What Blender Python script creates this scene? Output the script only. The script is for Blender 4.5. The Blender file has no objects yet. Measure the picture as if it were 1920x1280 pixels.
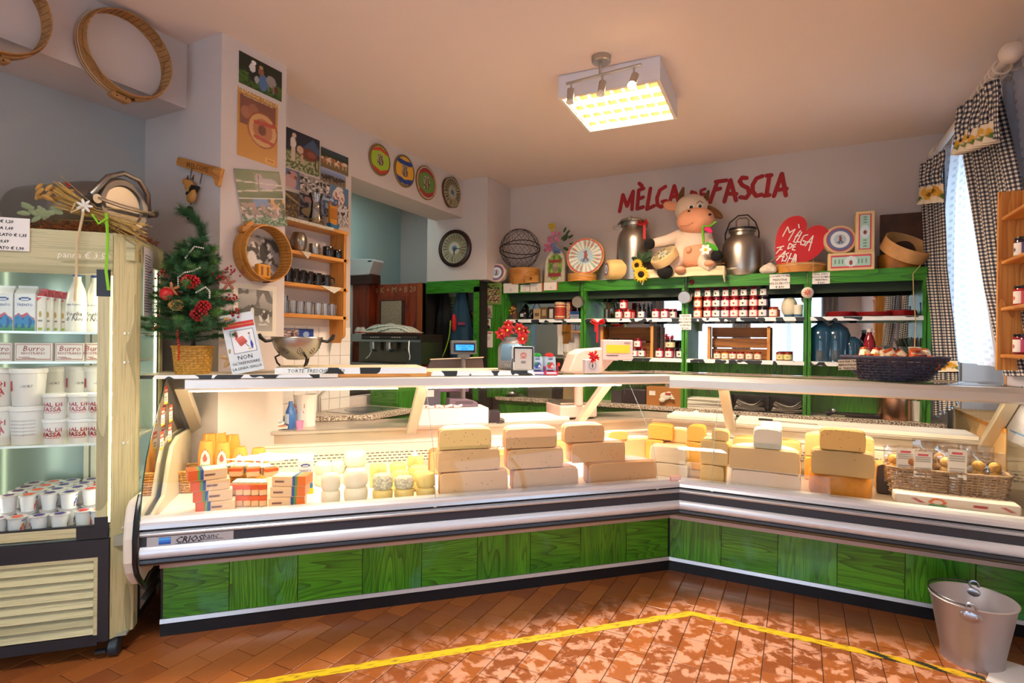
import bpy, math, random
from math import sin, cos, pi, radians, sqrt
from mathutils import Vector, Matrix, noise
random.seed(7)
SC = bpy.context.scene
COL = SC.collection

# ------------------------------------------------------------------ camera
FPX, CAMH, KR = 1055.0, 1.40, 0.011
YAW = radians(27.1)
CF = Vector((-sin(YAW), cos(YAW), 0)); CR = Vector((cos(YAW), sin(YAW), 0)); CZ = Vector((0, 0, 1))
cd = bpy.data.cameras.new('camera'); cd.lens = FPX / 1920 * 36; cd.sensor_width = 36; cd.clip_start = .05
cam = bpy.data.objects.new('camera', cd); COL.objects.link(cam)
_cx = (CR + KR * CZ).normalized(); _cy = (CZ - KR * CR).normalized(); _cz = -CF
cam.matrix_world = Matrix(((_cx.x, _cy.x, _cz.x, 0), (_cx.y, _cy.y, _cz.y, 0), (_cx.z, _cy.z, _cz.z, CAMH), (0, 0, 0, 1)))
SC.camera = cam
# ------------------------------------------------------------------ exposure, world, lights
vs = SC.view_settings
vs.view_transform = 'Standard'; vs.look = 'None'; vs.gamma = 1; vs.use_curve_mapping = False
vs.exposure = 0.35
W = bpy.data.worlds.new('daylight'); SC.world = W; W.use_nodes = True
_bg = W.node_tree.nodes['Background']; _bg.inputs[0].default_value = (.62, .78, 1, 1); _bg.inputs[1].default_value = 2.2


def area(name, loc, rot, sx, sy, power, col, spread=180):
    l = bpy.data.lights.new(name, 'AREA'); l.shape = 'RECTANGLE'; l.size = sx; l.size_y = sy
    l.energy = power; l.color = col; l.spread = radians(spread)
    o = bpy.data.objects.new(name, l); COL.objects.link(o); o.location = loc; o.rotation_euler = rot
    return o


# daylight entering by the shop window and glazed door behind the photographer and by the curtained window
area('daylight_front_window', (-1.15, -2.0, 1.5), (radians(90), 0, 0), 3.4, 2.5, 105, (.80, .90, 1))
area('daylight_side_window', (1.42, 4.45, 1.75), (0, radians(90), 0), 1.7, 1.4, 26, (.72, .86, 1))
# the fluorescent ceiling panel, the case tubes
area('ceiling_panel_light', (-1.05, 3.55, 2.945), (0, 0, 0), .56, .56, 125, (1, .77, .56))
area('added_fill_panel_light', (-1.05, .35, 2.945), (0, 0, 0), .56, .56, 72, (1, .92, .83))  # added fill lamp out of view, brightens the cheese fronts and the floor


# ------------------------------------------------------------------ frames: local x = right, y = away, z = up
class Frame:
    def __init__(s, ox, oy, deg):
        s.o = Vector((ox, oy, 0)); s.rz = radians(deg)
        s.et = Vector((cos(s.rz), sin(s.rz), 0)); s.es = Vector((-sin(s.rz), cos(s.rz), 0))

    def w(s, t, d, z=0):
        return s.o + s.et * t + s.es * d + CZ * z

    def at(self, x, y, **k):
        x -= 960; y -= 640; n = sqrt(1 + KR * KR); u = (x + KR * y) / n; v = (-KR * x + y) / n
        r = CR * (u / FPX) + CF - CZ * (v / FPX); c = Vector((0, 0, CAMH)); q = c - self.o
        if 'z' in k: m = (k['z'] - CAMH) / r.z
        elif 's' in k: m = (k['s'] - q.dot(self.es)) / r.dot(self.es)
        else: m = (k['t'] - q.dot(self.et)) / r.dot(self.et)
        p = q + r * m
        return Vector((p.dot(self.et), p.dot(self.es), c.z + r.z * m))

    def face(s, x0, yt, x1, yb, d):       # extent of an outline seen on the plane s=d: t0,t1,z0,z1
        ym = (yt + yb) / 2; xm = (x0 + x1) / 2
        return s.at(x0, ym, s=d).x, s.at(x1, ym, s=d).x, s.at(xm, yb, s=d).z, s.at(xm, yt, s=d).z


FL = Frame(-2.13, 2.13, 45)      # left wing of the counter, s=0 at the plinth
FR = Frame(-.71, 3.55, 0)        # right wing
FW = Frame(0, 0, 0)              # world, s = Y
FV = Frame(0, 0, 90)             # things on the left wall, t = Y, s = -X
FQ = Frame(0, 0, -90)            # things on the right wall, t = -Y, s = X


# ------------------------------------------------------------------ materials
def lin(c):
    if isinstance(c, str):
        c = c.lstrip('#'); c = tuple(int(c[i:i + 2], 16) / 255 for i in (0, 2, 4))
    return tuple(((v + .055) / 1.055) ** 2.4 if v > .04045 else v / 12.92 for v in c[:3])


_MC = {}


def nm(name):
    m = bpy.data.materials.new(name); m.use_nodes = True
    nt = m.node_tree; b = nt.nodes['Principled BSDF']
    return m, nt, b


def C(col, rough=.6, metal=0, bump=0, bs=60, spec=.5, var=0, emit=0, coat=0, trans=0):
    k = (col, rough, metal, bump, bs, spec, var, emit, coat, trans)
    if k in _MC: return _MC[k]
    m, nt, b = nm('mat_' + str(len(_MC)))
    b.inputs['Base Color'].default_value = (*lin(col), 1)
    b.inputs['Roughness'].default_value = rough; b.inputs['Metallic'].default_value = metal
    b.inputs['Specular IOR Level'].default_value = spec
    if coat: b.inputs['Coat Weight'].default_value = coat; b.inputs['Coat Roughness'].default_value = .08
    if trans: b.inputs['Transmission Weight'].default_value = trans
    if emit: b.inputs['Emission Color'].default_value = (*lin(col), 1); b.inputs['Emission Strength'].default_value = emit
    if bump or var:
        tc = nt.nodes.new('ShaderNodeTexCoord'); n = nt.nodes.new('ShaderNodeTexNoise'); n.inputs['Scale'].default_value = bs
        n.inputs['Detail'].default_value = 6
        nt.links.new(tc.outputs['Object'], n.inputs['Vector'])
        if bump:
            bp = nt.nodes.new('ShaderNodeBump'); bp.inputs['Strength'].default_value = bump; bp.inputs['Distance'].default_value = .01
            nt.links.new(n.outputs['Fac'], bp.inputs['Height']); nt.links.new(bp.outputs[0], b.inputs['Normal'])
        if var:
            r = nt.nodes.new('ShaderNodeValToRGB'); L0 = lin(col)
            r.color_ramp.elements[0].position = .3; r.color_ramp.elements[1].position = .7
            r.color_ramp.elements[0].color = (*[c * (1 - var) for c in L0], 1)
            r.color_ramp.elements[1].color = (*[min(1, c * (1 + var * .6)) for c in L0], 1)
            nt.links.new(n.outputs['Fac'], r.inputs[0]); nt.links.new(r.outputs[0], b.inputs['Base Color'])
    _MC[k] = m
    return m


def ramp(nt, src, stops):
    r = nt.nodes.new('ShaderNodeValToRGB'); e = r.color_ramp.elements
    while len(e) < len(stops): e.new(.5)
    for i, (p, c) in enumerate(stops):
        e[i].position = p; e[i].color = (*lin(c), 1)
    nt.links.new(src, r.inputs[0])
    return r.outputs[0]


def mapping(nt, scale=(1, 1, 1), rot=(0, 0, 0), loc=(0, 0, 0), coord='Object', rand=0):
    tc = nt.nodes.new('ShaderNodeTexCoord'); mp = nt.nodes.new('ShaderNodeMapping')
    mp.inputs['Scale'].default_value = scale; mp.inputs['Rotation'].default_value = rot; mp.inputs['Location'].default_value = loc
    src = tc.outputs[coord]
    if rand:
        oi = nt.nodes.new('ShaderNodeObjectInfo'); mu = nt.nodes.new('ShaderNodeMath'); mu.operation = 'MULTIPLY'; mu.inputs[1].default_value = rand
        nt.links.new(oi.outputs['Random'], mu.inputs[0]); va = nt.nodes.new('ShaderNodeVectorMath'); va.operation = 'ADD'
        nt.links.new(src, va.inputs[0]); nt.links.new(mu.outputs[0], va.inputs[1]); src = va.outputs[0]
    nt.links.new(src, mp.inputs[0])
    return mp.outputs[0]


def texnoise(nt, vec, scale, detail=4, dist=0, rough=.5):
    n = nt.nodes.new('ShaderNodeTexNoise'); n.inputs['Scale'].default_value = scale; n.inputs['Detail'].default_value = detail
    n.inputs['Distortion'].default_value = dist; n.inputs['Roughness'].default_value = rough
    nt.links.new(vec, n.inputs['Vector'])
    return n.outputs['Fac']


def math_(nt, op, a, b=0.0):
    m = nt.nodes.new('ShaderNodeMath'); m.operation = op
    for i, v in enumerate((a, b)):
        if hasattr(v, 'links'): nt.links.new(v, m.inputs[i])
        else: m.inputs[i].default_value = v
    return m.outputs[0]


def mixc(nt, fac, a, b, mode='MIX'):
    m = nt.nodes.new('ShaderNodeMix'); m.data_type = 'RGBA'; m.blend_type = mode
    for i, v in ((0, fac), (6, a), (7, b)):
        if hasattr(v, 'links'): nt.links.new(v, m.inputs[i])
        elif i == 0: m.inputs[0].default_value = v
        else: m.inputs[i].default_value = (*lin(v), 1)
    return m.outputs[2]


def bumpn(nt, b, h, strength=.3, dist=.01):
    bp = nt.nodes.new('ShaderNodeBump'); bp.inputs['Strength'].default_value = strength; bp.inputs['Distance'].default_value = dist
    nt.links.new(h, bp.inputs['Height']); nt.links.new(bp.outputs[0], b.inputs['Normal'])


def wood(name, cols, axis='x', sc=1.0, rough=.45, grain=1.0, rand=7.0, worn=None, coat=0):
    """cols dark..light; grain runs along axis; cathedral rings from distorted bands"""
    if name in _MC: return _MC[name]
    m, nt, b = nm(name)
    s = {'x': (.12, 1, 1), 'y': (1, .12, 1), 'z': (1, 1, .12)}[axis]
    v = mapping(nt, scale=s, rand=rand)
    n1 = texnoise(nt, v, 4.2 * sc, 2, .6)
    rings = math_(nt, 'FRACT', math_(nt, 'MULTIPLY', n1, 22 * grain))
    sharp = math_(nt, 'POWER', rings, 3)
    s2 = {'x': (.02, 1, 1), 'y': (1, .02, 1), 'z': (1, 1, .02)}[axis]
    v2 = mapping(nt, scale=s2, rand=rand)
    n2 = texnoise(nt, v2, 160 * sc, 3)
    base = ramp(nt, n1, [(.3, cols[1]), (.7, cols[2])])
    c = mixc(nt, math_(nt, 'MULTIPLY', sharp, .8), base, cols[0])
    c = mixc(nt, math_(nt, 'MULTIPLY', math_(nt, 'GREATER_THAN', n2, .56), .42), c, cols[0])
    if worn:
        n3 = texnoise(nt, mapping(nt, rand=rand), 3.1, 5, .3, .6)
        k = math_(nt, 'MULTIPLY', math_(nt, 'MAXIMUM', math_(nt, 'SUBTRACT', n3, .56), 0), 3.0)
        k = math_(nt, 'MINIMUM', k, .35)
        c = mixc(nt, k, c, worn)
    nt.links.new(c, b.inputs['Base Color']); b.inputs['Roughness'].default_value = rough
    if coat: b.inputs['Coat Weight'].default_value = coat; b.inputs['Coat Roughness'].default_value = .12
    bumpn(nt, b, n2, .12, .004)
    _MC[name] = m
    return m


def mat_cow():
    m, nt, b = nm('cow_patches')
    v = mapping(nt, scale=(1, 1, 1.0), rand=3)
    n = texnoise(nt, v, 11, 1, .2)
    nt.links.new(ramp(nt, n, [(.52, '#e9eef2'), (.53, '#1d2329')]), b.inputs['Base Color']); b.inputs['Roughness'].default_value = .4
    return m


def mat_granite():
    m, nt, b = nm('granite')
    v = mapping(nt)
    n = texnoise(nt, v, 130, 3)
    nt.links.new(ramp(nt, n, [(.38, '#2b2825'), (.45, '#8a7668'), (.52, '#c9b8a4'), (.62, '#efe4d4')]), b.inputs['Base Color'])
    b.inputs['Roughness'].default_value = .3
    return m


def mat_tile():
    m, nt, b = nm('terracotta_tile')
    tc = nt.nodes.new('ShaderNodeTexCoord'); geo = nt.nodes.new('ShaderNodeNewGeometry')
    oi = nt.nodes.new('ShaderNodeObjectInfo')
    n1 = texnoise(nt, geo.outputs['Position'], 13, 8, .25, .62)
    n2 = texnoise(nt, geo.outputs['Position'], 38, 4)
    n3 = texnoise(nt, geo.outputs['Position'], 1.3, 2)
    base = ramp(nt, oi.outputs['Random'], [(0, '#854a28'), (.5, '#96562a'), (1, '#a66230')])
    base = mixc(nt, math_(nt, 'MULTIPLY', n2, .25), base, '#7a3f22')
    # dried footprints and chalky dust on the walked area
    d = math_(nt, 'MINIMUM', math_(nt, 'MAXIMUM', math_(nt, 'MULTIPLY', math_(nt, 'SUBTRACT', n1, .49), 16), 0), 1)
    sp = nt.nodes.new('ShaderNodeSeparateXYZ'); nt.links.new(geo.outputs['Position'], sp.inputs[0])
    # distance in front of the counter: worn area starts ~0.35 m out
    dl = math_(nt, 'DIVIDE', math_(nt, 'SUBTRACT', math_(nt, 'ADD', sp.outputs[0], 4.26), sp.outputs[1]), 1.414)
    dr = math_(nt, 'SUBTRACT', 3.55, sp.outputs[1])
    dd = math_(nt, 'MINIMUM', dl, dr)
    walk = math_(nt, 'MINIMUM', math_(nt, 'MAXIMUM', math_(nt, 'MULTIPLY', math_(nt, 'SUBTRACT', dd, .2), 3.5), 0), 1)
    xf = math_(nt, 'MINIMUM', math_(nt, 'MAXIMUM', math_(nt, 'MULTIPLY', math_(nt, 'ADD', sp.outputs[0], 1.9), 1.2), 0), 1)
    d = math_(nt, 'MULTIPLY', math_(nt, 'MULTIPLY', d, walk), math_(nt, 'MULTIPLY', xf, .7))
    c = mixc(nt, d, base, '#cf9f86')
    nt.links.new(c, b.inputs['Base Color'])
    nt.links.new(math_(nt, 'ADD', .30, math_(nt, 'MULTIPLY', d, .45)), b.inputs['Roughness'])
    bumpn(nt, b, n2, .08, .004)
    return m


def mat_gingham():
    m, nt, b = nm('gingham_cloth')
    tc = nt.nodes.new('ShaderNodeTexCoord'); sp = nt.nodes.new('ShaderNodeSeparateXYZ'); nt.links.new(tc.outputs['UV'], sp.inputs[0])
    a = math_(nt, 'LESS_THAN', math_(nt, 'FRACT', math_(nt, 'MULTIPLY', sp.outputs[0], 46)), .5)
    c = math_(nt, 'LESS_THAN', math_(nt, 'FRACT', math_(nt, 'MULTIPLY', sp.outputs[1], 46)), .5)
    s = math_(nt, 'MULTIPLY', math_(nt, 'ADD', a, c), .5)
    nt.links.new(ramp(nt, s, [(0, '#ddd5c6'), (.5, '#5d6270'), (1, '#15192b')]), b.inputs['Base Color'])
    nt.nodes[-1].color_ramp.interpolation = 'LINEAR'
    b.inputs['Roughness'].default_value = .9
    return m


def mat_lace():
    m, nt, b = nm('lace_cloth')
    out = nt.nodes['Material Output']
    b.inputs['Base Color'].default_value = (.86, .9, 1, 1); b.inputs['Roughness'].default_value = .9
    tl = nt.nodes.new('ShaderNodeBsdfTranslucent'); tl.inputs[0].default_value = (.86, .9, 1, 1)
    tr = nt.nodes.new('ShaderNodeBsdfTransparent')
    mx = nt.nodes.new('ShaderNodeMixShader'); mx.inputs[0].default_value = .6
    nt.links.new(b.outputs[0], mx.inputs[1]); nt.links.new(tl.outputs[0], mx.inputs[2])
    tc = nt.nodes.new('ShaderNodeTexCoord'); sp = nt.nodes.new('ShaderNodeSeparateXYZ'); nt.links.new(tc.outputs['UV'], sp.inputs[0])
    # columns of small flowers: openness from two sines, only inside narrow bands
    su = math_(nt, 'SINE', math_(nt, 'MULTIPLY', sp.outputs[0], 90)); sv = math_(nt, 'SINE', math_(nt, 'MULTIPLY', sp.outputs[1], 130))
    fl = math_(nt, 'GREATER_THAN', math_(nt, 'MULTIPLY', su, sv), .25)
    band = math_(nt, 'GREATER_THAN', math_(nt, 'SINE', math_(nt, 'MULTIPLY', sp.outputs[0], 30)), .2)
    mesh = math_(nt, 'GREATER_THAN', math_(nt, 'SINE', math_(nt, 'MULTIPLY', sp.outputs[1], 900)), .3)
    op = math_(nt, 'ADD', math_(nt, 'MULTIPLY', math_(nt, 'MULTIPLY', fl, band), .26), math_(nt, 'MULTIPLY', mesh, .08))
    m2 = nt.nodes.new('ShaderNodeMixShader'); nt.links.new(op, m2.inputs[0])
    nt.links.new(mx.outputs[0], m2.inputs[1]); nt.links.new(tr.outputs[0], m2.inputs[2]); nt.links.new(m2.outputs[0], out.inputs[0])
    return m


def mat_print(rough=.5):
    m, nt, b = nm('print')
    a = nt.nodes.new('ShaderNodeVertexColor'); a.layer_name = 'Col'
    nt.links.new(a.outputs[0], b.inputs['Base Color']); b.inputs['Roughness'].default_value = rough
    return m


def mat_glass(name, tint, refl=1.0, alpha=.06):
    """thin pane: mostly transparent with fresnel reflection"""
    m, nt, b = nm(name); out = nt.nodes['Material Output']
    tr = nt.nodes.new('ShaderNodeBsdfTransparent'); tr.inputs[0].default_value = (*tint, 1)
    gl = nt.nodes.new('ShaderNodeBsdfGlossy'); gl.inputs['Roughness'].default_value = .02
    fr = nt.nodes.new('ShaderNodeFresnel'); fr.inputs[0].default_value = 1.45
    f = math_(nt, 'ADD', math_(nt, 'MULTIPLY', fr.outputs[0], refl), alpha * .3)
    mx = nt.nodes.new('ShaderNodeMixShader'); nt.links.new(f, mx.inputs[0])
    nt.links.new(tr.outputs[0], mx.inputs[1]); nt.links.new(gl.outputs[0], mx.inputs[2]); nt.links.new(mx.outputs[0], out.inputs[0])
    return m


MCOW = mat_cow(); MGRAN = mat_granite(); MTILE = mat_tile(); MGING = mat_gingham(); MLACE = mat_lace()
MPRINT = mat_print(.55); MPRINTG = mat_print(.36)
MGLASS = mat_glass('pane_glass', (.97, .99, .98)); MGLASSF = mat_glass('fridge_glass', (.97, .99, .98), .35, 0); MGLASSJ = mat_glass('vessel_glass', (.93, .95, .96), 1.6, .25)
MPLAST = mat_glass('clear_film', (.9, .9, .93), 2.6, .5)
GREENS = ('#0c4206', '#338a14', '#56a820')
MGV = wood('green_wood_v', GREENS, 'z', 1.3, .32, worn='#5fae86', coat=.3)
MGH = wood('green_wood_h', GREENS, 'x', 1.3, .32, worn='#5fae86', coat=.3)
MGS = wood('green_shelf_wood', ('#0d4207', '#2e7d10', '#3f9418'), 'x', 1.0, .4)
MGSV = wood('green_shelf_wood_v', ('#0d4207', '#2e7d10', '#3f9418'), 'z', 1.0, .4)
MPINE = wood('pine', ('#a8621f', '#c98a3e', '#d99d4f'), 'x', .8, .45, .6)
MPINEZ = wood('pine_z', ('#a8621f', '#c98a3e', '#d99d4f'), 'z', .8, .45, .6)
MHOOP = wood('hoop_wood', ('#7a4f22', '#a87840', '#b88850'), 'x', .8, .55, .3); MBEECH = wood('beech', ('#9a5f1e', '#bb7d30', '#c78a3b'), 'x', .8, .5, .5)
MOAKF = wood('fridge_oak', ('#8f8a66', '#b8b389', '#c9c49b'), 'x', 1.4, .5, .12)
MOAKFZ = wood('fridge_oak_z', ('#8f8a66', '#b8b389', '#c9c49b'), 'z', 1.4, .5, .12)
MDOORW = wood('red_brown_wood', ('#3f1206', '#7c2d12', '#93391a'), 'z', .8, .35, .5)
MCRATE = wood('crate_wood', ('#4d2c10', '#8a5522', '#a36a30'), 'x', .8, .6, .6)
STEEL = C('#c9c9c6', .28, 1, .02, 40); STEELB = C('#b5b2ac', .38, 1, .05, 90)
ALU = C('#b9b9bd', .35, 1, .06, 30); WHITE = C('#ece9e2', .45); CREAM = C('#e8ddc8', .5); BLACK = C('#141416', .4)
DARK = C('#23252b', .35); PLW = C('#efefec', .35); NAVY = C('#1c3f8f', .4); RED = C('#c8161d', .45)


# ------------------------------------------------------------------ mesh builder
class M:
    def __init__(s):
        s.v = []; s.f = []; s.uv = {}; s.T = Matrix.Identity(4); s.c = {}

    def add(s, pts, faces):
        o = len(s.v); s.v += [tuple(s.T @ Vector(p)) for p in pts]; s.f += [tuple(o + i for i in f) for f in faces]
        return s

    def at(s, loc=(0, 0, 0), rot=(0, 0, 0), sc=(1, 1, 1)):
        s.T = Matrix.LocRotScale(Vector(loc), __import__('mathutils').Euler(rot), Vector(sc)); return s

    def box(s, x0, x1, y0, y1, z0, z1):
        return s.add([(x, y, z) for z in (z0, z1) for y in (y0, y1) for x in (x0, x1)],
                     [(0, 2, 3, 1), (4, 5, 7, 6), (0, 1, 5, 4), (2, 6, 7, 3), (0, 4, 6, 2), (1, 3, 7, 5)])

    def cbox(s, c, d):
        return s.box(c[0] - d[0] / 2, c[0] + d[0] / 2, c[1] - d[1] / 2, c[1] + d[1] / 2, c[2] - d[2] / 2, c[2] + d[2] / 2)

    def prism(s, pts, a, b, axis='z'):
        n = len(pts)
        def P(p, q):
            return {'z': (p[0], p[1], q), 'y': (p[0], q, p[1]), 'x': (q, p[0], p[1])}[axis]
        return s.add([P(p, a) for p in pts] + [P(p, b) for p in pts],
                     [tuple(range(n)), tuple(range(2 * n - 1, n - 1, -1))] + [(i, n + i, n + (i + 1) % n, (i + 1) % n) for i in range(n)])

    def lathe(s, prof, n=24, a0=0, a1=360, cap=False):
        full = abs(a1 - a0 - 360) < 1e-6; m = n if full else n + 1; pts = []; k = len(prof)
        for i in range(m):
            a = radians(a0 + (a1 - a0) * i / n)
            pts += [(r * cos(a), r * sin(a), z) for r, z in prof]
        fs = []
        for i in range(n):
            j = (i + 1) % m
            for q in range(k - 1): fs.append((i * k + q, j * k + q, j * k + q + 1, i * k + q + 1))
        if full:
            if prof[0][0] > 1e-5 and cap: fs.append(tuple(i * k for i in range(m))[::-1])
            if prof[-1][0] > 1e-5 and cap: fs.append(tuple(i * k + k - 1 for i in range(m)))
        return s.add(pts, fs)

    def cyl(s, r, z0, z1, n=20, r2=None):
        return s.lathe([(0, z0), (r, z0), (r if r2 is None else r2, z1), (0, z1)], n)

    def tube(s, path, r, n=8, closed=False, caps=True):
        P = [Vector(p) for p in path]; m = len(P); rr = r if isinstance(r, (list, tuple)) else [r] * m
        pts = []; prev = None
        for i in range(m):
            if closed: d = P[(i + 1) % m] - P[i - 1]
            else: d = P[min(i + 1, m - 1)] - P[max(i - 1, 0)]
            if d.length < 1e-9: d = Vector((0, 0, 1))
            d.normalize()
            if prev is None: u = d.orthogonal().normalized()
            else:
                u = prev - d * prev.dot(d); u = u.normalized() if u.length > 1e-6 else d.orthogonal().normalized()
            prev = u; w = d.cross(u)
            pts += [tuple(P[i] + (u * cos(2 * pi * j / n) + w * sin(2 * pi * j / n)) * rr[i]) for j in range(n)]
        fs = []
        for i in range(m if closed else m - 1):
            b = ((i + 1) % m) * n
            for j in range(n): fs.append((i * n + j, i * n + (j + 1) % n, b + (j + 1) % n, b + j))
        if not closed and caps: fs += [tuple(range(n))[::-1], tuple(range((m - 1) * n, m * n))]
        return s.add(pts, fs)

    def sph(s, c, r, nu=16, nv=10):
        if not isinstance(r, (list, tuple)): r = (r, r, r)
        pts = [(c[0], c[1], c[2] - r[2])]
        for j in range(1, nv):
            a = pi * j / nv
            pts += [(c[0] + r[0] * sin(a) * cos(2 * pi * i / nu), c[1] + r[1] * sin(a) * sin(2 * pi * i / nu), c[2] - r[2] * cos(a)) for i in range(nu)]
        pts.append((c[0], c[1], c[2] + r[2])); e = len(pts) - 1
        fs = [(0, 1 + (i + 1) % nu, 1 + i) for i in range(nu)]
        for j in range(nv - 2):
            for i in range(nu): fs.append((1 + j * nu + i, 1 + j * nu + (i + 1) % nu, 1 + (j + 1) * nu + (i + 1) % nu, 1 + (j + 1) * nu + i))
        b = 1 + (nv - 2) * nu
        fs += [(b + i, b + (i + 1) % nu, e) for i in range(nu)]
        return s.add(pts, fs)

    def grid(s, fn, nu, nv, uvs=(1, 1), col=None):
        o = len(s.v); pts = []
        for j in range(nv + 1):
            for i in range(nu + 1):
                u, v = i / nu, j / nv; pts.append(fn(u, v)); s.uv[o + j * (nu + 1) + i] = (u * uvs[0], v * uvs[1])
                if col: s.c[o + j * (nu + 1) + i] = col(u, v)
        w = nu + 1
        return s.add(pts, [(j * w + i, j * w + i + 1, (j + 1) * w + i + 1, (j + 1) * w + i) for j in range(nv) for i in range(nu)])

    def obj(s, name, mat, parent=None, smooth=False, bev=0, sub=0, label=None, thick=0, remesh=0, kind=None, off=1):
        me = bpy.data.meshes.new(name); me.from_pydata(s.v, [], s.f); me.update()
        if s.uv:
            ul = me.uv_layers.new(name='UV')
            for lp in me.loops: ul.data[lp.index].uv = s.uv.get(lp.vertex_index, (0, 0))
        if s.c:
            ca = me.color_attributes.new('Col', 'FLOAT_COLOR', 'POINT')
            for i, c in s.c.items(): ca.data[i].color = (*lin(c), 1)
        me.materials.append(mat)
        if smooth:
            me.shade_smooth()
            if smooth != 2:
                try: me.set_sharp_from_angle(angle=radians(40))
                except Exception: pass
        o = bpy.data.objects.new(name, me); COL.objects.link(o)
        if parent: o.parent = parent
        if thick:
            q = o.modifiers.new('thick', 'SOLIDIFY'); q.thickness = thick; q.offset = off
        if remesh:
            q = o.modifiers.new('join', 'REMESH'); q.mode = 'VOXEL'; q.voxel_size = remesh; q.use_smooth_shade = True
            q = o.modifiers.new('soft', 'SMOOTH'); q.iterations = 4
        if bev:
            q = o.modifiers.new('bevel', 'BEVEL'); q.width = bev; q.segments = 2; q.limit_method = 'ANGLE'; q.angle_limit = radians(40)
        if sub:
            q = o.modifiers.new('sub', 'SUBSURF'); q.levels = sub; q.render_levels = sub
        if label: o['label'] = label
        if kind: o['kind'] = kind
        return o


def tag(o, label, cat, group=None, kind=None):
    o['label'] = label; o['category'] = cat
    if group: o['group'] = group
    if kind: o['kind'] = kind
    return o


def thing(name, label, cat, loc=(0, 0, 0), rz=0, group=None, rot=None):
    o = bpy.data.objects.new(name, None); COL.objects.link(o); o.empty_display_size = .05
    o.location = loc; o.rotation_euler = rot if rot else (0, 0, rz)
    return tag(o, label, cat, group)


def fthing(fr, name, label, cat, t, s, z, group=None, rz=0, rot=None):
    r = (rot[0], rot[1], rot[2] + fr.rz) if rot else None
    return thing(name, label, cat, fr.w(t, s, z), fr.rz + rz, group, r)


def put(o, loc=None, rot=None):
    if loc is not None: o.location = loc
    if rot is not None: o.rotation_euler = rot
    return o


def dup(o, loc, rz=None, label=None, group=None, rot=None, scale=None):
    r = o.copy(); COL.objects.link(r); r.location = loc
    if rz is not None: r.rotation_euler = (0, 0, rz)
    if rot is not None: r.rotation_euler = rot
    if scale is not None: r.scale = scale if hasattr(scale, '__len__') else (scale,) * 3
    if label: r['label'] = label
    if group: r['group'] = group
    for ch in list(o.children):
        c = ch.copy(); COL.objects.link(c); c.parent = r
        for g in list(ch.children):
            d = g.copy(); COL.objects.link(d); d.parent = c
    return r


def struct(o):
    o['kind'] = 'structure'
    return o


ORD = ['first', 'second', 'third', 'fourth', 'fifth', 'sixth', 'seventh', 'eighth', 'ninth', 'tenth', 'eleventh', 'twelfth', 'thirteenth', 'fourteenth', 'fifteenth', 'sixteenth']


# ------------------------------------------------------------------ flat prints
def hexrgb(c):
    if not isinstance(c, str): return c
    c = c.lstrip('#'); return tuple(int(c[i:i + 2], 16) / 255 for i in (0, 2, 4))


def painter(bg, ops):
    bg = hexrgb(bg); ops = [tuple(hexrgb(x) if isinstance(x, str) and x.startswith('#') else x for x in o) for o in ops]
    def f(u, v):
        c = bg
        for o in ops:
            k = o[0]
            if k == 'r':
                if o[1] <= u <= o[3] and o[2] <= v <= o[4]: c = o[5]
            elif k == 'e':
                if ((u - o[1]) / o[3]) ** 2 + ((v - o[2]) / o[4]) ** 2 <= 1: c = o[5]
            elif k == 'ring':
                d = sqrt(((u - o[1]) / o[3]) ** 2 + ((v - o[2]) / o[4]) ** 2)
                if o[5] <= d <= 1: c = o[6]
            elif k == 'n':      # noise patches inside a rect
                if o[1] <= u <= o[3] and o[2] <= v <= o[4] and noise.noise(Vector((u * o[5] + o[6], v * o[5] * o[9], o[6]))) > o[7]: c = o[8]
            elif k == 'g':      # vertical gradient inside a rect
                if o[1] <= u <= o[3] and o[2] <= v <= o[4]:
                    q = (v - o[2]) / (o[4] - o[2]); c = tuple(a + (b - a) * q for a, b in zip(o[5], o[6]))
            elif k == 'l':
                ax, ay, bx, by, w = o[1:6]; dx, dy = bx - ax, by - ay; L = dx * dx + dy * dy + 1e-9
                q = max(0, min(1, ((u - ax) * dx + (v - ay) * dy) / L))
                if (u - ax - q * dx) ** 2 + (v - ay - q * dy) ** 2 <= w * w: c = o[6]
            elif k == 'ray':    # sunburst wedges between two radii
                d = sqrt((u - o[1]) ** 2 + (v - o[2]) ** 2)
                if o[3] <= d <= o[4]:
                    a = (math.atan2(v - o[2], u - o[1]) / (2 * pi) * o[5]) % 1
                    if a < o[6]: c = o[7]
            elif k == 'p':
                pts = o[1]; ins = False; j = len(pts) - 1
                for i in range(len(pts)):
                    xi, yi = pts[i]; xj, yj = pts[j]
                    if (yi > v) != (yj > v) and u < (xj - xi) * (v - yi) / (yj - yi) + xi: ins = not ins
                    j = i
                if ins: c = o[2]
        return c
    return f


def pr_rect(w, h, bg, ops, nx=40, ny=40, name='print', parent=None, y=0, gloss=False, curl=0):
    m = M(); f = painter(bg, ops)
    m.grid(lambda u, v: ((u - .5) * w, y - curl * (2 * u - 1) ** 2 * w, v * h), nx, ny, col=f)
    return m.obj(name, MPRINTG if gloss else MPRINT, parent)


def pr_disc(r, bg, ops, n=48, k=14, name='print', parent=None, y=0, gloss=False, r0=0):
    """disc in the local xz plane, centre at z=0"""
    m = M(); f = painter(bg, ops); pts = []
    for j in range(k + 1):
        q = r0 + (1 - r0) * j / k
        for i in range(n):
            a = 2 * pi * i / n; x, z = q * cos(a), q * sin(a)
            pts.append((x * r, y, z * r)); m.c[len(pts) - 1] = f(.5 + x / 2, .5 + z / 2)
    m.add(pts, [(j * n + i, j * n + (i + 1) % n, (j + 1) * n + (i + 1) % n, (j + 1) * n + i) for j in range(k) for i in range(n)])
    return m.obj(name, MPRINTG if gloss else MPRINT, parent)


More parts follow.
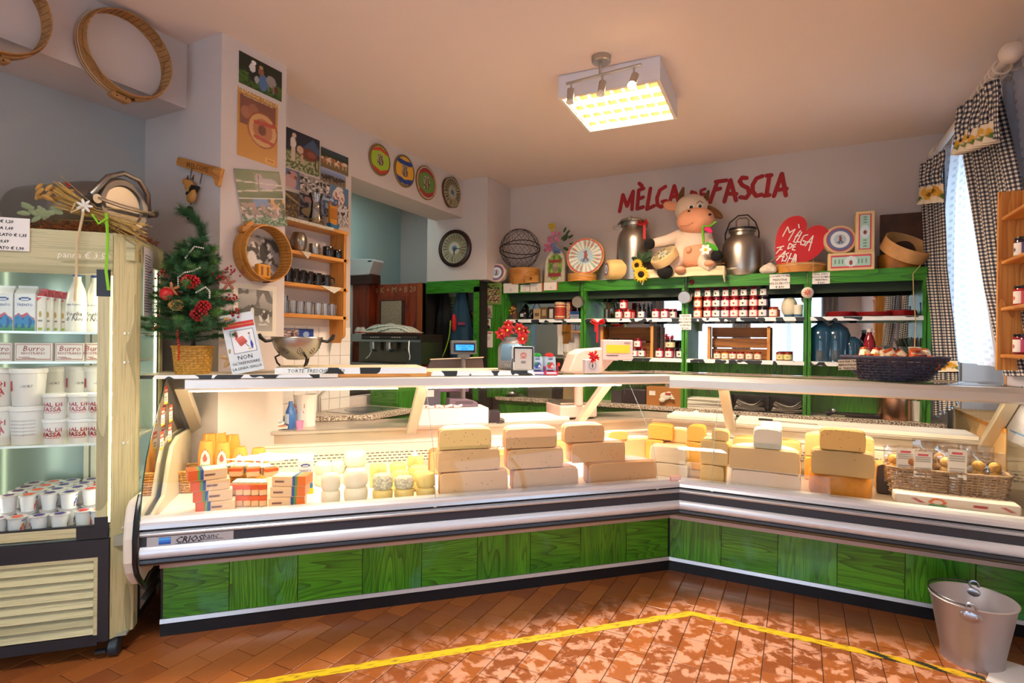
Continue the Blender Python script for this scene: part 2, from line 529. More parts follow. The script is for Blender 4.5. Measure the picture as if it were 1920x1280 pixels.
def text(s, size, mat, parent, loc=(0, 0, 0), rot=(radians(90), 0, 0), name='lettering', align='CENTER', ext=.0004, shear=0, bend=None, space=1.0, bold=0):
    cu = bpy.data.curves.new(name, 'FONT'); cu.body = s; cu.size = size; cu.align_x = align; cu.extrude = ext; cu.resolution_u = 1
    cu.shear = shear; cu.space_character = space; cu.offset = bold
    o = bpy.data.objects.new(name, cu); me = bpy.data.meshes.new_from_object(o); bpy.data.objects.remove(o); bpy.data.curves.remove(cu)
    if bend:
        for v in me.vertices: v.co = bend(v.co)
    me.materials.clear(); me.materials.append(mat)
    q = bpy.data.objects.new(name, me); COL.objects.link(q); q.parent = parent; q.location = loc; q.rotation_euler = rot
    return q


HAND = {}
def stroke_text(strokes, w, mat, parent, name='lettering', y=0, th=.002):
    """flat painted strokes: list of polylines in (x,z)"""
    m = M()
    for k_, st in enumerate(strokes):
        # round joins
        for j_, ((x0, z0), (x1, z1)) in enumerate(zip(st, st[1:])):
            dx, dz = x1 - x0, z1 - z0; L = sqrt(dx * dx + dz * dz) or 1; nx, nz = -dz / L * w / 2, dx / L * w / 2
            m.prism([(x0 + nx, z0 + nz), (x1 + nx, z1 + nz), (x1 - nx, z1 - nz), (x0 - nx, z0 - nz)], y - th - k_ * 3e-4 - j_ * 4e-5, y, 'y')
        for j2, (x0, z0) in enumerate(st):
            m.prism([(x0 + cos(a) * w / 2, z0 + sin(a) * w / 2) for a in [2 * pi * i / 10 for i in range(10)]], y - th * 1.01 - k_ * 3e-4 - j2 * 4e-5, y, 'y')
    return m.obj(name, mat, parent)
# ================================================================== THE ROOM
HC = 3.05
MWALL = C('#cdc2bd', .9, 0, .15, 25); MCEIL = C('#e2cfc4', .95, 0, .1, 9); MGREYW = C('#a9aaa8', .9, 0, .12, 25)


def sbox(name, x0, x1, y0, y1, z0, z1, mat=None, parent=None):
    o = M().box(x0, x1, y0, y1, z0, z1).obj(name, mat or MWALL, parent)
    return o if parent else struct(o)


floor = sbox('floor', -5.2, 1.5, -1.9, 5.6, -.12, -.004, C('#4a2d1e', .9))
tw, tl_ = .1175, .237; tile_me = None; far = M(); cnt = 0; cells = []
for i in range(-45, 17):
    for j in range(-8, 24):
        x = -.603 + tw * i; y = 1.465 + tl_ * (j - 6) + (tl_ / 2 if i % 2 else 0)
        if x < -5 or x > 1.3 or y < -1.8 or y > 5.3: continue
        cx, cy = x + tw / 2, y + tl_ / 2
        d = Vector((cx, cy, 0)); dep = d.dot(CF); lat = d.dot(CR)
        front = cy < 3.62 and cy < cx + 4.36
        vis = front and dep > 1.5 and abs(lat) < .98 * dep and dep < 4
        cells.append((0 if vis else 1, dep if vis else 9, cx, cy))
cells.sort()
tm = M(); g = .0018; e = .004
tm.add([(-tw / 2 + g, -tl_ / 2 + g, -.008), (tw / 2 - g, -tl_ / 2 + g, -.008), (tw / 2 - g, tl_ / 2 - g, -.008), (-tw / 2 + g, tl_ / 2 - g, -.008),
        (-tw / 2 + g, -tl_ / 2 + g, -.0012), (tw / 2 - g, -tl_ / 2 + g, -.0012), (tw / 2 - g, tl_ / 2 - g, -.0012), (-tw / 2 + g, tl_ / 2 - g, -.0012),
        (-tw / 2 + e, -tl_ / 2 + e, 0), (tw / 2 - e, -tl_ / 2 + e, 0), (tw / 2 - e, tl_ / 2 - e, 0), (-tw / 2 + e, tl_ / 2 - e, 0)],
       [(8, 9, 10, 11)] + [(a, (a + 1) % 4, 4 + (a + 1) % 4, 4 + a) for a in range(4)] + [(4 + a, 4 + (a + 1) % 4, 8 + (a + 1) % 4, 8 + a) for a in range(4)])
proto = None
for k, (_, _, cx, cy) in enumerate(cells):
    if k < 300:
        if proto is None: proto = tm.obj('tile', MTILE, floor); o = proto
        else: o = proto.copy(); COL.objects.link(o)
        o.location = (cx, cy, random.uniform(-.0006, .0006))
    else:
        far.add([(v[0] + cx, v[1] + cy, v[2]) for v in tm.v], tm.f)
far.obj('tile', MTILE, floor, kind='stuff')

sbox('ceiling', -5.2, 1.6, -1.9, 5.6, HC, HC + .15, MCEIL)
sbox('wall_back', -5.2, 1.6, 5.4, 5.6, 0, HC)
# right wall with the curtained window (Y 3.9..5.0) and a second one nearer the street
rw = M()
for a, b in ((-1.9, .6), (2.2, 3.98), (4.98, 5.6)): rw.box(1.02, 1.36, a, b, 0, HC)
for a, b in ((.6, 2.2), (3.98, 4.98)): rw.box(1.02, 1.36, a, b, 0, .93).box(1.02, 1.36, a, b, 2.72, HC)
struct(rw.obj('wall_right', MWALL))
fw_ = M().box(-5.2, -2.9, -1.9, -1.7, 0, HC).box(.6, 1.6, -1.9, -1.7, 0, HC).box(-2.9, .6, -1.9, -1.7, 2.7, HC).box(-1.1, -1.0, -1.9, -1.7, 0, 2.7).box(-2.9, -1.1, -1.9, -1.7, 0, .5)
struct(fw_.obj('wall_front', MWALL))
# left side: beam with the sieves, column with posters, wall with shelves, beam with the painted discs, pillar with the clock
sbox('trim_beam_left', -3.48, -3.09, -1.9, 1.98, 2.69, HC)
sbox('wall_left', -5.2, -3.48, -1.9, 1.98, 0, HC, MGREYW)
sbox('trim_column', -3.6, -2.79, 1.98, 2.41, 0, HC)
lw = M().box(-3.43, -3.09, 2.41, 3.29, 0, HC); struct(lw.obj('wall_left_shelves', MWALL))
sbox('trim_beam_discs', -3.43, -3.09, 3.29, 4.9, 2.66, HC)
MTEAL = C('#a9c0bd', .9); area('niche_lamp', (-3.75, 4.1, 2.95), (0, 0, 0), .5, .2, 5, (.75, 1, .97))
sbox('wall_niche', -4.6, -4.28, 2.4, 5.4, 0, HC, MTEAL)
pl_ = M().box(-3.53, -2.8, 4.9, 5.4, 2.02, HC); struct(pl_.obj('trim_pillar', MWALL))
sbox('trim_low_wall', -3.2, -3.1, 3.29, 4.5, 0, .95)

# white wall tiles under the shelves and behind the sink
wt = sbox('wall_tiling', -3.085, -3.083, 2.42, 3.29, .8, 1.50, C('#c9c4ba', .7))
wtm = None
for i in range(8):
    for j in range(6):
        y = 2.43 + i * .108; z = .86 + j * .106
        if wtm is None: wtm = M().box(-.0515, .0515, -.003, 0, -.0505, .0505).obj('tile', C('#e6e4e0', .2), wt, bev=.0012); o = wtm
        else: o = wtm.copy(); COL.objects.link(o)
        o.location = (-3.0825, y + .05, z + .05); o.rotation_euler = (0, 0, radians(90))

# window in the right wall
wn = struct(M().box(1.24, 1.30, 3.98, 4.04, .93, 2.72).box(1.24, 1.30, 4.92, 4.98, .93, 2.72).box(1.24, 1.30, 4.04, 4.92, .93, .99).box(1.24, 1.30, 4.04, 4.92, 2.66, 2.72)
            .box(1.245, 1.295, 4.46, 4.50, .99, 2.66).obj('window_1', C('#dcdcd8', .4)))
M().box(1.268, 1.272, 4.04, 4.92, .99, 2.66).obj('pane', MGLASS, wn)
M().box(1.245, 1.295, 4.04, 4.92, 1.8, 1.83).obj('glazing_bar', C('#dcdcd8', .4), wn)
wn2 = struct(M().box(1.24, 1.30, .6, .66, .93, 2.72).box(1.24, 1.30, 2.14, 2.2, .93, 2.72).box(1.24, 1.30, .66, 2.14, .93, .99).box(1.24, 1.30, .66, 2.14, 2.66, 2.72)
             .box(1.245, 1.295, 1.38, 1.42, .99, 2.66).obj('window_2', C('#dcdcd8', .4)))
M().box(1.268, 1.272, .66, 2.14, .99, 2.66).obj('pane', MGLASS, wn2)
wn3 = struct(M().box(-2.9, -2.84, -1.84, -1.78, .5, 2.7).box(-1.16, -1.1, -1.84, -1.78, .5, 2.7).box(-2.84, -1.16, -1.84, -1.78, .5, .56).box(-2.84, -1.16, -1.84, -1.78, 2.64, 2.7).obj('window_3', C('#8a5a2c', .5)))
M().box(-2.84, -1.16, -1.812, -1.808, .56, 2.64).obj('pane', MGLASS, wn3)
dr1 = struct(M().box(-1.0, -.9, -1.84, -1.78, 0, 2.7).box(.5, .6, -1.84, -1.78, 0, 2.7).box(-.9, .5, -1.84, -1.78, 2.55, 2.7).box(-.9, .5, -1.84, -1.78, 0, .15).box(-.24, -.16, -1.84, -1.78, .15, 2.55).obj('door_1', C('#8a5a2c', .5)))
M().box(-.9, -.24, -1.812, -1.808, .15, 2.55).obj('pane', MGLASS, dr1); M().box(-.16, .5, -1.812, -1.808, .15, 2.55).obj('pane', MGLASS, dr1)

# wooden window board between the case end and the window
sill = thing('window_board', 'pale wooden window board with a slanting front under the paper roll', 'shelf', (0, 0, 0))
M().box(.98, 1.24, 3.9, 4.99, .935, .96).obj('board', MPINE, sill); M().box(.985, 1.01, 3.9, 4.99, .5, .935).obj('apron', C('#cfa873', .6), sill)

# cable and small dark hook details on the ceiling edge
# ---------------------------------------------------------------- ceiling lights
lp = thing('fluorescent_ceiling_light', 'square white fluorescent ceiling box with bright louvred underside', 'ceiling light', (-1.05, 3.55, HC), radians(2))
lm = M().box(-.31, .31, -.31, -.295, -.14, 0).box(-.31, .31, .295, .31, -.14, 0).box(-.31, -.295, -.295, .295, -.14, 0).box(.295, .31, -.295, .295, -.14, 0).box(-.31, .31, -.31, .31, -.004, 0)
lm.obj('housing', C('#dcdde6', .5), lp)
M().box(-.29, .29, -.29, .29, -.05, -.045).obj('reflector', C('#f4ead2', .3), lp)
for i in range(4): M().at((0, -.215 + i * .143, -.09), (0, radians(90), 0)).cyl(.013, -.27, .27, 12).obj('tube', C('#ffe9c4', .5, emit=6), lp)
for i in range(5):
    y = -.288 + i * .144; M().box(-.29, .29, y - .003, y + .003, -.138, -.05).obj('louvre', C('#b8a078', .5, .3), lp)
for i in range(9): M().box(-.288 + i * .072 - .0012, -.288 + i * .072 + .0012, -.285, .285, -.128, -.06).obj('cross_blade', C('#cdbb98', .5, .3), lp)
M().box(-.31, .31, -.31, -.29, -.143, -.138).box(-.31, .31, .29, .31, -.143, -.138).box(-.31, -.29, -.29, .29, -.143, -.138).box(.29, .31, -.29, .29, -.143, -.138).obj('rim', C('#e8dccb', .5), lp)
a = FW.at(1062, 157, z=2.93); b = FW.at(1202, 121, z=2.93)
sp = thing('spotlight_bar', 'brushed metal ceiling bar with three small spotlights before the white light box', 'ceiling light', (a + b) / 2, math.atan2(b.y - a.y, b.x - a.x))
hl = (b - a).length / 2
M().at((0, 0, 0), (0, radians(90), 0)).cyl(.008, -hl, hl, 12).obj('bar', STEELB, sp, 1)
M().at((-.02, .03, .0)).lathe([(0, .12), (.055, .12), (.055, .09), (.05, .085), (0, .085)], 24).obj('ceiling_plate', STEELB, sp, 1)
M().at((-.02, .015, .01)).cyl(.008, 0, .08, 10).obj('stem', STEELB, sp)
for i, x in enumerate((-hl + .03, 0, hl - .04)):
    h = M().at((x, 0, -.045)).cyl(.006, 0, .045, 8); h.at((x, -.005, -.075), (radians([-8, -20, -28][i]), 0, radians([8, 0, -10][i]))).cyl(.021, -.035, .035, 16)
    so = h.obj('spotlight', STEELB, sp, 1)
    M().at((x, -.005 - [.006, .016, .022][i], -.075 - .036), (radians([-8, -20, -28][i]), 0, 0)).lathe([(0, -.008), (.024, -.012), (.018, .006), (0, .006)], 16).obj('bulb', C('#ffd79a', .3, emit=[0, 0, 30][i]) if i == 2 else C('#d8d4cc', .1), so)

dup(lp, (-1.05, .35, HC), label='added copy of the square fluorescent ceiling box, out of view above the photographer')  # unseen copy of the light box, added as housing for the fill lamp
# ---------------------------------------------------------------- sieves (cheese hoops) hanging on the beam
def hoop(name, label, r, depth, th, mat, loc, rz, rot=None, group=None, slits=True, strap=True, blk=radians(255)):
    """hoop axis = local y (0 = wall, -depth = viewer)"""
    t = thing(name, label, 'hoop', loc, rz, group, rot)
    m = M().at((0, 0, 0), (radians(90), 0, 0)); m.lathe([(r, 0), (r, depth), (r - th, depth), (r - th, 0), (r, 0)], 56); m.obj('rim', mat, t, 1)
    m = M().at((0, 0, 0), (radians(90), 0, 0)); m.lathe([(r + .001, .006), (r + .009, .006), (r + .009, depth * .62), (r + .001, depth * .62)], 48, -80, 255); m.obj('outer_band', mat, t, 1)
    if slits:
        s = M()
        for i in range(46):
            a = 2 * pi * i / 46; c, q = cos(a), sin(a)
            s.T = Matrix.Rotation(-a, 4, 'Y'); s.box(r - th - .0012, r - th + .001, -depth * .93, -depth * .12, -.0012, .0012)
        s.obj('slits', C('#6b431b', .8), t, kind='stuff')
    if strap:
        s = M()
        for q in (.2, .42):
            s.tube([((r + .0105) * cos(a), -depth * q + .002 * sin(a * 9), (r + .0105) * sin(a)) for a in [blk + i * .075 for i in range(-34, 4)]], .0016, 5)
        s.obj('lacing_cord', C('#d8cbb0', .8), t, 1)
        b_ = M().at(((r + .02) * cos(blk), -depth * .45, (r + .02) * sin(blk)), (0, -blk + radians(90), 0)).prism([(-.045, -.012), (.04, -.012), (.05, .004), (.03, .014), (-.035, .014), (-.05, .004)], -.02, .02, 'y')
        bo = b_.obj('fastening_block', mat, t, bev=.003)
        h = M()
        for q in (-.02, .022): h.at(((r + .02) * cos(blk) + q, -depth * .45 - .0205, (r + .02) * sin(blk)), (radians(90), 0, 0)).cyl(.004, 0, .001, 8)
        h.obj('cord_holes', C('#2a1a0c', .8), bo, kind='stuff')
    return t


c = FV.at(234, 106, s=3.06)
hoop('sieve_hoop', 'large round wooden hoop hanging whole on the beam, right of the cut-off one', .205, .09, .005, MHOOP, FV.w(c.x, 3.088, c.z), FV.rz, blk=radians(262))
c = FV.at(-6, 15, s=3.06)
hoop('sieve_hoop', 'wooden hoop on the beam cut off by the top left corner', .205, .09, .005, MHOOP, FV.w(c.x - .03, 3.088, c.z), FV.rz, blk=radians(275))

# curtains of the shop window behind the photographer (seen in the mirrors)
for i, (x0, x1) in enumerate(((-2.8, -2.0), (-1.95, -1.2), (-.85, -.1), (-.1, .45))):
    t = thing('window_lace', 'white lace curtain on the street side, ' + ['far left', 'second', 'door left leaf', 'door right leaf'][i] + ' panel', 'curtain', (0, -1.6, 0))
    M().grid(lambda u, v: (x0 + (x1 - x0) * u, .02 * sin(u * 30), 2.5 - 1.7 * v), 60, 8, (x1 - x0, 1.7)).obj('cloth', MLACE, t, 2)
for i, x in enumerate((-2.75, -1.1, .5)):
    t = thing('window_drape', 'gingham drape on the street side, ' + ['left', 'middle', 'right'][i] + ' one', 'curtain', (x, -1.56, 0))
    M().grid(lambda u, v: (-.14 + .28 * u, .03 * sin(u * 20), 2.6 - 2.1 * v), 50, 8, (.4, 2.1)).obj('cloth', MGING, t, 2)
# ================================================================== REFRIGERATED COUNTER
TM = 2.008; TE = -.76; TR = 1.70
MALU = C('#c6ccd6', .3, .5, .02, 8); MALUD = C('#9da3ad', .3, 1); MBAND = C('#2a303c', .4); MCASE = C('#e7dcc8', .45); MCASEG = C('#c9bda9', .4)


def ext(prof, wing, t0=None, t1=None):
    """closed (s,z) outline swept along a wing, mitred at the inner corner; local coords of the wing frame"""
    n = len(prof); m = M()
    if wing == 'L': A = [TE if t0 is None else t0] * n; B = [TM + .414 * s for s, z in prof] if t1 is None else [t1] * n
    else: A = [-.414 * s for s, z in prof] if t0 is None else [t0] * n; B = [TR if t1 is None else t1] * n
    return m.add([(A[i], p[0], p[1]) for i, p in enumerate(prof)] + [(B[i], p[0], p[1]) for i, p in enumerate(prof)],
                 [tuple(range(n)), tuple(range(2 * n - 1, n - 1, -1))] + [(i, n + i, n + (i + 1) % n, (i + 1) % n) for i in range(n)])


GP = [(-.262, .627), (-.245, .70), (-.224, .782), (-.18, .87), (-.117, .95), (-.04, 1.035), (.03, 1.11), (.075, 1.165), (.092, 1.188), (.115, 1.201), (.55, 1.201)]


def glass(t0, t1, wing, par, name='curved_pane'):
    m = M()
    def tt(t, s): return t if t is not None else (TM + .414 * s if wing == 'L' else -.414 * s)
    for (s, z) in GP: m.v += [(tt(t0, s), s, z), (tt(t1, s), s, z)]
    m.f += [(2 * i, 2 * i + 1, 2 * i + 3, 2 * i + 2) for i in range(len(GP) - 1)]
    o = m.obj(name, MGLASS, par, 2)
    return o


def counter(wing, fr, label):
    c = fthing(fr, 'refrigerated_counter', label, 'counter', 0, 0, 0)
    E = lambda prof, name, mat, t0=None, t1=None, **k: ext(prof, wing, t0, t1).obj(name, mat, c, **k)
    tl = -.745 if wing == 'L' else None; tr = None if wing == 'L' else TR
    E([(-.005, .0), (.02, .0), (.02, .33), (.005, .33), (.005, .06), (-.005, .055)], 'kick_board', C('#10151c', .3), tl, tr)
    E([(-.012, .062), (.0, .062), (.0, .082), (-.008, .082)], 'floor_strip', MALU, tl, tr)
    E([(-.02, .325), (.02, .325), (.02, .348), (-.02, .348)], 'bracket_strip', C('#b8a9a6', .4, .3), tl, tr)
    E([(-.255, .586), (-.262, .600), (-.262, .612), (-.25, .627), (-.2, .627), (-.2, .58)], 'glass_rail', C('#dcdfe4', .32, .35))
    E([(-.268, .585), (-.262, .60), (-.20, .60), (-.20, .585)], 'ledge_lip', MALU)
    E([(-.248, .568), (-.248, .586), (-.2, .586), (-.2, .568)], 'groove', C('#0d0e12', .5))
    E([(-.258, .566), (-.262, .569), (-.258, .572), (-.245, .572), (-.245, .566)], 'groove_bead', MALU)
    E([(-.25, .548), (-.262, .552), (-.266, .560), (-.262, .566), (-.2, .566), (-.2, .548)], 'upper_moulding', MALU)
    E([(-.252, .506), (-.252, .549), (-.2, .549), (-.2, .506)], 'dark_band', MBAND)
    E([(-.25, .452), (-.262, .458), (-.270, .47), (-.272, .482), (-.268, .496), (-.258, .507), (-.2, .507), (-.2, .452)], 'rounded_moulding', C('#d4dce8', .34, .3), smooth=1)
    E([(-.24, .424), (-.258, .43), (-.266, .44), (-.262, .452), (-.2, .453), (-.2, .424)], 'bumper', MBAND)
    E([(-.24, .425), (-.2, .585), (-.2, .42), (.02, .345), (.02, .34), (-.2, .405)], 'underside', C('#8f8171', .5))
    # tub
    E([(-.2, .585), (-.2, .6), (.56, .6), (.56, .585)], 'deck', C('#efe6d8', .35) if wing == 'L' else C('#9c8b78', .35, .4), bev=0)
    E([(.56, .585), (.56, .76), (.575, .76), (.575, .585)], 'vent_wall', MCASE)
    E([(.56, .755), (.56, .77), (.63, .77), (.63, .755)], 'price_rail_shelf', C('#e9dfd0', .35))
    E([(.62, .77), (.62, .83), (.64, .83), (.64, .77)], 'rear_upstand', C('#c9bca8', .3, .6))
    E([(.615, .825), (.60, .83), (.60, .845), (.61, .85), (1.0, .85), (1.0, .825)], 'worktop', C('#cfc5b6', .28, .6))
    E([(.9, 0.0), (.9, .825), (.93, .825), (.93, 0.0)], 'rear_panel', C('#6f6a62', .5))
    sl = M()
    a, b = (-.7, TM) if wing == 'L' else (0, TR - .05)
    n = int((b - a) / .03)
    for r in range(4):
        for i in range(n):
            x = a + (i + (r % 2) * .5) * .03; sl.box(x, x + .021, .5585, .5605, .645 + r * .018, .6495 + r * .018)
    sl.obj('vent_slots', C('#3b2c22', .8), c, kind='stuff')
    # lamp beam
    zb, zt = (1.147, 1.2)
    if wing == 'L': E([(.04, zb), (.03, zb + .01), (.03, zt - .004), (.036, zt), (.16, zt), (.16, zb)], 'lamp_beam', C('#dcdad8', .35, .4), -.66)
    else: E([(.04, 1.12), (.03, 1.13), (.03, 1.172), (.036, zt - .004), (.16, zt), (.16, 1.12)], 'lamp_beam', C('#c9c3ba', .35, .5))
    bz = zb if wing == 'L' else 1.12
    E([(.11, bz - .001), (.11, bz + .001), (.15, bz + .001), (.15, bz - .001)], 'case_tube', C('#ffe6b0' if wing == 'L' else '#ffdc9a', .4, emit=2), (-.6 if wing == 'L' else .1), (1.7 if wing == 'L' else TR - .1))
    # rear glass-top bearer
    E([(.53, 1.186), (.53, 1.2), (.56, 1.2), (.56, 1.186)], 'rear_glass_rail', C('#cfcfcf', .3, .8))
    def strut(t, w=.03):
        m = M(); m.add([(t + q * w, s, z) for q in (-1, 1) for s, z in ((.13, bz), (.2, bz), (.72, .765), (.66, .765))],
                       [(0, 1, 2, 3), (7, 6, 5, 4), (0, 4, 5, 1), (1, 5, 6, 2), (2, 6, 7, 3), (3, 7, 4, 0)])
        m.obj('strut', C('#d9cdb8', .35, .4), c, bev=.004)
        M().box(t - w * 1.15, t + w * 1.15, .65, .73, .755, .785).obj('strut_foot', C('#e4dbca', .4), c, bev=.004)
    for t in ((-.70, .50, 1.66) if wing == 'L' else (.29, 1.67)): strut(t)
    # panels of green-stained wood with alternating grain
    if wing == 'L': xs = [-.735, -.453, -.143, .171, .478, .785, 1.095, 1.407, 1.71, 2.0]; o0 = 1
    else: xs = [.006, .305, .609, .903, 1.209, 1.5, 1.715]; o0 = 0
    for i, (a, b) in enumerate(zip(xs, xs[1:])):
        m = M().box(a + .0014 - (a + b) / 2, b - .0014 - (a + b) / 2, -.004, .006, 0, .243)
        o = m.obj('panel', MGH if (i + o0) % 2 else MGV, c, bev=.001); o.location = ((a + b) / 2, 0, .083)
    # glass
    if wing == 'L':
        js = [TE + .004, .50, 1.755, None]
        for a, b in zip(js, js[1:]): glass(a if a is None or a < 0 else a + .002, b if b is None else b - .002, 'L', c)
    else:
        js = [None, .284, TR]
        for a, b in zip(js, js[1:]): glass(a if a is None else a + .002, b, 'R', c)
    ed = [(TE if wing == 'L' else TR, s, z) for s, z in GP[:-1]]
    M().tube(ed, .003, 6).obj('pane_edge', C('#1d4436', .2), c, 1)
    for j in ((.50, 1.755) if wing == 'L' else (.284,)):
        M().tube([(j, s - .002, z) for s, z in GP[:-1]], .0016, 5).obj('pane_joint', C('#8f9994', .2), c, 1)
        M().cbox((j, -.262, .585), (.014, .006, .01)).obj('joint_clip', C('#e6e6e6', .3), c)
    # end glass
    te = TE if wing == 'L' else TR
    M().add([(te, s, z) for s, z in GP[:10]] + [(te, .2, 1.15), (te, .66, .78), (te, .56, .6), (te, -.2, .6)], [tuple(range(14))]).obj('end_pane', MGLASS, c)
    return c


cl = counter('L', FL, 'left wing of the curved-glass refrigerated counter with green wooden base panels')
cr = counter('R', FR, 'right wing of the curved-glass refrigerated counter running to the window')
# left end cheek
ck = [(-.215, .36), (-.25, .40), (-.272, .45), (-.275, .55), (-.262, .62), (-.235, .68), (-.2, .70), (.6, .70), (.6, .36), (.05, .33), (-.1, .335), (-.17, .32)]
M().prism(ck, TE - .06, TE - .008, 'x').obj('end_cheek', C('#d7d0c4', .4), cl, bev=.012)
cki = [((s - .1) * 1.03 + .1 - .006, (z - .52) * 1.06 + .52) for s, z in ck[:8]]
M().tube([(TE - .012, s, z) for s, z in [(-.08, .335), (-.165, .315), (-.215, .355), (-.252, .395), (-.277, .45), (-.28, .55), (-.266, .62), (-.24, .68), (-.21, .72)]], .011, 8).obj('cheek_edging', C('#11141b', .3), cl, 1)
# inner end moulding with its rounded corner
M().prism([(-.19, .6), (.55, .6), (.55, .90), (.25, .90), (.14, .87), (.08, .8), (.0, .66), (-.19, .615)], TE + .01, TE + .03, 'x').obj('inner_end_moulding', C('#cdbf9f', .4), cl, bev=.006)
# maker's plate on the dark band
pt = M().box(-.735, -.40, -.256, -.252, .508, .547).obj('maker_plate', C('#aeb0b4', .35, .4), cl)
M().box(-.69, -.645, -.2575, -.256, .513, .542).obj('blue_mark', C('#1d5fc4', .4), pt)
for i, q in enumerate(('#4fa3e8', '#2b7ad6', '#1450a8')): M().box(-.69, -.645, -.258, -.2575, .532 - i * .009, .540 - i * .009).obj('blue_bar', C(q, .4), pt)
text('CRIOS', .038, C('#1a2030', .4), cl, (-.63, -.257, .514), name='maker_lettering', align='LEFT', shear=.3, space=.95, bold=.0006)
text('banc', .034, C('#1a2030', .4), cl, (-.525, -.257, .522), name='maker_lettering', align='LEFT', shear=.3)
M().box(-.628, -.52, -.2575, -.2565, .5105, .512).box(-.53, -.44, -.2575, -.2565, .518, .5195).obj('maker_underline', C('#1a2030', .4), cl)
M().cbox((1.87, -.2635, .635), (.07, .004, .026)).obj('red_rimmed_sticker', C('#d98a80', .5), cl, bev=.01)
M().cbox((1.87, -.266, .635), (.06, .002, .018)).obj('sticker_centre', C('#f1d5cf', .5), cl)

# light of the case tubes
def case_light(fr, t, s, z, ln, power, col):
    o = area('case_tube_light', fr.w(t, s, z), (0, 0, fr.rz), ln, .05, power, col); return o
case_light(FL, -.15, .075, 1.1455, 1.0, 7.5, (1, .88, .62))
case_light(FL, 1.1, .075, 1.1455, 1.2, 11, (1, .80, .72))
case_light(FR, .95, .075, 1.1185, 1.3, 12, (1, .80, .54))

# wooden top boards and cow-print edging
def edging(par, x0, x1, y, z0, z1, cut=0):
    M().prism([(x0, z0), (x1, z0), (x1 - cut, z1), (x0 + cut, z1)], y - .003, y, 'y').obj('cow_edging', MCOW, par)

x0 = FL.at(292, 709, s=.04).x; x1 = FL.at(655, 709, s=.04).x
tb = fthing(FL, 'counter_board', 'long pale wooden board on the left glass top carrying the small christmas tree', 'shelf board', 0, 0, 0)
M().box(-.86, .04, .045, .50, 1.207, 1.221).obj('board', C('#d8cdb4', .5, 0, .1, 20, var=.12), tb)
edging(tb, -.85, -.05, .044, 1.204, 1.221); M().box(-.05, .04, .041, .045, 1.204, 1.221).obj('front_lip', C('#e8e2d8', .4), tb)
tb = fthing(FL, 'shallow_crate', 'low pine tray with cow-print front reading torte fresche, beside the colander', 'tray', 0, 0, 0)
a, b = FL.at(515, 697, s=.09).x, FL.at(800, 697, s=.09).x
M().box(a, b, .10, .50, 1.223, 1.250).obj('tray_body', C('#dccfae', .6), tb)
M().box(a, b, .093, .10, 1.202, 1.223).obj('tray_base', MPINE, tb)
edging(tb, a, b, .093, 1.219, 1.252)
text('TORTE  FRESCHE  € 8,50', .026, C('#15181c', .5), tb, (a + .06, .089, 1.227), align='LEFT', shear=.1)
tb = fthing(FL, 'counter_board', 'pale wooden board with slanted cow-print front in the middle of the left glass top', 'shelf board', 0, 0, 0)
a, b = FL.at(808, 704, s=.09).x, FL.at(1003, 704, s=.09).x
M().box(a - .04, b - .01, .10, .52, 1.207, 1.226).obj('board', C('#dccfae', .5, 0, .1, 20, var=.1), tb)
M().box(a - .05, a + .0, .095, .12, 1.203, 1.226).obj('end_block', MPINE, tb)
edging(tb, a, b, .092, 1.204, 1.232, .012)

# price tags inside the end glass
k = 0
for (x0, y0, x1, y1) in ((305, 742, 316, 772), (298, 783, 311, 813), (314, 776, 325, 805), (296, 827, 309, 858), (312, 812, 323, 842)):
    p = FL.at((x0 + x1) / 2, (y0 + y1) / 2, t=TE + .012); k += 1
    t = thing('price_tag', 'yellow and red price tag on the end glass of the left counter, ' + ['topmost', 'middle left', 'middle right', 'lowest left', 'lowest right'][k - 1], 'price tag', FL.w(p.x, p.y, p.z), FL.rz + radians(90), 'price tags on the end glass')
    pr_rect(.06, .085, '#f3efe6', [('r', 0, .62, 1, 1, '#c8452a'), ('r', 0, 0, 1, .1, '#e8b820'), ('r', .1, .2, .9, .26, '#8a7f72'), ('r', .1, .35, .8, .4, '#8a7f72'), ('r', .15, .75, .85, .8, '#f0d8c8')], 12, 20, 'tag_face', t, -.002)

# ================================================================== TALL GLASS-DOOR FRIDGE
fz = lambda y, s=-.16: FL.at(120, y, s=s).z
fg = fthing(FL, 'display_fridge', 'tall upright glass-door fridge in pale wood at the left edge', 'fridge', 0, 0, 0)
T0, T1, S1 = -1.52, -.9, .33
M().box(T0, T1, -.16, -.12, 1.70, 1.85).box(T1, -.83, -.12, S1, 1.74, 1.85).box(T0, T1, -.12, S1, 1.82, 1.85).obj('header', MOAKF, fg)
M().prism([(T1, -.16), (-.83, -.09), (-.83, S1), (T1, S1)], 1.84, 1.852, 'z').obj('top_plate', MOAKF, fg)
M().prism([(T1 + .002, -.158), (-.832, -.088), (-.86, -.06), (T1 + .002, -.1)], .09, 1.85, 'z').obj('corner_post', MOAKFZ, fg)
M().box(-.834, -.83, -.085, -.03, .09, 1.8).obj('side_stile', MOAKFZ, fg)
M().box(-.834, -.83, .28, S1, .09, 1.8).obj('rear_side_stile', MOAKFZ, fg)
M().box(T0, T1, -.165, -.15, 1.665, 1.70).obj('door_top_rail', MOAKF, fg)
ds = M().box(-.952, -.908, -.165, -.15, .62, 1.67).obj('door_stile', MOAKFZ, fg)
M().box(-.957, -.905, -.167, -.15, 1.575, 1.69).obj('door_corner_cap', C('#15161c', .35), fg)
M().box(-.955, -.905, -.168, -.15, .535, .625).box(-1.02, -.955, -.168, -.15, .535, .585).obj('lower_corner_cap', C('#15161c', .35), fg)
M().box(T0, -.955, -.164, -.152, .585, .592).obj('door_bottom_seal', C('#15161c', .4), fg)
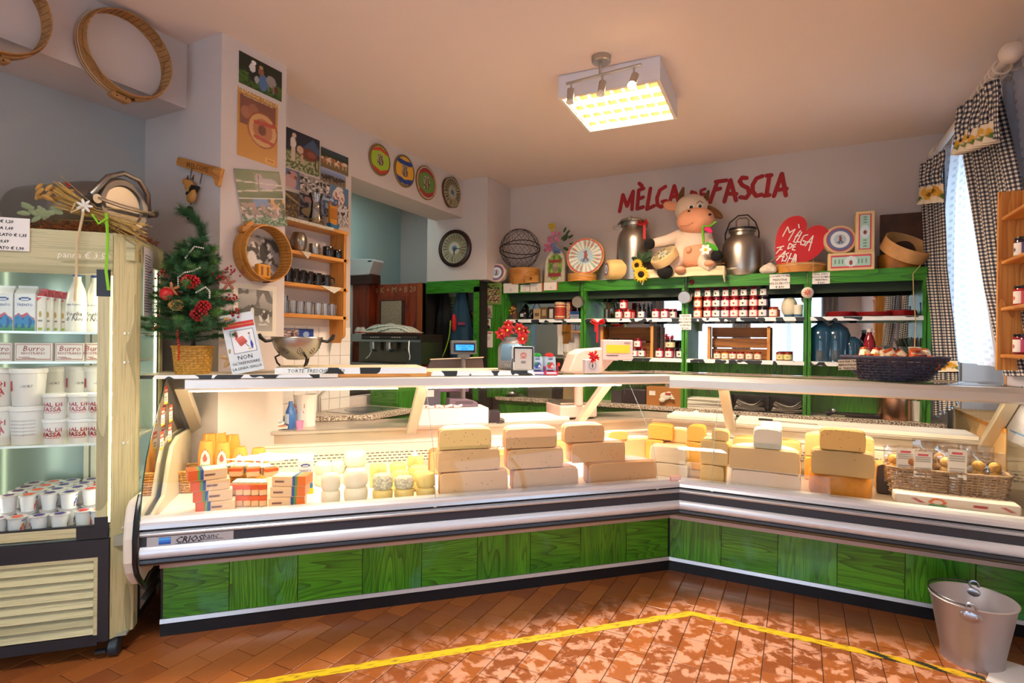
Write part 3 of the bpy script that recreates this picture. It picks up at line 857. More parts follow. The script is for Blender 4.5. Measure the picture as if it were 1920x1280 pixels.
M().box(T0, -1.02, -.163, -.15, .545, .585).obj('door_bottom_rail', MOAKF, fg)
M().box(-.905, -.901, -.162, -.155, .60, 1.68).obj('door_light_strip', C('#ffd98a', .4, emit=6), fg)
M().box(T0, -.95, -.158, -.154, .59, 1.668).obj('door_glass', MGLASSF, fg)
M().box(-.833, -.831, -.03, .28, .56, 1.74).obj('side_glass', MGLASSF, fg)
fm = M().box(T0, T1, -.17, -.15, .455, .53).box(-.94, T1, -.17, -.15, .09, .455).box(T0, -.94, -.17, -.15, .075, .12)
fm.obj('lower_frame', C('#191a22', .35), fg)
M().box(-.955, -.94, -.168, -.15, .12, .455).box(T0, -.955, -.168, -.15, .44, .455).obj('louvre_frame', MOAKF, fg)
for i in range(8):
    z = .122 + i * .0398; M().at((0, -.155, z + .02), (radians(-32), 0, 0)).box(T0, -.956, -.004, .004, -.0225, .0225).obj('slat', MOAKF, fg)
for i in range(7): M().at((-.835, .1, .15 + i * .05), (0, radians(30), 0)).box(-.012, .012, -.07, .18, -.022, .022).obj('side_slat', C('#8c8a80', .5), fg)
M().box(-.85, -.836, -.09, S1, .09, .50).obj('side_panel', C('#1b1c20', .5), fg)
M().box(T0, -.84, -.14, S1, .09, .10).box(T0, -.85, S1 - .01, S1, .09, 1.84).box(T0, T0 + .01, -.15, S1, .09, 1.84).box(T0, -.84, -.15, S1, .49, .535).obj('carcass', C('#8f9182', .5), fg)
M().box(T0 + .01, -.85, S1 - .02, S1 - .011, .54, 1.82).obj('inner_back', C('#8fa6a2', .25, .3), fg)
for t in (-1.16, -1.13): M().box(t, t + .02, S1 - .03, S1 - .02, .54, 1.8).obj('back_rib', C('#c8c9b8', .35), fg)
for t, s in ((-.845, .27), (-.845, -.05), (-1.5, .27)): M().box(t - .006, t + .002, s - .006, s + .006, .56, 1.78).obj('light_tube', C('#fff3cf', .4, emit=4), fg)
SH = [1.421, 1.293, .937, .565]
for z in SH:
    m = M()
    for i in range(44): m.box(T0 + .015 + i * .0152, T0 + .018 + i * .0152, -.12, S1 - .03, z - .006, z)
    m.box(T0 + .01, -.86, -.125, -.12, z - .009, z + .001).box(T0 + .01, -.86, .27, .275, z - .009, z).obj('wire_shelf', C('#d9d9cf', .3, .6), fg)
for t in (-.89, -1.45): M().at((t, -.12, 0)).box(-.015, .015, -.02, .05, .05, .09).obj('castor_fork', C('#20242a', .4), fg)
for t in (-.89, -1.45):
    c_ = M().at((t, -.115, .043), (0, radians(90), 0)).cyl(.043, -.02, .02, 24).obj('castor_wheel', C('#1d2a33', .35), fg, 1, bev=.006)
M().at((-.935, -.14, .035)).box(-.02, .02, -.012, .012, -.006, .006).obj('castor_brake', C('#20242a', .4), fg)
# inside lights
for t, s, p in ((-.90, .2, 1.8), (-.92, -.08, 1.5), (-1.42, -.05, 1.3)):
    l = area('fridge_light', FL.w(t, s, 1.15), (radians(90), 0, FL.rz + radians(110 if t > -1.1 else -80)), .03, 1.1, p, (1, .93, .72))
# writing on the header
text('panna € 3,50', .036, C('#f3efe2', .6), fg, (-1.10, -.1625, 1.735), align='LEFT', shear=.15)
# ================================================================== GREEN SHELF UNIT ON THE BACK WALL
YU = 5.08
ux = [FW.at(x, 600, s=YU).x for x in (946, 1094, 1284, 1514)] + [.83]
ZT, ZB = 1.985, 1.885; Z1, Z2, ZG = 1.625, 1.268, .835
su = thing('shelf_unit', 'green-stained wooden wall unit with mirror back and cow-print shelf edges', 'shelf unit', (0, 0, 0))
for a, b in zip(ux, ux[1:]):
    M().box(a + .002, b - .002, YU - .012, YU + .01, ZB, ZT).obj('top_board', MGS, su, bev=.002)
M().box(ux[0] - .04, ux[-1] + .1, YU + .0, 5.39, ZT - .025, ZT - .005).obj('top_shelf', MGS, su)
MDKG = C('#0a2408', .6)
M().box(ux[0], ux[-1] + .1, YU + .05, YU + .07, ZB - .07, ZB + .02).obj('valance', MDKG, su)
for i, x in enumerate(ux):
    M().box(x - .027, x - .003, YU - .006, 5.38, ZG, ZB).obj('divider', MGSV, su); M().box(x + .003, x + .027, YU - .006, 5.38, ZG, ZB).obj('divider', MGSV, su)
MMIR = C('#dfe6ea', .02, 1)
for i, (a, b) in enumerate(zip(ux, ux[1:])):
    M().box(a + .027, b - .027, 5.372, 5.378, Z2 - .0, ZB).obj('mirror', MMIR, su)
    M().box(a + .027, b - .027, 5.36, 5.37, ZG, Z2 - .03).obj('back_panel', MGSV, su)
    for z in (Z1, Z2):
        if i == 0 and z == Z2: continue
        M().box(a + .027, b - .027, YU + .01, 5.37, z - .012, z).obj('shelf', C('#c9d6d2', .15, 0, coat=.5), su)
        M().box(a + .02, b - .02, YU - .008, YU + .008, z - .034, z - .004).obj('cow_edging', MCOW, su)
gw = thing('granite_worktop', 'speckled granite worktop along the foot of the green shelf unit', 'worktop', (0, 0, 0))
M().box(-2.78, .95, YU - .02, 5.38, ZG - .035, ZG).obj('slab', MGRAN, gw, bev=.003)
bc = thing('base_cabinet', 'green wooden base cabinets under the granite worktop on the back wall', 'cabinet', (0, 0, 0))
M().box(-2.76, .93, YU + .03, 5.38, 0, ZG - .036).obj('carcass', MGS, bc)
for i in range(7):
    a = -2.74 + i * .52; d = M().box(a + .004, a + .516, YU + .005, YU + .029, .1, ZG - .08).obj('door', MGSV, bc, bev=.002)
    M().sph((a + .46, YU - .004, .70), .012, 10, 8).obj('knob', C('#151515', .4), d, 1)

# tall green planks and pale post left of the unit, with pinned photographs
pk = thing('plank_panel', 'tall green plank panel with pinned photos left of the shelf unit', 'panel', (0, 0, 0))
a = FW.at(906, 620, s=YU).x
for i in range(3):
    w = (ux[0] - .03 - a) / 3; M().box(a + i * w + .0015, a + (i + 1) * w - .0015, YU, YU + .02, .82, ZT - .1).obj('plank', MGSV, pk, bev=.002)
M().box(a - .03, ux[0] - .03, YU - .01, YU + .03, ZT - .1, ZT).obj('top_rail', MGS, pk)
po = thing('wall_post', 'pale narrow post between coat alcove and green planks', 'post', (0, 0, 0))
M().box(FW.at(895, 620, s=5.0).x, FW.at(907, 620, s=5.0).x, 5.0, 5.06, .8, 1.90).obj('post', C('#cdbfa8', .6), po)


def photo(fr, name, label, px, d, ops, bg, n=(30, 30), cat='photo', group=None, frame=None, mat=None, tilt=0, th=.002, margin='#efeae2', m_=.0):
    t0, t1, z0, z1 = fr.face(*px, d); w, h = t1 - t0, z1 - z0
    o = fthing(fr, name, label, cat, (t0 + t1) / 2, d, z0, group, rot=(0, tilt, 0) if tilt else None)
    M().box(-w / 2, w / 2, -th, 0, 0, h).obj('sheet', C(margin, .6), o)
    p = pr_rect(w * (1 - 2 * m_), h * (1 - 2 * m_), bg, ops, *n, name='picture', parent=o, y=-th - .0006, gloss=True)
    p.location = (0, 0, h * m_)
    return o, w, h


COWS = lambda k, c1='#d8cfc4', c2='#5a3a2c': [o for i in range(k) for o in (('e', .15 + .7 * i / max(1, k - 1), .42 + .06 * ((i * 7) % 3), .11, .10, c1 if i % 2 else c2), ('e', .06 + .7 * i / max(1, k - 1), .5 + .06 * ((i * 7) % 3), .045, .06, c2 if i % 2 else c1),
                                            ('r', .08 + .7 * i / max(1, k - 1), .25, .10 + .7 * i / max(1, k - 1), .42, c1 if i % 2 else c2), ('r', .2 + .7 * i / max(1, k - 1), .25, .22 + .7 * i / max(1, k - 1), .42, c1 if i % 2 else c2))]
MEADOW = [('g', 0, 0, 1, .5, '#3f6b2a', '#6c9040'), ('n', 0, 0, 1, .5, 14, 0, .15, '#2f4d20', 1), ('g', 0, .5, 1, 1, '#1e3320', '#3a5b78')]
photo(FW, 'pinned_photo', 'colour photo of a group of people on grass pinned above the planks', (901, 531, 940, 571), YU - .012, [('n', .1, .15, .9, .9, 9, 2, .0, '#2a1f22', 1), ('n', .1, .1, .9, .7, 12, 5, .12, '#c9b3a4', 1), ('n', .1, .1, .9, .7, 15, 8, .25, '#a02c2c', 1)], '#6f8a3c')
photo(FW, 'pinned_photo', 'small brownish photo pinned below the group photo', (908, 572, 923, 596), YU - .004, [('e', .5, .5, .3, .3, '#8a6a58'), ('n', 0, 0, 1, .5, 8, 3, .1, '#5a3b20', 1)], '#b5aaa2', (16, 20))
photo(FW, 'pinned_photo', 'small portrait photo of a man in dark clothes on the green planks', (909, 598, 920, 616), YU - .004, [('e', .5, .62, .22, .25, '#b47e62'), ('e', .5, .8, .24, .12, '#4a3526'), ('e', .5, .1, .45, .3, '#1d1f26')], '#dcdad6', (16, 20))
o, w, h = photo(FW, 'note_sheet', 'white tear-off note sheet with red heading on the green planks', (906, 621, 924, 651), YU - .004, [('r', .2, .86, .9, .94, '#b8343a'), ('r', .1, .62, .8, .65, '#9a9390'), ('r', .1, .5, .7, .53, '#9a9390')], '#e6e0dc', (16, 24), 'note')
photo(FW, 'yellow_note', 'yellow price note on the green rail above the coats', (875, 533, 891, 548), 4.885, [('r', .2, .7, .8, .8, '#4b3b12'), ('r', .12, .45, .88, .58, '#4b3b12'), ('r', .2, .15, .8, .3, '#4b3b12')], '#e8b62a', (16, 12), 'note')

# coat alcove under the clock pillar
ca = thing('coat_alcove', 'dark coat alcove framed in green wood beneath the clock pillar', 'alcove', (0, 0, 0))
a0, a1 = FW.at(800, 600, s=4.9).x, FW.at(895, 600, s=4.9).x
M().box(a0, a1 + .01, 4.88, 4.92, FW.at(850, 549, s=4.9).z, 2.02).box(a1 - .035, a1 + .01, 4.88, 4.92, .8, 1.95).obj('green_frame', MGS, ca)
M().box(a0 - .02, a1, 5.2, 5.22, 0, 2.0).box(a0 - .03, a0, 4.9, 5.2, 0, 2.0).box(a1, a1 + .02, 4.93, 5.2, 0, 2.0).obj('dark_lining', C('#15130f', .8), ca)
photo(FW, 'wall_notice', 'large printed notice with green heading behind the hanging coats', (828, 543, 858, 610), 5.15, [('r', 0, .8, 1, 1, '#c6d0b8'), ('g', 0, .4, 1, .8, '#b9c79c', '#7f9a5c')] + [('r', .1, .75 - i * .09, .9, .77 - i * .09, '#5c6b4a') for i in range(7)], '#c9cfc4', (24, 40), 'notice')
photo(FW, 'wall_mirror', 'narrow grey board with small photos beside the blue coat', (877, 548, 895, 620), 5.15, [('r', .1, .05, .6, .5, '#46382f'), ('n', .1, .05, .6, .5, 10, 3, .05, '#b8a89a', 1)], '#7f837e', (16, 40), 'board')


def coat(name, label, px, y, cols, ops=()):
    t0, t1, z0, z1 = FW.face(*px, y); cx, w, h = (t0 + t1) / 2, t1 - t0, z1 - z0
    o = thing(name, label, 'coat', (cx, y, z0))
    def fn(u, v):
        a = 2 * pi * u; ww = w / 2 * (.28 + .72 * min(1, (1 - v) * 1.6 + .05)) * (1 if v < .97 else .6)
        r = 1 + .10 * sin(a * 5 + v * 3) + .05 * sin(a * 9 + 4 * v)
        return (ww * r * cos(a), .35 * ww * r * sin(a) - .02, v * h)
    m = M().grid(fn, 48, 24); o1 = m.obj('body', C(cols[0], .85, 0, .3, 12), o, 2)
    return o, w, h


o, w, h = coat('hanging_coat', 'long black coat hanging in the alcove', (818, 541, 852, 690), 5.05, ('#08090c',))
o, w, h = coat('hanging_jacket', 'dark blue padded jacket with red lining hanging at right in the alcove', (846, 541, 886, 675), 5.0, ('#153a50',))
M().at((-w * .22, -.06, h * .52)).sph((0, 0, 0), (.028, .03, .095), 14, 10).obj('red_lining', C('#b3121a', .7), o, 1)
M().at((.02, -.07, h * .50)).box(-.02, .06, -.005, .01, -.01, .02).obj('sleeve_band', C('#8a3350', .7), o)
M().tube([(-w * .35 + .1 * sin(i * .35) * .3 - i * .012, -.075, h * .55 - i * .045) for i in range(13)], .006, 6).obj('lime_cord', C('#8fc21a', .5), o, 1)

# ------------------------------------------------------------------ jars
MLIDR = C('#7f1017', .3, .3); MLIDK = C('#17131a', .3, .4); MLIDO = C('#b5521c', .3, .3)


def make_jar(label, cat, r, h, body, lid, labelcol, blob, loc, honey=False, rz=0, group=None, name='jam_jar'):
    j = thing(name, label, cat, loc, rz, group)
    M().lathe([(0, 0), (r * .9, 0), (r, h * .06), (r, h * .80), (r * .92, h * .86), (0, h * .86)], 16).obj('glass_body', C(body, .12, 0, coat=.6), j, 1)
    M().lathe([(0, h), (r * .94, h), (r * .97, h * .97), (r * .97, h * .865), (0, h * .86)], 16).obj('lid', lid, j, 1)
    m = M(); f = painter(labelcol, [('r', .76, 0, 1, 1, blob[1])] + [('e', .42, .45, .1, .16, blob[0])])
    m.grid(lambda u, v: (r * 1.012 * sin((u - .5) * 2.5), -r * 1.012 * cos((u - .5) * 2.5), h * (.12 + .6 * v)), 20, 9, col=f)
    m.obj('label', MPRINT, j)
    return j


def jx(x, z, y): return FW.at(x, 585 if z > 1.5 else 660, s=y).x


FRU = [('apricot', '#c4561a', '#e07a3a', '#d9622a', MLIDR), ('lingonberry', '#8c1420', '#3b2530', '#c2303a', MLIDR), ('mixed berry', '#38122c', '#2a2a3a', '#6d6aa0', MLIDR), ('raspberry', '#7d1230', '#b03060', '#d04a7a', MLIDR),
       ('strawberry', '#a81420', '#c8202a', '#e0545a', MLIDR), ('blackberry', '#240c1c', '#3a1a30', '#c46a82', MLIDR), ('cherry', '#8a0f1c', '#d0283a', '#e2485a', MLIDR), ('blueberry', '#1c1028', '#28203c', '#5a4f80', MLIDK)]
cxs = [1308.6, 1327.4, 1343.8, 1360.7, 1377.7, 1394.6, 1413.3, 1431, 1450.6]
RW = ['bottom', 'middle', 'top']; jp = 8.75e-2
for c in range(9):
    for r in range(3 if c < 8 else 1):
        f = FRU[c % 8]; x = jx(cxs[c], 2, 5.16)
        lab = f'{f[0]} jam jar in the {RW[r]} row of the jar wall, {ORD[c]} from the left' if c < 8 else 'apricot jam jar standing alone at the right end of the jar wall'
        if r == 0:
            pj = make_jar(lab, 'jar', .0375, .086, f[1], f[4], '#ece6e0', (f[2], f[3]), (x, 5.16, Z1), group='jam jars stacked three high')
        else: dup(pj, (x, 5.16, Z1 + r * .0875), label=lab)
jl = []
def jar1(x, z, y, f, lab, lvl=0, h=.086, r=.037):
    return make_jar(lab, 'jar', r, h, f[1], f[4], '#ece6e0', (f[2], f[3]), (jx(x, z, y), y, z + lvl * (h + .001)), group='loose jam jars on the green shelves')
jar1(1161, Z1, 5.16, FRU[4], 'red jam jar at the left foot of the small pyramid right of the pewter mug')
jar1(1178, Z1, 5.16, FRU[4], 'red jam jar at the right foot of the small pyramid')
jar1(1169.5, Z1, 5.16, FRU[4], 'red jam jar topping the small pyramid', 1)
jar1(1184, Z1, 5.26, FRU[4], 'red jam jar peeping out behind the small pyramid')
jar1(1204, Z1, 5.16, FRU[7], 'blueberry jam jar standing alone between the red pyramid and two purple jars')
jar1(1230, Z1, 5.16, FRU[3], 'purple-red jam jar, left of the pair near the hanging pan')
jar1(1247, Z1, 5.16, FRU[3], 'purple-red jam jar, right of the pair near the hanging pan')
jar1(1262, Z1, 5.24, FRU[5], 'dark jam jar behind the pair near the hanging pan')
jar1(1155, Z2, 5.22, FRU[7], 'dark jam jar at the left inside the open crate', 1)
jar1(1156, Z2, 5.22, FRU[7], 'dark jam jar at the left bottom inside the open crate')
jar1(1190, Z2, 5.14, FRU[5], 'dark jam jar half hidden behind the scale display')
jar1(1204, Z2, 5.14, FRU[5], 'dark jam jar at the right mouth of the open crate')
jar1(1196, Z2, 5.15, FRU[3], 'purple jam jar on top of two jars in the open crate', 1)
jar1(1237, Z2, 5.14, FRU[3], 'purple jam jar right of the open crate, left bottom one')
jar1(1255, Z2, 5.14, FRU[3], 'purple jam jar right of the open crate, right bottom one')
jar1(1276, Z2, 5.18, FRU[7], 'dark jam jar against the divider right of the open crate')
HON = ('honey', '#8a4a10', '#a06a20', '#e6d9b0', MLIDO)
make_jar('squat wide honey jar with dark lid on top of two purple jars', 'jar', .045, .075, '#3a2416', MLIDK, '#d9cfae', ('#8a7a4a', '#cfc39a'), (jx(1257, 1.2, 5.15), 5.15, Z2 + .087), group='loose jam jars on the green shelves')
for i, x in enumerate((1345, 1359.5, 1374, 1389, 1405, 1421)):
    make_jar(f'small fruit spread jar in front of the slatted crate, {ORD[i]} from the left', 'jar', .029, .068, ['#8a4a14', '#c08a1c', '#8a1c1c', '#8a1c1c', '#9a6a4a', '#a8601c'][i], MLIDR, '#ece2d2', ('#c86a2a', '#e2c9b0'), (jx(x, 1.2, 5.11), 5.11, Z2), group='small jars before the slatted crate')
for i, x in enumerate((1463, 1477.5)):
    make_jar(f'honey jar with cream label right of the slatted crate, {("left", "right")[i]} one', 'jar', .032, .07, '#7a3c0c', MLIDR, '#dccf96', ('#7a8a3a', '#d6c68c'), (jx(x, 1.2, 5.13), 5.13, Z2), group='two honey jars')


def crate(name, label, px, y, depth, slats, open_front, rz=0):
    t0, t1, z0, z1 = FW.face(*px, y); w, h = t1 - t0, z1 - z0
    o = thing(name, label, 'crate', ((t0 + t1) / 2, y, Z2), rz)
    for s in (-1, 1):
        M().box(s * w / 2 - .012, s * w / 2 + .012, -.0, .02, 0, h).obj('corner_post', MPINEZ, o); M().box(s * w / 2 - .006, s * w / 2 + .006, .02, depth, 0, h).obj('side_board', MCRATE, o)
    n = slats; g = .006
    for i in range(n):
        z = h * i / n; M().box(-w / 2 + .012, w / 2 - .012, depth - .008, depth, z + g, h * (i + 1) / n - g).obj('slat', MCRATE, o)
    M().box(-w / 2 + .01, w / 2 - .01, .02, depth, 0, .008).obj('bottom_board', MCRATE, o)
    return o


crate('slatted_crate', 'slatted wooden crate on its side holding small jars before it', (1329, 607, 1441, 669), 5.14, .12, 3, 1)
crate('open_crate', 'open wooden crate with red bow holding dark jam jars', (1128, 607, 1222, 665), 5.12, .2, 2, 1, 0)
# red bow on the crate
rb = thing('red_bow', 'red ribbon bow with hanging tails on the left corner of the open crate', 'bow', (FW.at(1122, 606, s=5.07).x, 5.055, FW.at(1122, 606, s=5.07).z))
m = M()
for s in (-1, 1): m.tube([(0, 0, 0), (s * .03, -.01, .02), (s * .055, -.008, .03), (s * .06, 0, .01), (s * .03, .005, -.006), (0, 0, 0)], [.006, .012, .015, .014, .01, .006], 8)
m.obj('loops', C('#d3171f', .35), rb, 1); M().box(-.012, .006, -.004, .0, -.18, 0).box(-.03, -.016, -.006, -.002, -.08, 0).obj('tails', C('#d3171f', .35), rb)

# hanging pans on the dividers
for i, (x, y, lab) in enumerate(((1084, 565, 'small steel saucepan hanging from the divider by the red tin'), (1284, 556, 'small steel saucepan hanging from the divider left of the jar wall'))):
    p = FW.at(x, y, s=YU - .04)
    t = thing('hanging_saucepan', lab, 'saucepan', (p.x, YU - .012, p.z), 0, 'saucepans hung on the dividers', rot=(radians(8), radians(8), 0))
    M().at((0, 0, 0), (radians(90), 0, 0)).lathe([(0, .055), (.050, .055), (.054, .05), (.058, .0), (.056, .0), (.05, .05), (0, .051)], 28).obj('pan', C('#b8b6b0', .3, 1), t, 1)
    M().box(-.006, .006, -.012, -.006, .056, .19).obj('handle', C('#1a1a1c', .5), t, bev=.002)

# white egg-shaped vase and the candle cup
p = jx(1480, 2, 5.2)
t = thing('egg_vase', 'cream egg-shaped ceramic vase with blue foot on the middle shelf', 'vase', (p, 5.2, Z1)); h = .165
M().lathe([(0, .02), (.042, .02), (.058, .05), (.062, .085), (.055, .125), (.038, .155), (.022, h), (.018, h - .006), (0, h - .02)], 24).obj('body', C('#ddd6bd', .4), t, 1); M().lathe([(0, 0), (.034, 0), (.044, .024), (0, .024)], 24).obj('foot', C('#4d6f8f', .4), t, 1)
p = jx(1497, 2, 5.16)
t = thing('ceramic_cup', 'white straight ceramic cup with blue foot beside the egg vase', 'cup', (p, 5.16, Z1))
M().lathe([(0, .022), (.032, .022), (.034, .10), (.03, .10), (.028, .03), (0, .03)], 24).obj('body', C('#e4e0d2', .4), t, 1); M().cyl(.032, 0, .022, 24).obj('foot', C('#4d6f8f', .4), t, 1)
p = FW.at(1514, 549, s=YU - .03)
t = thing('hanging_ornament', 'white ball ornament with red poinsettia hanging at the divider', 'ornament', (p.x, YU - .05, p.z))
M().sph((0, 0, 0), .045, 20, 14).obj('ball', C('#e8e0d0', .4), t, 1)
m = M()
for i in range(8):
    a = i * pi / 4; m.prism([(0, 0), (cos(a - .25) * .017, sin(a - .25) * .017), (cos(a) * .032, sin(a) * .032), (cos(a + .25) * .017, sin(a + .25) * .017)], -.046, -.040, 'y')
m.obj('petals', C('#c4181e', .5), t); M().sph((0, -.044, 0), .007, 8, 6).obj('flower_heart', C('#e2b23a', .5), t); M().tube([(0, 0, .045), (0, .02, .16)], .0012, 4).obj('thread', C('#c9b98a', .7), t)

# pewter mug with dried plants
p = jx(1138, 2, 5.2)
t = thing('pewter_mug', 'pewter mug with dark dried plants at the left of the second shelf bay', 'mug', (p, 5.2, Z1))
M().lathe([(0, 0), (.03, 0), (.028, .05), (.03, .09), (.027, .09), (.025, .01), (0, .01)], 20).obj('mug', C('#7d7a74', .35, 1), t, 1)
m = M()
for i in range(26):
    a = random.uniform(0, 6.3); q = random.uniform(.03, .11); m.tube([(0, 0, .05), (cos(a) * q * .5, sin(a) * q * .3, .12), (cos(a) * q, sin(a) * q * .4, random.uniform(.14, .2))], [.001, .002, .003], 4)
m.obj('dried_stems', C('#2c3a1f', .8), t, kind='stuff')

# glass jar of utensils / glasses behind
for i, x in enumerate((1196, 1212)):
    t = thing('storage_jar', f'tall clear glass jar on the second bay top shelf, {("left", "right")[i]} one', 'jar', (jx(x, 2, 5.30), 5.30, Z1), 0, 'clear glass jars')
    M().lathe([(0, 0), (.032, 0), (.034, .1), (.022, .13), (.022, .15), (.02, .15), (.02, .13), (.031, .1), (.03, .004), (0, .004)], 20).obj('glass', MGLASSJ, t, 1)

# red plates and straws, bottles in the last bay
def stack_plates(x, w, n, lab):
    t = thing('plate_stack', lab, 'plates', (jx(x, 2, 5.2), 5.2, Z1), 0, 'red plates on the last bay')
    for i in range(n): put(M().lathe([(0, .0), (w * .6, .0), (w, .007), (w, .009), (w * .6, .003), (0, .003)], 36).obj('plate', C('#b3161c', .35), t, 1), (random.uniform(-.004, .004), 0, i * .005))
stack_plates(1577, .105, 7, 'low stack of red plates at the left of the last bay')
stack_plates(1640, .13, 6, 'wide stack of red plates in the middle of the last bay')
stack_plates(1690, .10, 8, 'low stack of red plates at the right of the last bay')
MBLUE = C('#1d4560', .12, 0, coat=.6)
for i, (x, y, w, h, lab) in enumerate(((1540, 5.2, .10, .31, 'large blue-tinted water bottle against the divider'), (1568, 5.22, .10, .31, 'large blue-tinted water bottle, right of the other large one'), (1597, 5.24, .085, .2, 'shorter blue-grey bottle left of the red bottle'))):
    t = thing('water_bottle', lab, 'bottle', (jx(x, 1.2, y), y, Z2), 0, 'blue bottles in the last bay')
    M().lathe([(0, 0), (w * .92, 0), (w, .02), (w, h * .68), (w * .8, h * .86), (w * .35, h * .97), (w * .3, h), (0, h)], 28).obj('bottle_body', MBLUE, t, 1)
t = thing('red_bottle', 'dark red juice bottle with pale cap and label in the last bay', 'bottle', (jx(1630, 1.2, 5.15), 5.15, Z2))
M().lathe([(0, 0), (.038, 0), (.042, .02), (.042, .15), (.03, .19), (.018, .22), (.018, .235), (0, .235)], 24).obj('bottle_body', C('#8a1428', .12, 0, coat=.6), t, 1); M().cyl(.02, .235, .262, 16).obj('cap', C('#cfc6c8', .4), t, 1)
pr_rect(.05, .05, '#d5742a', [('r', .1, .2, .9, .3, '#f2d9a0')], 10, 10, 'label', t, -.0425).location = (0, 0, .03)
p = FW.at(1718, 660, s=5.14)
t = thing('straw_tub', 'white tub of drinking straws right of the dark basket', 'tub', (p.x, 5.14, Z2))
M().lathe([(0, 0), (.042, 0), (.05, .115), (.053, .115), (.053, .125), (.047, .125), (.04, .006), (0, .006)], 28).obj('tub', C('#e8e4da', .4), t, 1)
for k, col in enumerate(('#3a3f3c', '#7a2440', '#2f5a55', '#4a4448')):
    m = M()
    for i in range(9):
        a = random.uniform(0, 6.3); q = random.uniform(.2, 1); m.tube([(cos(a) * .02, sin(a) * .02, .02), (cos(a) * .075 * q - .02, sin(a) * .05 * q, .19 + random.uniform(-.02, .01))], .003, 5)
    m.obj('straws', C(col, .4), t, kind='stuff')
t = thing('glass_storage_jar', 'wide clear lidded glass jar behind the dark basket', 'jar', (jx(1665, 1.2, 5.2), 5.2, Z2))
M().lathe([(0, 0), (.07, 0), (.075, .02), (.075, .08), (.05, .10), (.05, .112), (.02, .13), (0, .135)], 28).obj('glass', MGLASSJ, t, 1)
t = thing('blue_glass', 'dark blue drinking glass at the right end of the plate shelf', 'glass', (jx(1732, 2, 5.15), 5.15, Z1))
M().lathe([(0, 0), (.022, 0), (.028, .1), (.025, .1), (.02, .006), (0, .006)], 20).obj('glass', C('#1b2a66', .1, 0, coat=.5), t, 1)

# ---- left bay: figures, tins
def box_thing(name, lab, cat, px, y, z, dep, mat, ops=None, bg='#ffffff', rz=0, n=(20, 20), bev=.002):
    t0, t1, z0, z1 = FW.face(*px, y); w, h = t1 - t0, z1 - z0
    o = thing(name, lab, cat, ((t0 + t1) / 2, y + dep / 2, z), rz)
    M().box(-w / 2, w / 2, -dep / 2, dep / 2, 0, h).obj('box', mat, o, bev=bev)
    if ops is not None:
        q = pr_rect(w * .94, h * .92, bg, ops, *n, 'label', o, -dep / 2 - .0008); q.location = (0, 0, h * .04)
    return o, w, h
t = thing('red_tin', 'round red and cream patterned biscuit tin in the left bay', 'tin', (jx(1050, 2, 5.2), 5.2, Z1))
M().lathe([(0, 0), (.055, 0), (.055, .145), (0, .145)], 28).obj('tin_body', C('#b8452e', .4, 0, 0, 60, .5, .35), t, 1); M().lathe([(0, .145), (.058, .143), (.058, .165), (.05, .172), (0, .172)], 28).obj('lid', C('#d3b58c', .4), t, 1)
M().lathe([(.0556, .02), (.0556, .03)], 28).obj('cream_band', C('#e3cfa4', .5), t, 1); M().lathe([(.0556, .12), (.0556, .13)], 28).obj('cream_band', C('#e3cfa4', .5), t, 1)
box_thing('patterned_box', 'narrow red box with cream pattern beside the round tin', 'box', (1062, 560, 1069, 593), 5.18, Z1, .06, C('#8e2a1c', .5), [('n', 0, 0, 1, 1, 12, 2, .0, '#e0c8a0', 1)], '#8e2a1c')
box_thing('blue_box', 'small blue medicine-like boxes under the hanging saucepan', 'box', (1069, 579, 1086, 594), 5.16, Z1, .05, C('#2b5fa8', .5), [('r', 0, .4, 1, .55, '#dfe6ee'), ('r', 0, 0, 1, .3, '#c9cfd6')], '#2b5fa8')
box_thing('black_tin', 'dark tin with pale label left of the round red tin', 'tin', (1028, 569, 1039, 593), 5.18, Z1, .05, C('#241f1e', .35), [('r', .2, .1, .8, .8, '#b8b4ac')], '#241f1e')
box_thing('brown_tin', 'brown tea tin in the middle of the left bay', 'tin', (1014, 570, 1026, 593), 5.18, Z1, .05, C('#5c4426', .35), [('r', .2, .3, .8, .8, '#a08a5c')], '#5c4426')
box_thing('cream_tin', 'cream tin with brown print in the left bay', 'tin', (1000, 573, 1013, 593), 5.18, Z1, .05, C('#a58a68', .4), [('r', .2, .3, .8, .6, '#5a4630')], '#a58a68')
t = thing('cow_figurine', 'black and white cow figurine with flowers at the left end of the left bay', 'figurine', (jx(954, 2, 5.12), 5.12, Z1))
M().sph((0, 0, .03), (.028, .02, .022), 14, 10).sph((-.024, -.012, .048), (.013, .012, .014), 12, 8).cyl(.006, 0, .02, 8).obj('cow_body', MCOW, t, 1)
m = M(); random.seed(3)
for i in range(14): m.sph((random.uniform(-.05, .07), random.uniform(0, .03), random.uniform(.06, .14)), random.uniform(.008, .014), 8, 6)
m.obj('flowers', C('#b98a3a', .7, 0, 0, 60, .5, .5), t, 1, kind='stuff')
t = thing('wood_gnome', 'small brown woven figure behind the cow figurine', 'figurine', (jx(962, 2, 5.22), 5.22, Z1))
M().lathe([(0, 0), (.05, 0), (.055, .06), (.035, .11), (.038, .15), (.0, .19)], 20).obj('body', C('#5a3d24', .8, 0, .4, 90), t, 1)
m = M()
for s in (-1, 1): m.sph((s * .02, -.03, .125), .006, 8, 6)
m.obj('eyes', C('#17100a', .4), t, 1)
t = thing('black_kettle', 'black teapot with looped handle in the left bay', 'teapot', (jx(983, 2, 5.22), 5.22, Z1))
M().lathe([(0, 0), (.04, 0), (.055, .03), (.055, .07), (.03, .10), (0, .105)], 24).sph((0, 0, .112), .01, 10, 8).obj('pot', C('#121214', .25), t, 1)
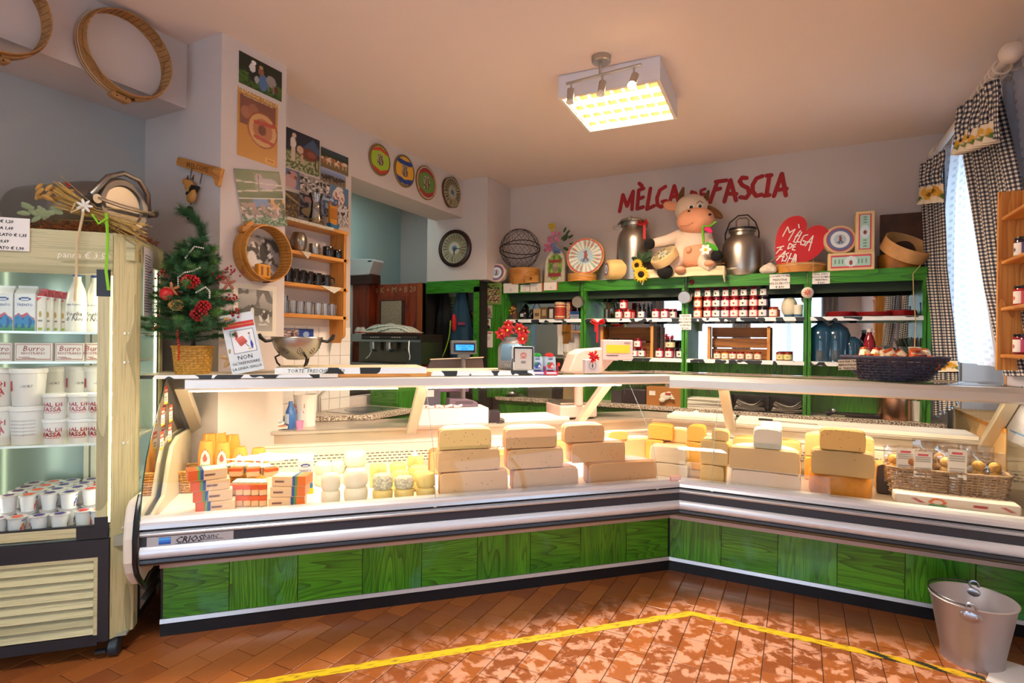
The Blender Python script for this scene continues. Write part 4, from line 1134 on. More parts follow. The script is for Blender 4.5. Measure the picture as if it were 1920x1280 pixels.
M().tube([(.05, 0, .06), (.085, 0, .10)], [.012, .007], 8).obj('spout', C('#121214', .25), t, 1); M().tube([(-.05 * cos(a), 0, .07 + .12 * sin(a)) for a in [i * pi / 14 for i in range(15)]], .004, 6).obj('handle', C('#2a2118', .5), t, 1)
pr_rect(.035, .03, '#cfcfcf', [('r', .1, .4, .9, .6, '#222222')], 8, 8, 'label', t, -.057).location = (0, 0, .03)

# notes pinned along the top board
def note(fr, lab, px, d, lines, bg='#ece9e4', size=.8, name='price_note', rot=0, group='handwritten price notes', red=None, ink='#1a1a22'):
    t0, t1, z0, z1 = fr.face(*px, d); w, h = t1 - t0, z1 - z0
    o = fthing(fr, name, lab, 'price note', (t0 + t1) / 2, d, z0, group, rot=(0, rot, 0))
    M().box(-w / 2, w / 2, -.0015, 0, 0, h).obj('paper', C(bg, .7), o)
    if red: M().box(w / 2 - .012, w / 2, -.002, -.0015, 0, h).obj('red_strip', C('#b8202a', .6), o)
    n = len(lines)
    for i, s in enumerate(lines): text(s, h / n * size, C(ink, .7), o, (0, -.002, h - (i + .82) * h / n), shear=.12, name='handwriting', bold=.0004)
    return o


note(FW, 'handwritten note reading confetture trentine on the green top board', (1443, 514, 1481, 541), YU - .016, ['CONFETTURE', 'TRENTINE', '80% DI FRUTTA', '€ 4,90'])
note(FW, 'handwritten note reading succo di mela trentino on the green top board', (1523, 511, 1556, 532), YU - .016, ['DOL. LITRO', 'SUCCO DI MELA', 'TRENTINO', '€ 8,60'])
note(FW, 'handwritten note reading farina di mais hung on the divider', (1274, 589, 1296, 618), YU - .02, ['FARINA', 'DI TURCO', 'MACINATA', 'A PIETRA', '€ 2,90'])
for i, (x0, x1, y0, y1, rd) in enumerate(((944, 972, 531, 549, 0), (976, 993, 534, 547, 0), (994, 1018, 531, 547, 1), (1020, 1046, 529, 544, 1))):
    note(FW, f'plain white shelf label on the left green board, {ORD[i]} from the left', (x0, y0, x1, y1), YU - .016, ['k', ], '#dcd5cc', .5, 'shelf_label', group='faded shelf labels', red=rd, ink='#aaa49c')
p = FW.at(1297, 529, s=YU - .02)
t = thing('gift_bow', 'small dark red gift bow on the green top board', 'bow', (p.x, YU - .015, p.z)); m = M()
for i in range(12):
    a = i * 2.4; m.at((cos(a) * .012, -.008, sin(a) * .012), (0, -a, 0)).sph((0, 0, 0), (.012, .007, .005), 8, 6)
m.obj('loops', C('#7c1626', .35, .3), t, 1)

# ---- things on the granite
t = thing('copper_pot', 'brushed copper pot on the granite worktop', 'pot', (FW.at(1676, 778, s=5.2).x, 5.2, ZG))
M().lathe([(0, 0), (.105, 0), (.11, .01), (.11, .165), (.114, .168), (.107, .168), (.106, .01), (0, .01)], 40).obj('pot', C('#c08e74', .3, 1, .02, 6), t, 1)
t = thing('white_tub', 'plain white plastic tub right of the copper pot', 'tub', (FW.at(1723, 780, s=5.2).x, 5.2, ZG))
M().lathe([(0, 0), (.05, 0), (.063, .135), (.067, .135), (.067, .15), (.06, .15), (.047, .006), (0, .006)], 32).obj('tub', C('#e2ddd2', .4), t, 1)
t = thing('letter_tray', 'black two-bay tray with folded white papers on the granite', 'tray', (FW.at(1441, 770, s=5.2).x, 5.2, ZG)); w = .29
M().box(-w, w, -.1, .12, 0, .006).box(-w, -w + .006, -.1, .12, 0, .14).box(w - .006, w, -.1, .12, 0, .14).box(-.004, .004, -.1, .12, 0, .14).box(-w, w, .114, .12, 0, .14).box(-w, w, -.1, .12, .136, .14).obj('tray', C('#1d1a1e', .3), t)
for s in (-1, 1):
    m = M()
    for i in range(6): m.grid(lambda u, v, i=i: (s * .145 + (u - .5) * .24 * (1 - i * .04), -.09 + v * .16, .012 + i * .009 + .03 * (2 * u - 1) ** 2 * (.4 + .2 * i) * (1 if i > 2 else .3) + .004 * sin(9 * u + i)), 10, 3)
    m.obj('folded_paper', C('#e4ddd4', .7), t, kind='stuff')
t = thing('cordless_mixer', 'black hand blender lying on the granite before the copper pot', 'appliance', (FW.at(1590, 775, s=5.13).x, 5.13, ZG + .02), 0)
M().at((0, 0, 0), (0, radians(90), 0)).lathe([(0, -.02), (.018, -.02), (.02, .06), (.019, .2), (.012, .21), (0, .21)], 16).obj('handle', C('#131316', .35), t, 1)
M().at((0, 0, .006), (0, radians(-90), 0)).lathe([(0, 0), (.012, 0), (.01, .1), (.024, .13), (.02, .15), (0, .15)], 16).obj('shaft', C('#2b2b30', .3, .4), t, 1); M().sph((-.10, -.02, .03), .018, 12, 8).obj('knob', C('#b9b9bd', .3, .8), t, 1)
t = thing('paper_stack', 'thick stack of white wrapping paper on the granite left of the tray', 'paper', (FW.at(1322, 770, s=5.2).x, 5.2, ZG)); random.seed(5)
for i in range(9): put(M().box(-.15, .15, -.11, .11, 0, .009).obj('paper_bundle', C('#e2dccf', .75), t, bev=.003), (random.uniform(-.008, .012), random.uniform(-.01, .01), i * .0096), (0, 0, random.uniform(-.05, .05)))
t, w, h = box_thing('cardboard_box', 'brown cardboard box with work gloves on the granite', 'box', (1212, 722, 1281, 757), 5.15, ZG, .2, C('#a26a30', .8))
put(M().box(-.028, .028, -.001, 0, -.02, .02).obj('paper_label', C('#e8e4dc', .6), t), (-.11, -.102, .11))
gl = thing('work_gloves', 'pair of white gloves with red print leaning on the cardboard box', 'gloves', (FW.at(1248, 740, s=5.13).x, 5.125, ZG + .05)); m = M()
m.sph((0, 0, .04), (.05, .012, .035), 14, 10).sph((-.03, -.004, .005), (.03, .012, .022), 12, 8)
for i in range(4): m.sph((.03 + i * .012, -.004, .075 - i * .018), (.022, .009, .008), 10, 6)
m.obj('glove', C('#ddd6c8', .8), gl, remesh=.004); M().box(.0, .05, -.017, -.012, .055, .07).obj('red_print', C('#b02a2a', .6), gl)
t, w, h = box_thing('dark_bag', 'dark crumpled plastic bag on the granite left of the cardboard box', 'bag', (1166, 724, 1211, 752), 5.16, ZG, .14, C('#2a2024', .4, 0, .6, 14), bev=.012)
t, w, h = box_thing('small_scale', 'grey kitchen scale box on the granite behind the price scale', 'appliance', (1146, 728, 1166, 750), 5.15, ZG, .12, C('#3a3438', .4))
t, w, h = box_thing('juicer_base', 'stainless juicer base on the granite in the left bay', 'appliance', (990, 665, 1035, 735), 5.15, ZG, .16, C('#8a8478', .3, .8))
t = thing('steel_tray', 'oval steel serving dish on the granite left of the juicer base', 'tray', (FW.at(958, 735, s=5.18).x, 5.18, ZG))
M().lathe([(0, 0), (.06, 0), (.11, .03), (.115, .03), (.06, .006), (0, .006)], 32).obj('dish', STEEL, t, 1); M().sph((0, 0, .035), (.06, .05, .03), 16, 10).obj('dome', STEEL, t, 1)
for (x0, y0, x1, y1, lab, c_) in ((1040, 664, 1055, 700, 'small dark appliance with red lamp at the foot of the left bay', '#211c1c'), (1056, 664, 1085, 706, 'tan microwave-like box at the foot of the left bay', '#8d7a5a')):
    t, w, h = box_thing('kitchen_appliance', lab, 'appliance', (x0, y0, x1, 740), 5.16, ZG, .14, C(c_, .4))
    if c_ == '#211c1c': M().box(-.012, .012, -.073, -.07, h * .82, h * .9).obj('red_lamp', C('#e0301c', .4, emit=1.2), t)
# stacked white tubs on the left bay floor right side
for i, lab in enumerate(('bottom', 'second', 'top')):
    t = thing('bowl_stack', f'white plastic bowl at the right of the left bay, {lab} of its stack', 'bowl', (jx(1070, 1.2, 5.24), 5.24, 1.17 + i * .035), 0, 'nested white bowls')
    M().lathe([(0, 0), (.06, 0), (.075, .06), (.08, .06), (.08, .066), (.07, .066), (.055, .006), (0, .006)], 28).obj('bowl', C('#ddd2bc', .4), t, 1)
M().box(ux[0] + .027, ux[1] - .027, YU + .12, 5.37, 1.155, 1.17).obj('shelf', MGS, su)
# ================================================================== ON TOP OF THE SHELF UNIT
ZS = ZT - .005
PX = lambda x, y, s: FW.at(x, y, s=s)


def px2(pts, s, o, c=(0, 0, 1)):      # pixels -> (x,z) on plane Y=s relative to o
    r = []
    for x, y in pts:
        p = FW.at(x, y, s=s); r.append((p.x - o[0], p.z - o[1]))
    return r


K8 = lambda pts: [(1140 + x / 4.571, 300 + y / 4.571) for x, y in pts]
LET = {'M': [[(100, 440), (128, 298), (163, 395), (216, 268), (205, 422)]], 'E': [[(305, 243), (264, 258), (250, 418), (300, 402)], [(258, 335), (300, 318)], [(268, 200), (292, 222)]],
       'L': [[(364, 243), (334, 420), (395, 392)]], 'G': [[(492, 228), (445, 258), (420, 325), (424, 385), (455, 402), (492, 378), (498, 350), (466, 356)]],
       'A': [[(526, 370), (568, 222), (606, 360)], [(542, 318), (598, 306)]], 'D': [[(710, 340), (716, 270), (752, 282), (764, 310), (750, 338), (712, 345)]],
       'E2': [[(832, 248), (797, 262), (794, 335), (826, 330)], [(797, 298), (822, 290)]], 'F': [[(1015, 174), (924, 186)], [(938, 188), (908, 268), (876, 362)], [(912, 258), (962, 244)]],
       'A2': [[(998, 355), (1050, 172), (1096, 345)], [(1022, 288), (1100, 290)]], 'S': [[(1188, 154), (1150, 150), (1128, 182), (1150, 215), (1198, 240), (1212, 285), (1184, 325), (1134, 318)]],
       'C': [[(1322, 138), (1272, 158), (1240, 212), (1240, 268), (1270, 308), (1316, 296)]], 'I': [[(1384, 130), (1358, 300)], [(1360, 134), (1400, 130)], [(1340, 306), (1382, 300)]],
       'A3': [[(1422, 308), (1490, 118), (1524, 302)], [(1446, 256), (1530, 246)]]}
o = FW.at(1320, 370, s=5.398)
wl = thing('wall_lettering', 'big red painted words melga de fascia on the back wall', 'lettering', (o.x, 5.398, o.z))
for k, st in LET.items():
    stroke_text([px2(K8(s), 5.398, (o.x, o.z)) for s in st], .026 if k in ('D', 'E2') else .036, C('#a3121a', .6), wl, 'letter')

RAYS = lambda c1, c2, n: [('ray', .5, .5, .22, .46, n, .5, c1), ('ray', .5, .5, .28, .42, n, .18, c2)]


def label_cheese(name, lab, cx, cy, s, r, th, ring, ops, bg='#e7e2da', cloth='#d9c49c', rot=(0, 0, 0), wob=.03, cat='cheese', lr=.86, zc=None):
    p = FW.at(cx, cy, s=s)
    t = thing(name, lab, cat, (p.x, s, p.z if zc is None else zc), rot=rot)
    m = M().at((0, 0, 0), (radians(-90), 0, 0)); m.lathe([(0, 0), (r * .9, 0), (r * .985, th * .08), (r, th * .25), (r, th * .75), (r * .98, th * .92), (r * .9, th), (0, th)], 40)
    for i, v in enumerate(m.v):
        q = 1 + wob * noise.noise(Vector(v) * 22); m.v[i] = (v[0] * q, v[1], v[2] * q)
    m.obj('cheese_body', C(cloth, .75, 0, .35, 14), t, 1)
    pr_disc(r * lr, bg, ops + ([('ring', .5, .5, .5, .5, .93, ring)] if ring else []), 64, 20, 'paper_label', t, -.0015)
    return t


MAN = [('e', .5, .5, .21, .2, '#a9c4d6'), ('e', .5, .38, .14, .07, '#7c9bb5'), ('e', .52, .62, .035, .04, '#8a4a30'), ('e', .52, .52, .05, .08, '#93452c'), ('l', .46, .62, .54, .55, .015, '#93452c'), ('l', .5, .46, .46, .36, .018, '#6a3a2a'), ('l', .54, .46, .58, .36, .018, '#6a3a2a')]
BLUEL = [('ring', .5, .5, .48, .48, .72, '#5d6f9c'), ('ring', .5, .5, .48, .48, .93, '#b03a45'), ('e', .5, .5, .33, .33, '#dfe3e6')] + MAN
label_cheese('wrapped_cheese', 'small white-wrapped cheese with blue round label at the far left of the shelf top', 930.5, 511, 5.05, .098, .07, None, BLUEL, cloth='#d8c8b4', rot=(radians(-10), 0, radians(8)), wob=.12)
t = thing('hoop_box', 'flat orange-brown wooden hoop box below the wire ball', 'hoop', (PX(981, 530, 5.18).x, 5.2, ZS))
M().lathe([(.155, 0), (.155, .165), (.149, .165), (.149, 0), (.155, 0)], 48).obj('hoop', MBEECH, t, 1)
t = thing('wooden_block', 'small wooden block with a round hole leaning on the hoop box', 'block', (PX(997, 530, 5.03).x, 5.03, ZS))
m = M(); n = 24; hx = [(.066 * (1 if abs(cos(2 * pi * i / n)) > .7 else abs(cos(2 * pi * i / n)) / .7) * (1 if cos(2 * pi * i / n) > 0 else -1) if abs(cos(2 * pi * i / n)) > 1e-9 else 0, .035 * max(-1, min(1, 1.4 * sin(2 * pi * i / n)))) for i in range(n)]
for y, q in ((-.02, 1), (.02, 1)):
    m.v += [(a * q, y, b + .037) for a, b in hx] + [(.017 * cos(2 * pi * i / n), y, .017 * sin(2 * pi * i / n) + .037) for i in range(n)]
for i in range(n):
    j = (i + 1) % n; m.f += [(i, j, n + j, n + i), (2 * n + j, 2 * n + i, 3 * n + i, 3 * n + j), (i, 2 * n + i, 2 * n + j, j), (n + j, 3 * n + j, 3 * n + i, n + i)]
m.obj('block', MBEECH, t)
# wire ball basket
p = PX(977, 446, 5.2)
t = thing('wire_ball_basket', 'round dark wire ball basket on top of the shelf unit', 'basket', (p.x, 5.175, ZS + .165 + .205), rot=(radians(20), radians(14), 0)); r = .205
m = M()
for i in range(26):
    a = pi * i / 13
    m.tube([(r * sin(q) * cos(a + .9 * q), r * sin(q) * sin(a + .9 * q), r * cos(q)) for q in [pi * j / 20 for j in range(1, 20)]], .0013, 4)
    if i % 2: m.tube([(r * sin(q) * cos(a - .9 * q), r * sin(q) * sin(a - .9 * q), r * cos(q)) for q in [pi * j / 20 for j in range(1, 20)]], .0013, 4)
m.obj('wire_mesh', C('#241f1c', .5, .5), t, 1, kind='stuff')
for k, rt in enumerate(((0, 0, 0), (radians(14), 0, 0))):
    M().at((0, 0, 0), rt).tube([(r * 1.01 * cos(a), r * 1.01 * sin(a), 0) for a in [2 * pi * i / 40 for i in range(40)]], .0045, 6, True).obj('rim_wire', C('#1d1917', .45, .5), t, 1)
M().tube([(r * cos(a), -.0, r * sin(a)) for a in [2 * pi * i / 40 for i in range(40)]], .003, 6, True).obj('rim_wire', C('#1d1917', .45, .5), t, 1)
M().tube([(r * 1.0 * cos(a), -r * 1.0 * abs(sin(a)) , 0) for a in [pi * i / 20 for i in range(21)]], .004, 6).obj('handle_wire', C('#1d1917', .45, .5), t, 1)
# green label plaque and flowers
p = PX(1039, 527, 5.2); w = .215
t = thing('cheese_plaque', 'rounded green and white cheese label plaque below the artificial flowers', 'plaque', (p.x, 5.2, ZS), rot=(radians(-6), 0, 0))
out = [(-w / 2, 0), (w / 2, 0), (w / 2, .19)] + [(w / 2 * cos(a), .19 + .16 * sin(a)) for a in [pi * i / 16 for i in range(1, 16)]] + [(-w / 2, .19)]
M().prism(out, 0, .05, 'y').obj('plaque_body', C('#cdbfa6', .6), t)
q = pr_disc(1, '#7fa04a', [('e', .5, .5, .5, .5, '#c9c6b4'), ('e', .5, .52, .42, .44, '#86a347'), ('n', .1, .3, .9, .9, 6, 4, .05, '#4d7a2c', 1), ('r', .12, .2, .88, .33, '#8e2f36'), ('r', .15, .66, .85, .76, '#8e2f36'), ('e', .52, .48, .18, .12, '#7d6f5c'), ('e', .52, .58, .14, .07, '#9a8a74')], 56, 20, 'round_label', t, -.002)
q.location = (0, 0, .165); q.scale = (.096, 1, .155)
fl = thing('flower_bunch', 'bunch of pink, blue and yellow artificial flowers above the green plaque', 'flowers', (p.x, 5.22, ZS + .34)); random.seed(11)
for col, cx, cz, n, rr in (('#c46a8c', -.045, .09, 9, .017), ('#d07a9a', .0, .14, 8, .017), ('#5b6f9e', .02, .02, 8, .022), ('#c2a235', -.03, .21, 5, .02), ('#b85a7c', -.08, .03, 7, .014)):
    m = M()
    for i in range(n):
        c = (cx + random.uniform(-.035, .035), random.uniform(-.04, .01), cz + random.uniform(-.04, .04))
        for k in range(5): a = k * 1.257 + i; m.sph((c[0] + cos(a) * rr * .6, c[1], c[2] + sin(a) * rr * .6), (rr * .55, rr * .25, rr * .55), 7, 5)
    m.obj('petals', C(col, .7), fl, 1, kind='stuff')
m = M()
for i in range(16):
    a = random.uniform(-.5, 1.3); l = random.uniform(.09, .17); c = (.02 + l * cos(a), random.uniform(-.02, .03), .05 + l * sin(a)); m.at(c, (0, -a, 0)).sph((0, 0, 0), (.03, .004, .012), 8, 5)
m.obj('leaves', C('#2c4a22', .6), fl, 1, kind='stuff')
# big wheel on its hoop
t = thing('hoop_box', 'flat wooden hoop with cord carrying the large upright cheese label wheel', 'hoop', (PX(1091, 526, 5.14).x, 5.14, ZS))
M().lathe([(.14, 0), (.14, .075), (.134, .075), (.134, 0), (.14, 0)], 44).obj('hoop', MBEECH, t, 1); M().tube([(.1425 * cos(a), .1425 * sin(a), .05 + .004 * sin(3 * a)) for a in [2 * pi * i / 40 for i in range(40)]], .0015, 4, True).obj('cord', C('#e5dcc6', .8), t, 1)
label_cheese('large_label_cheese', 'large upright cheese wheel with red-ringed sunburst label', 1097, 480, 5.12, .185, .085, '#c23a3a', RAYS('#8fb8a4', '#b8424a', 20) + [('e', .5, .5, .22, .22, '#e3e3df')] + MAN, cloth='#c9a46c', rot=(radians(-8), 0, radians(10)), wob=.05, lr=.93)
p = PX(1146, 503, 5.1)
t = thing('wrapped_cheese', 'cloth-wrapped cylindrical cheese lying before the tall milk churn', 'cheese', (p.x - .02, 5.02, ZS + .096), rot=(0, radians(0), radians(-52)))
m = M().at((0, 0, 0), (radians(-90), 0, 0)); m.lathe([(0, 0), (.07, 0), (.086, .01), (.096, .05), (.096, .15), (.085, .19), (.03, .20), (0, .195)], 36)
for i, v in enumerate(m.v): q = 1 + .07 * noise.noise(Vector(v) * 18); m.v[i] = (v[0] * q, v[1], v[2] * q)
m.obj('cloth', C('#dab978', .75, 0, .4, 12), t, 1); q = pr_disc(.062, '#b0a6a0', BLUEL, 40, 12, 'label', t, -.003)


# ---- milk churns
def churn(name, lab, loc, prof, rz=0, rot=None, mat=None, cat='milk churn'):
    t = thing(name, lab, cat, loc, rz, rot=rot)
    M().lathe(prof, 48).obj('body', mat or ALU, t, 1)
    return t


MCH = C('#aaa59c', .33, 1, .03, 24)
p = PX(1188, 521, 5.2); R1 = .158
t = churn('milk_churn', 'tall aluminium milk churn with clamp lid and red ribbon', (p.x, 5.2, ZS), [(0, 0), (R1 * .98, 0), (R1, .01), (R1, .36), (R1 * .96, .40), (R1 * .84, .45), (R1 * .7, .475), (R1 * .66, .52), (R1 * .66, .54), (0, .54)], mat=MCH)
M().lathe([(R1 * .66, .50), (R1 * .78, .505), (R1 * .8, .545), (R1 * .7, .555), (.06, .575), (0, .575)], 40).obj('lid', MCH, t, 1)
m = M().tube([(-R1 * .9, -.04, .53), (-R1 * .5, -.13, .545), (0, -.15, .55), (R1 * .5, -.13, .545), (R1 * .85, -.03, .53)], [.008, .012, .018, .012, .008], 8); m.tube([(-R1 * .9, -.04, .53), (-.05, .02, .60), (R1 * .85, -.03, .53)], [.008, .015, .008], 8)
m.obj('clamp', C('#a8a49a', .35, 1), t, 1); M().at((.0, -.155, .55), (radians(90), 0, 0)).cyl(.018, 0, .02, 16).obj('clamp_bolt', C('#908c84', .3, 1), t, 1)
M().tube([(-R1 * .92 + .03 * cos(a), -.09, .49 + .016 * sin(a)) for a in [2 * pi * i / 16 for i in range(16)]], .006, 6, True).obj('ring_handle', C('#b5b2ac', .3, 1), t, 1)
m = M()
for s in (-1, 1): m.tube([(.11, -.10, .50), (.11 + s * .03, -.12, .53), (.11 + s * .045, -.12, .50), (.11, -.10, .495)], [.006, .013, .013, .006], 8)
m.box(.115, .14, -.125, -.12, .36, .49); m.obj('ribbon', C('#b8141c', .5), t, 1)
p = PX(1391, 516, 5.2); R2 = .165
t = churn('milk_can', 'squat aluminium milk can with black bail handle beside the plush cow', (p.x, 5.2, ZS), [(0, 0), (R2 * .9, 0), (R2 * .98, .02), (R2, .1), (R2, .22), (R2 * .93, .28), (R2 * .78, .325), (R2 * .6, .345), (R2 * .58, .37), (R2 * .66, .38), (R2 * .66, .392), (0, .392)], mat=MCH)
M().lathe([(R2 * .5, .39), (R2 * .68, .395), (R2 * .68, .41), (R2 * .3, .42), (0, .42)], 36).obj('lid', C('#2a2824', .45, .5), t, 1)
M().tube([(-R2 * .82, 0, .31), (-R2 * .84, 0, .37), (-R2 * .62, 0, .47), (-R2 * .2, 0, .525), (R2 * .25, 0, .525), (R2 * .62, 0, .46), (R2 * .8, 0, .37), (R2 * .78, 0, .31)], .006, 8).obj('bail_handle', C('#26211c', .5, .6), t, 1)
M().tube([(-.05, 0, .41), (-.05, 0, .48), (-.03, 0, .5), (.03, 0, .5), (.05, 0, .48), (.05, 0, .41)], .007, 6).obj('lid_grip', C('#6d6458', .5, .5), t, 1)
M().tube([(-.13, -.13, .05), (-.11, -.16, .05), (-.05, -.178, .05), (-.02, -.17, .05)], .008, 8).obj('foot_grip', C('#c2c0ba', .3, 1), t, 1)

# ---- plush cow on its cushion
o0 = PX(1285, 512, 5.12)
cu = thing('cream_cushion', 'cream cloth-covered board with straw under the plush cow', 'cushion', (o0.x, 5.14, ZS)); m = M()
m.grid(lambda u, v: ((u - .5) * .70, -.17 + v * .36, .075 + .012 * noise.noise(Vector((u * 5, v * 4, 1))) - (.07 if v < .04 else 0) - (.07 if u < .02 or u > .98 else 0)), 50, 26); m.obj('cloth_top', C('#d8c8a4', .85), cu, 2, thick=.01, off=-1)
M().box(-.335, .335, -.15, .17, .0, .06).obj('board', C('#cbb890', .8), cu, bev=.01)
m = M(); random.seed(4)
for i in range(260):
    x, y, a = random.uniform(-.1, .3), random.uniform(-.13, .02), random.uniform(0, 3.14); l = random.uniform(.02, .045); m.tube([(x - l * cos(a), y - l * sin(a), .088 + random.uniform(0, .015)), (x + l * cos(a), y + l * sin(a), .09 + random.uniform(0, .015))], .0012, 3)
m.obj('straw', C('#b88f48', .8), cu, kind='stuff')
CW = lambda x, y, s=5.12: Vector((PX(x, y, s).x - o0.x, s - 5.14, PX(x, y, s).z - ZS - .085))
sc_ = FPX / 4.85   # px per metre there
cow = thing('plush_cow', 'big plush cow with pink muzzle sitting on the cream cushion', 'plush toy', (o0.x, 5.14, ZS + .085))
MFUR = C('#d9c6b2', .95, 0, .5, 120); MPNK = C('#d99a78', .95, 0, .3, 120); MBLK = C('#0b0b0d', .95, 0, .4, 120); MBRN = C('#6b4422', .95, 0, .4, 120)
hd, mz, to, be = CW(1297, 392, 5.12), CW(1304, 413, 5.04), CW(1300, 462, 5.14), CW(1302, 478, 5.08)
m = M().sph(hd, (.145, .13, .13), 28, 18).sph(to, (.165, .14, .19), 28, 18).sph((hd + to) / 2, (.08, .08, .09), 20, 12)
m.tube([to + Vector((-.08, -.06, -.04)), CW(1262, 497, 5.02), CW(1250, 508, 4.96)], [.08, .07, .05], 14).tube([to + Vector((.08, -.06, -.05)), CW(1322, 495, 5.03), CW(1336, 500, 4.99)], [.08, .06, .05], 14)
m.tube([to + Vector((-.1, -.02, .1)), CW(1250, 452, 5.06), CW(1224, 456, 5.0)], [.06, .055, .04], 14).tube([to + Vector((.1, -.02, .08)), CW(1330, 460, 5.06), CW(1340, 474, 5.0)], [.06, .05, .04], 14)
m.obj('body', MFUR, cow, 2, remesh=.008)
M().sph(mz, (.158, .11, .112), 28, 18).obj('muzzle', MPNK, cow, 2)
M().sph(be, (.145, .10, .12), 28, 18).obj('belly', MPNK, cow, 2); M().sph(CW(1291, 468, 4.98), (.028, .03, .03), 12, 8).obj('navel', MPNK, cow, 2)
for s, (x, y) in ((-1, (1276, 505)), (1, (1330, 494))): M().sph(CW(x, y, 4.97), (.045, .05, .028), 14, 10).obj('pink_toe', MPNK, cow, 2)
for x, y, s, r in ((1247, 509, 4.94, .068), (1344, 479, 4.97, .05), (1218, 457, 4.98, .05)): M().sph(CW(x, y, s), (r, r, r * .95), 20, 14).obj('hoof', MBLK, cow, 2)
m = M().tube([CW(1279, 380), CW(1277, 366), CW(1281, 353)], [.03, .028, .012], 12); m.sph(CW(1281, 353), .0125, 10, 8); m.obj('horn', MBRN, cow, 2)
m = M().tube([CW(1317, 380), CW(1324, 372), CW(1328, 359)], [.028, .026, .012], 12); m.sph(CW(1328, 359), .0125, 10, 8); m.obj('horn', MBRN, cow, 2)
e = CW(1258, 386, 5.10); m = M().at(e, (0, radians(20), 0)); m.sph((0, 0, 0), (.072, .022, .042), 18, 12); m.obj('ear', MPNK, cow, 2)
e = CW(1337, 397, 5.10); m = M().at(e, (0, radians(38), 0)); m.sph((0, 0, 0), (.10, .024, .035), 18, 12); m.obj('ear', MBRN, cow, 2)
for x, r in ((1295.5, .028), (1312, .026)):
    q = CW(x, 388 if x < 1300 else 386, 5.0); M().sph(q, (r, .012, r * .8), 16, 10).obj('eye_white', C('#eeeae2', .4), cow, 1); M().sph(q + Vector((.004, -.010, -.004)), (r * .55, .008, r * .55), 12, 8).obj('pupil', C('#0a0a0c', .15), cow, 1)
    M().tube([q + Vector((-r, .0, r * .95)), q + Vector((0, .0, r * 1.7)), q + Vector((r, .0, r * .95))], .0025, 6).obj('brow', MBLK, cow, 1)
for x, y in ((1292, 396), (1331, 402)): M().sph(CW(x, y, 4.955), (.013, .008, .010), 10, 8).obj('nostril', MBLK, cow, 1)
M().tube([CW(1275, 424, 4.965), CW(1290, 423, 4.935), CW(1300, 417, 4.93)], .0025, 6).obj('mouth_seam', C('#8a5238', .8), cow, 1)
m = M().at(CW(1328, 430, 4.94), (0, radians(40), 0)); m.sph((0, 0, 0), (.045, .014, .02), 14, 10); m.obj('tongue', C('#d81e6c', .8), cow, 2)
M().tube([CW(1343, 415, 4.94), CW(1331, 424, 4.93), CW(1318, 424, 4.93), CW(1318, 440, 4.93), CW(1320, 460, 4.93)], [.008, .009, .011, .011, .010], 8).obj('flower_stem', C('#5fa81e', .8), cow, 1)
m = M().at(CW(1335, 462, 4.94), (0, radians(35), 0)); m.sph((0, 0, 0), (.06, .006, .022), 14, 8); m.obj('felt_leaf', C('#3f9a1c', .8), cow, 1)
for k in range(6):
    a = k * pi / 3; q = CW(1323, 468, 4.91); M().at(q + Vector((cos(a) * .026, 0, sin(a) * .026)), (0, -a, 0)).sph((0, 0, 0), (.022, .008, .015), 10, 8).obj('daisy_petal', C('#ece8e4', .8), cow, 1)
M().sph(CW(1323, 468, 4.905), (.014, .01, .014), 10, 8).obj('daisy_heart', C('#e2b21c', .7), cow, 1)
label_cheese('label_cheese', 'cheese wheel with striped sunburst label tilted against the plush cow', 1242, 476, 4.93, .12, .08, None, RAYS('#55563a', '#8f2f2f', 16) + [('e', .5, .5, .2, .2, '#c9c4a8'), ('e', .5, .5, .1, .1, '#6f8ea5')], bg='#c6b98c', cloth='#c8a876', rot=(radians(-48), 0, radians(-38)), wob=.05, lr=.92)


# ---- sunflowers
def sunflower(lab, x, y, s, r, rot):
    p = PX(x, y, s); t = thing('sunflower', lab, 'flower', (p.x, s, p.z), rot=rot, group='artificial sunflowers')
    for ring in range(2):
        for k in range(15):
            a = 2 * pi * (k + ring * .5) / 15; c, q = cos(a), sin(a); u = Vector((c, 0, q)); w = Vector((-q, 0, c)) * r * .11
            P0, P1, P2, P3 = u * r * .3, u * r * .65 + w + Vector((0, -.006, 0)), u * r * (1 - ring * .12) + Vector((0, .006 * ring, 0)), u * r * .65 - w + Vector((0, -.006, 0))
            M().add([P0, P1, P2, P3, u * r * .65 + Vector((0, -.010, 0))], [(0, 1, 4), (1, 2, 4), (2, 3, 4), (3, 0, 4)]).obj('petal', C('#e8a81a' if ring else '#f0bb2c', .6), t, thick=.0008)
    M().sph((0, -.004, 0), (r * .36, .012, r * .36), 20, 10).obj('flower_heart', C('#1c120a', .9, 0, .8, 300), t, 1)
    return t
sunflower('upper artificial sunflower by the cushion', 1194, 497, 4.97, .062, (0, radians(10), radians(-15)))
sunflower('lower artificial sunflower, hanging over the shelf edge', 1202, 514, 4.945, .078, (radians(10), 0, 0))
p = PX(1203, 484, 5.0); t = thing('leaf_sprig', 'dark green leaves behind the artificial sunflowers', 'leaves', (p.x, 5.02, p.z)); random.seed(8)
for i in range(9):
    a = random.uniform(0, pi); l = random.uniform(.03, .08); m = M().at((l * cos(a), random.uniform(-.02, .03), l * sin(a) - .02), (random.uniform(-.5, .5), -a, 0)); m.sph((0, 0, 0), (.04, .004, .02), 10, 6); m.obj('leaf', C('#1d3a16', .7), t, 1)

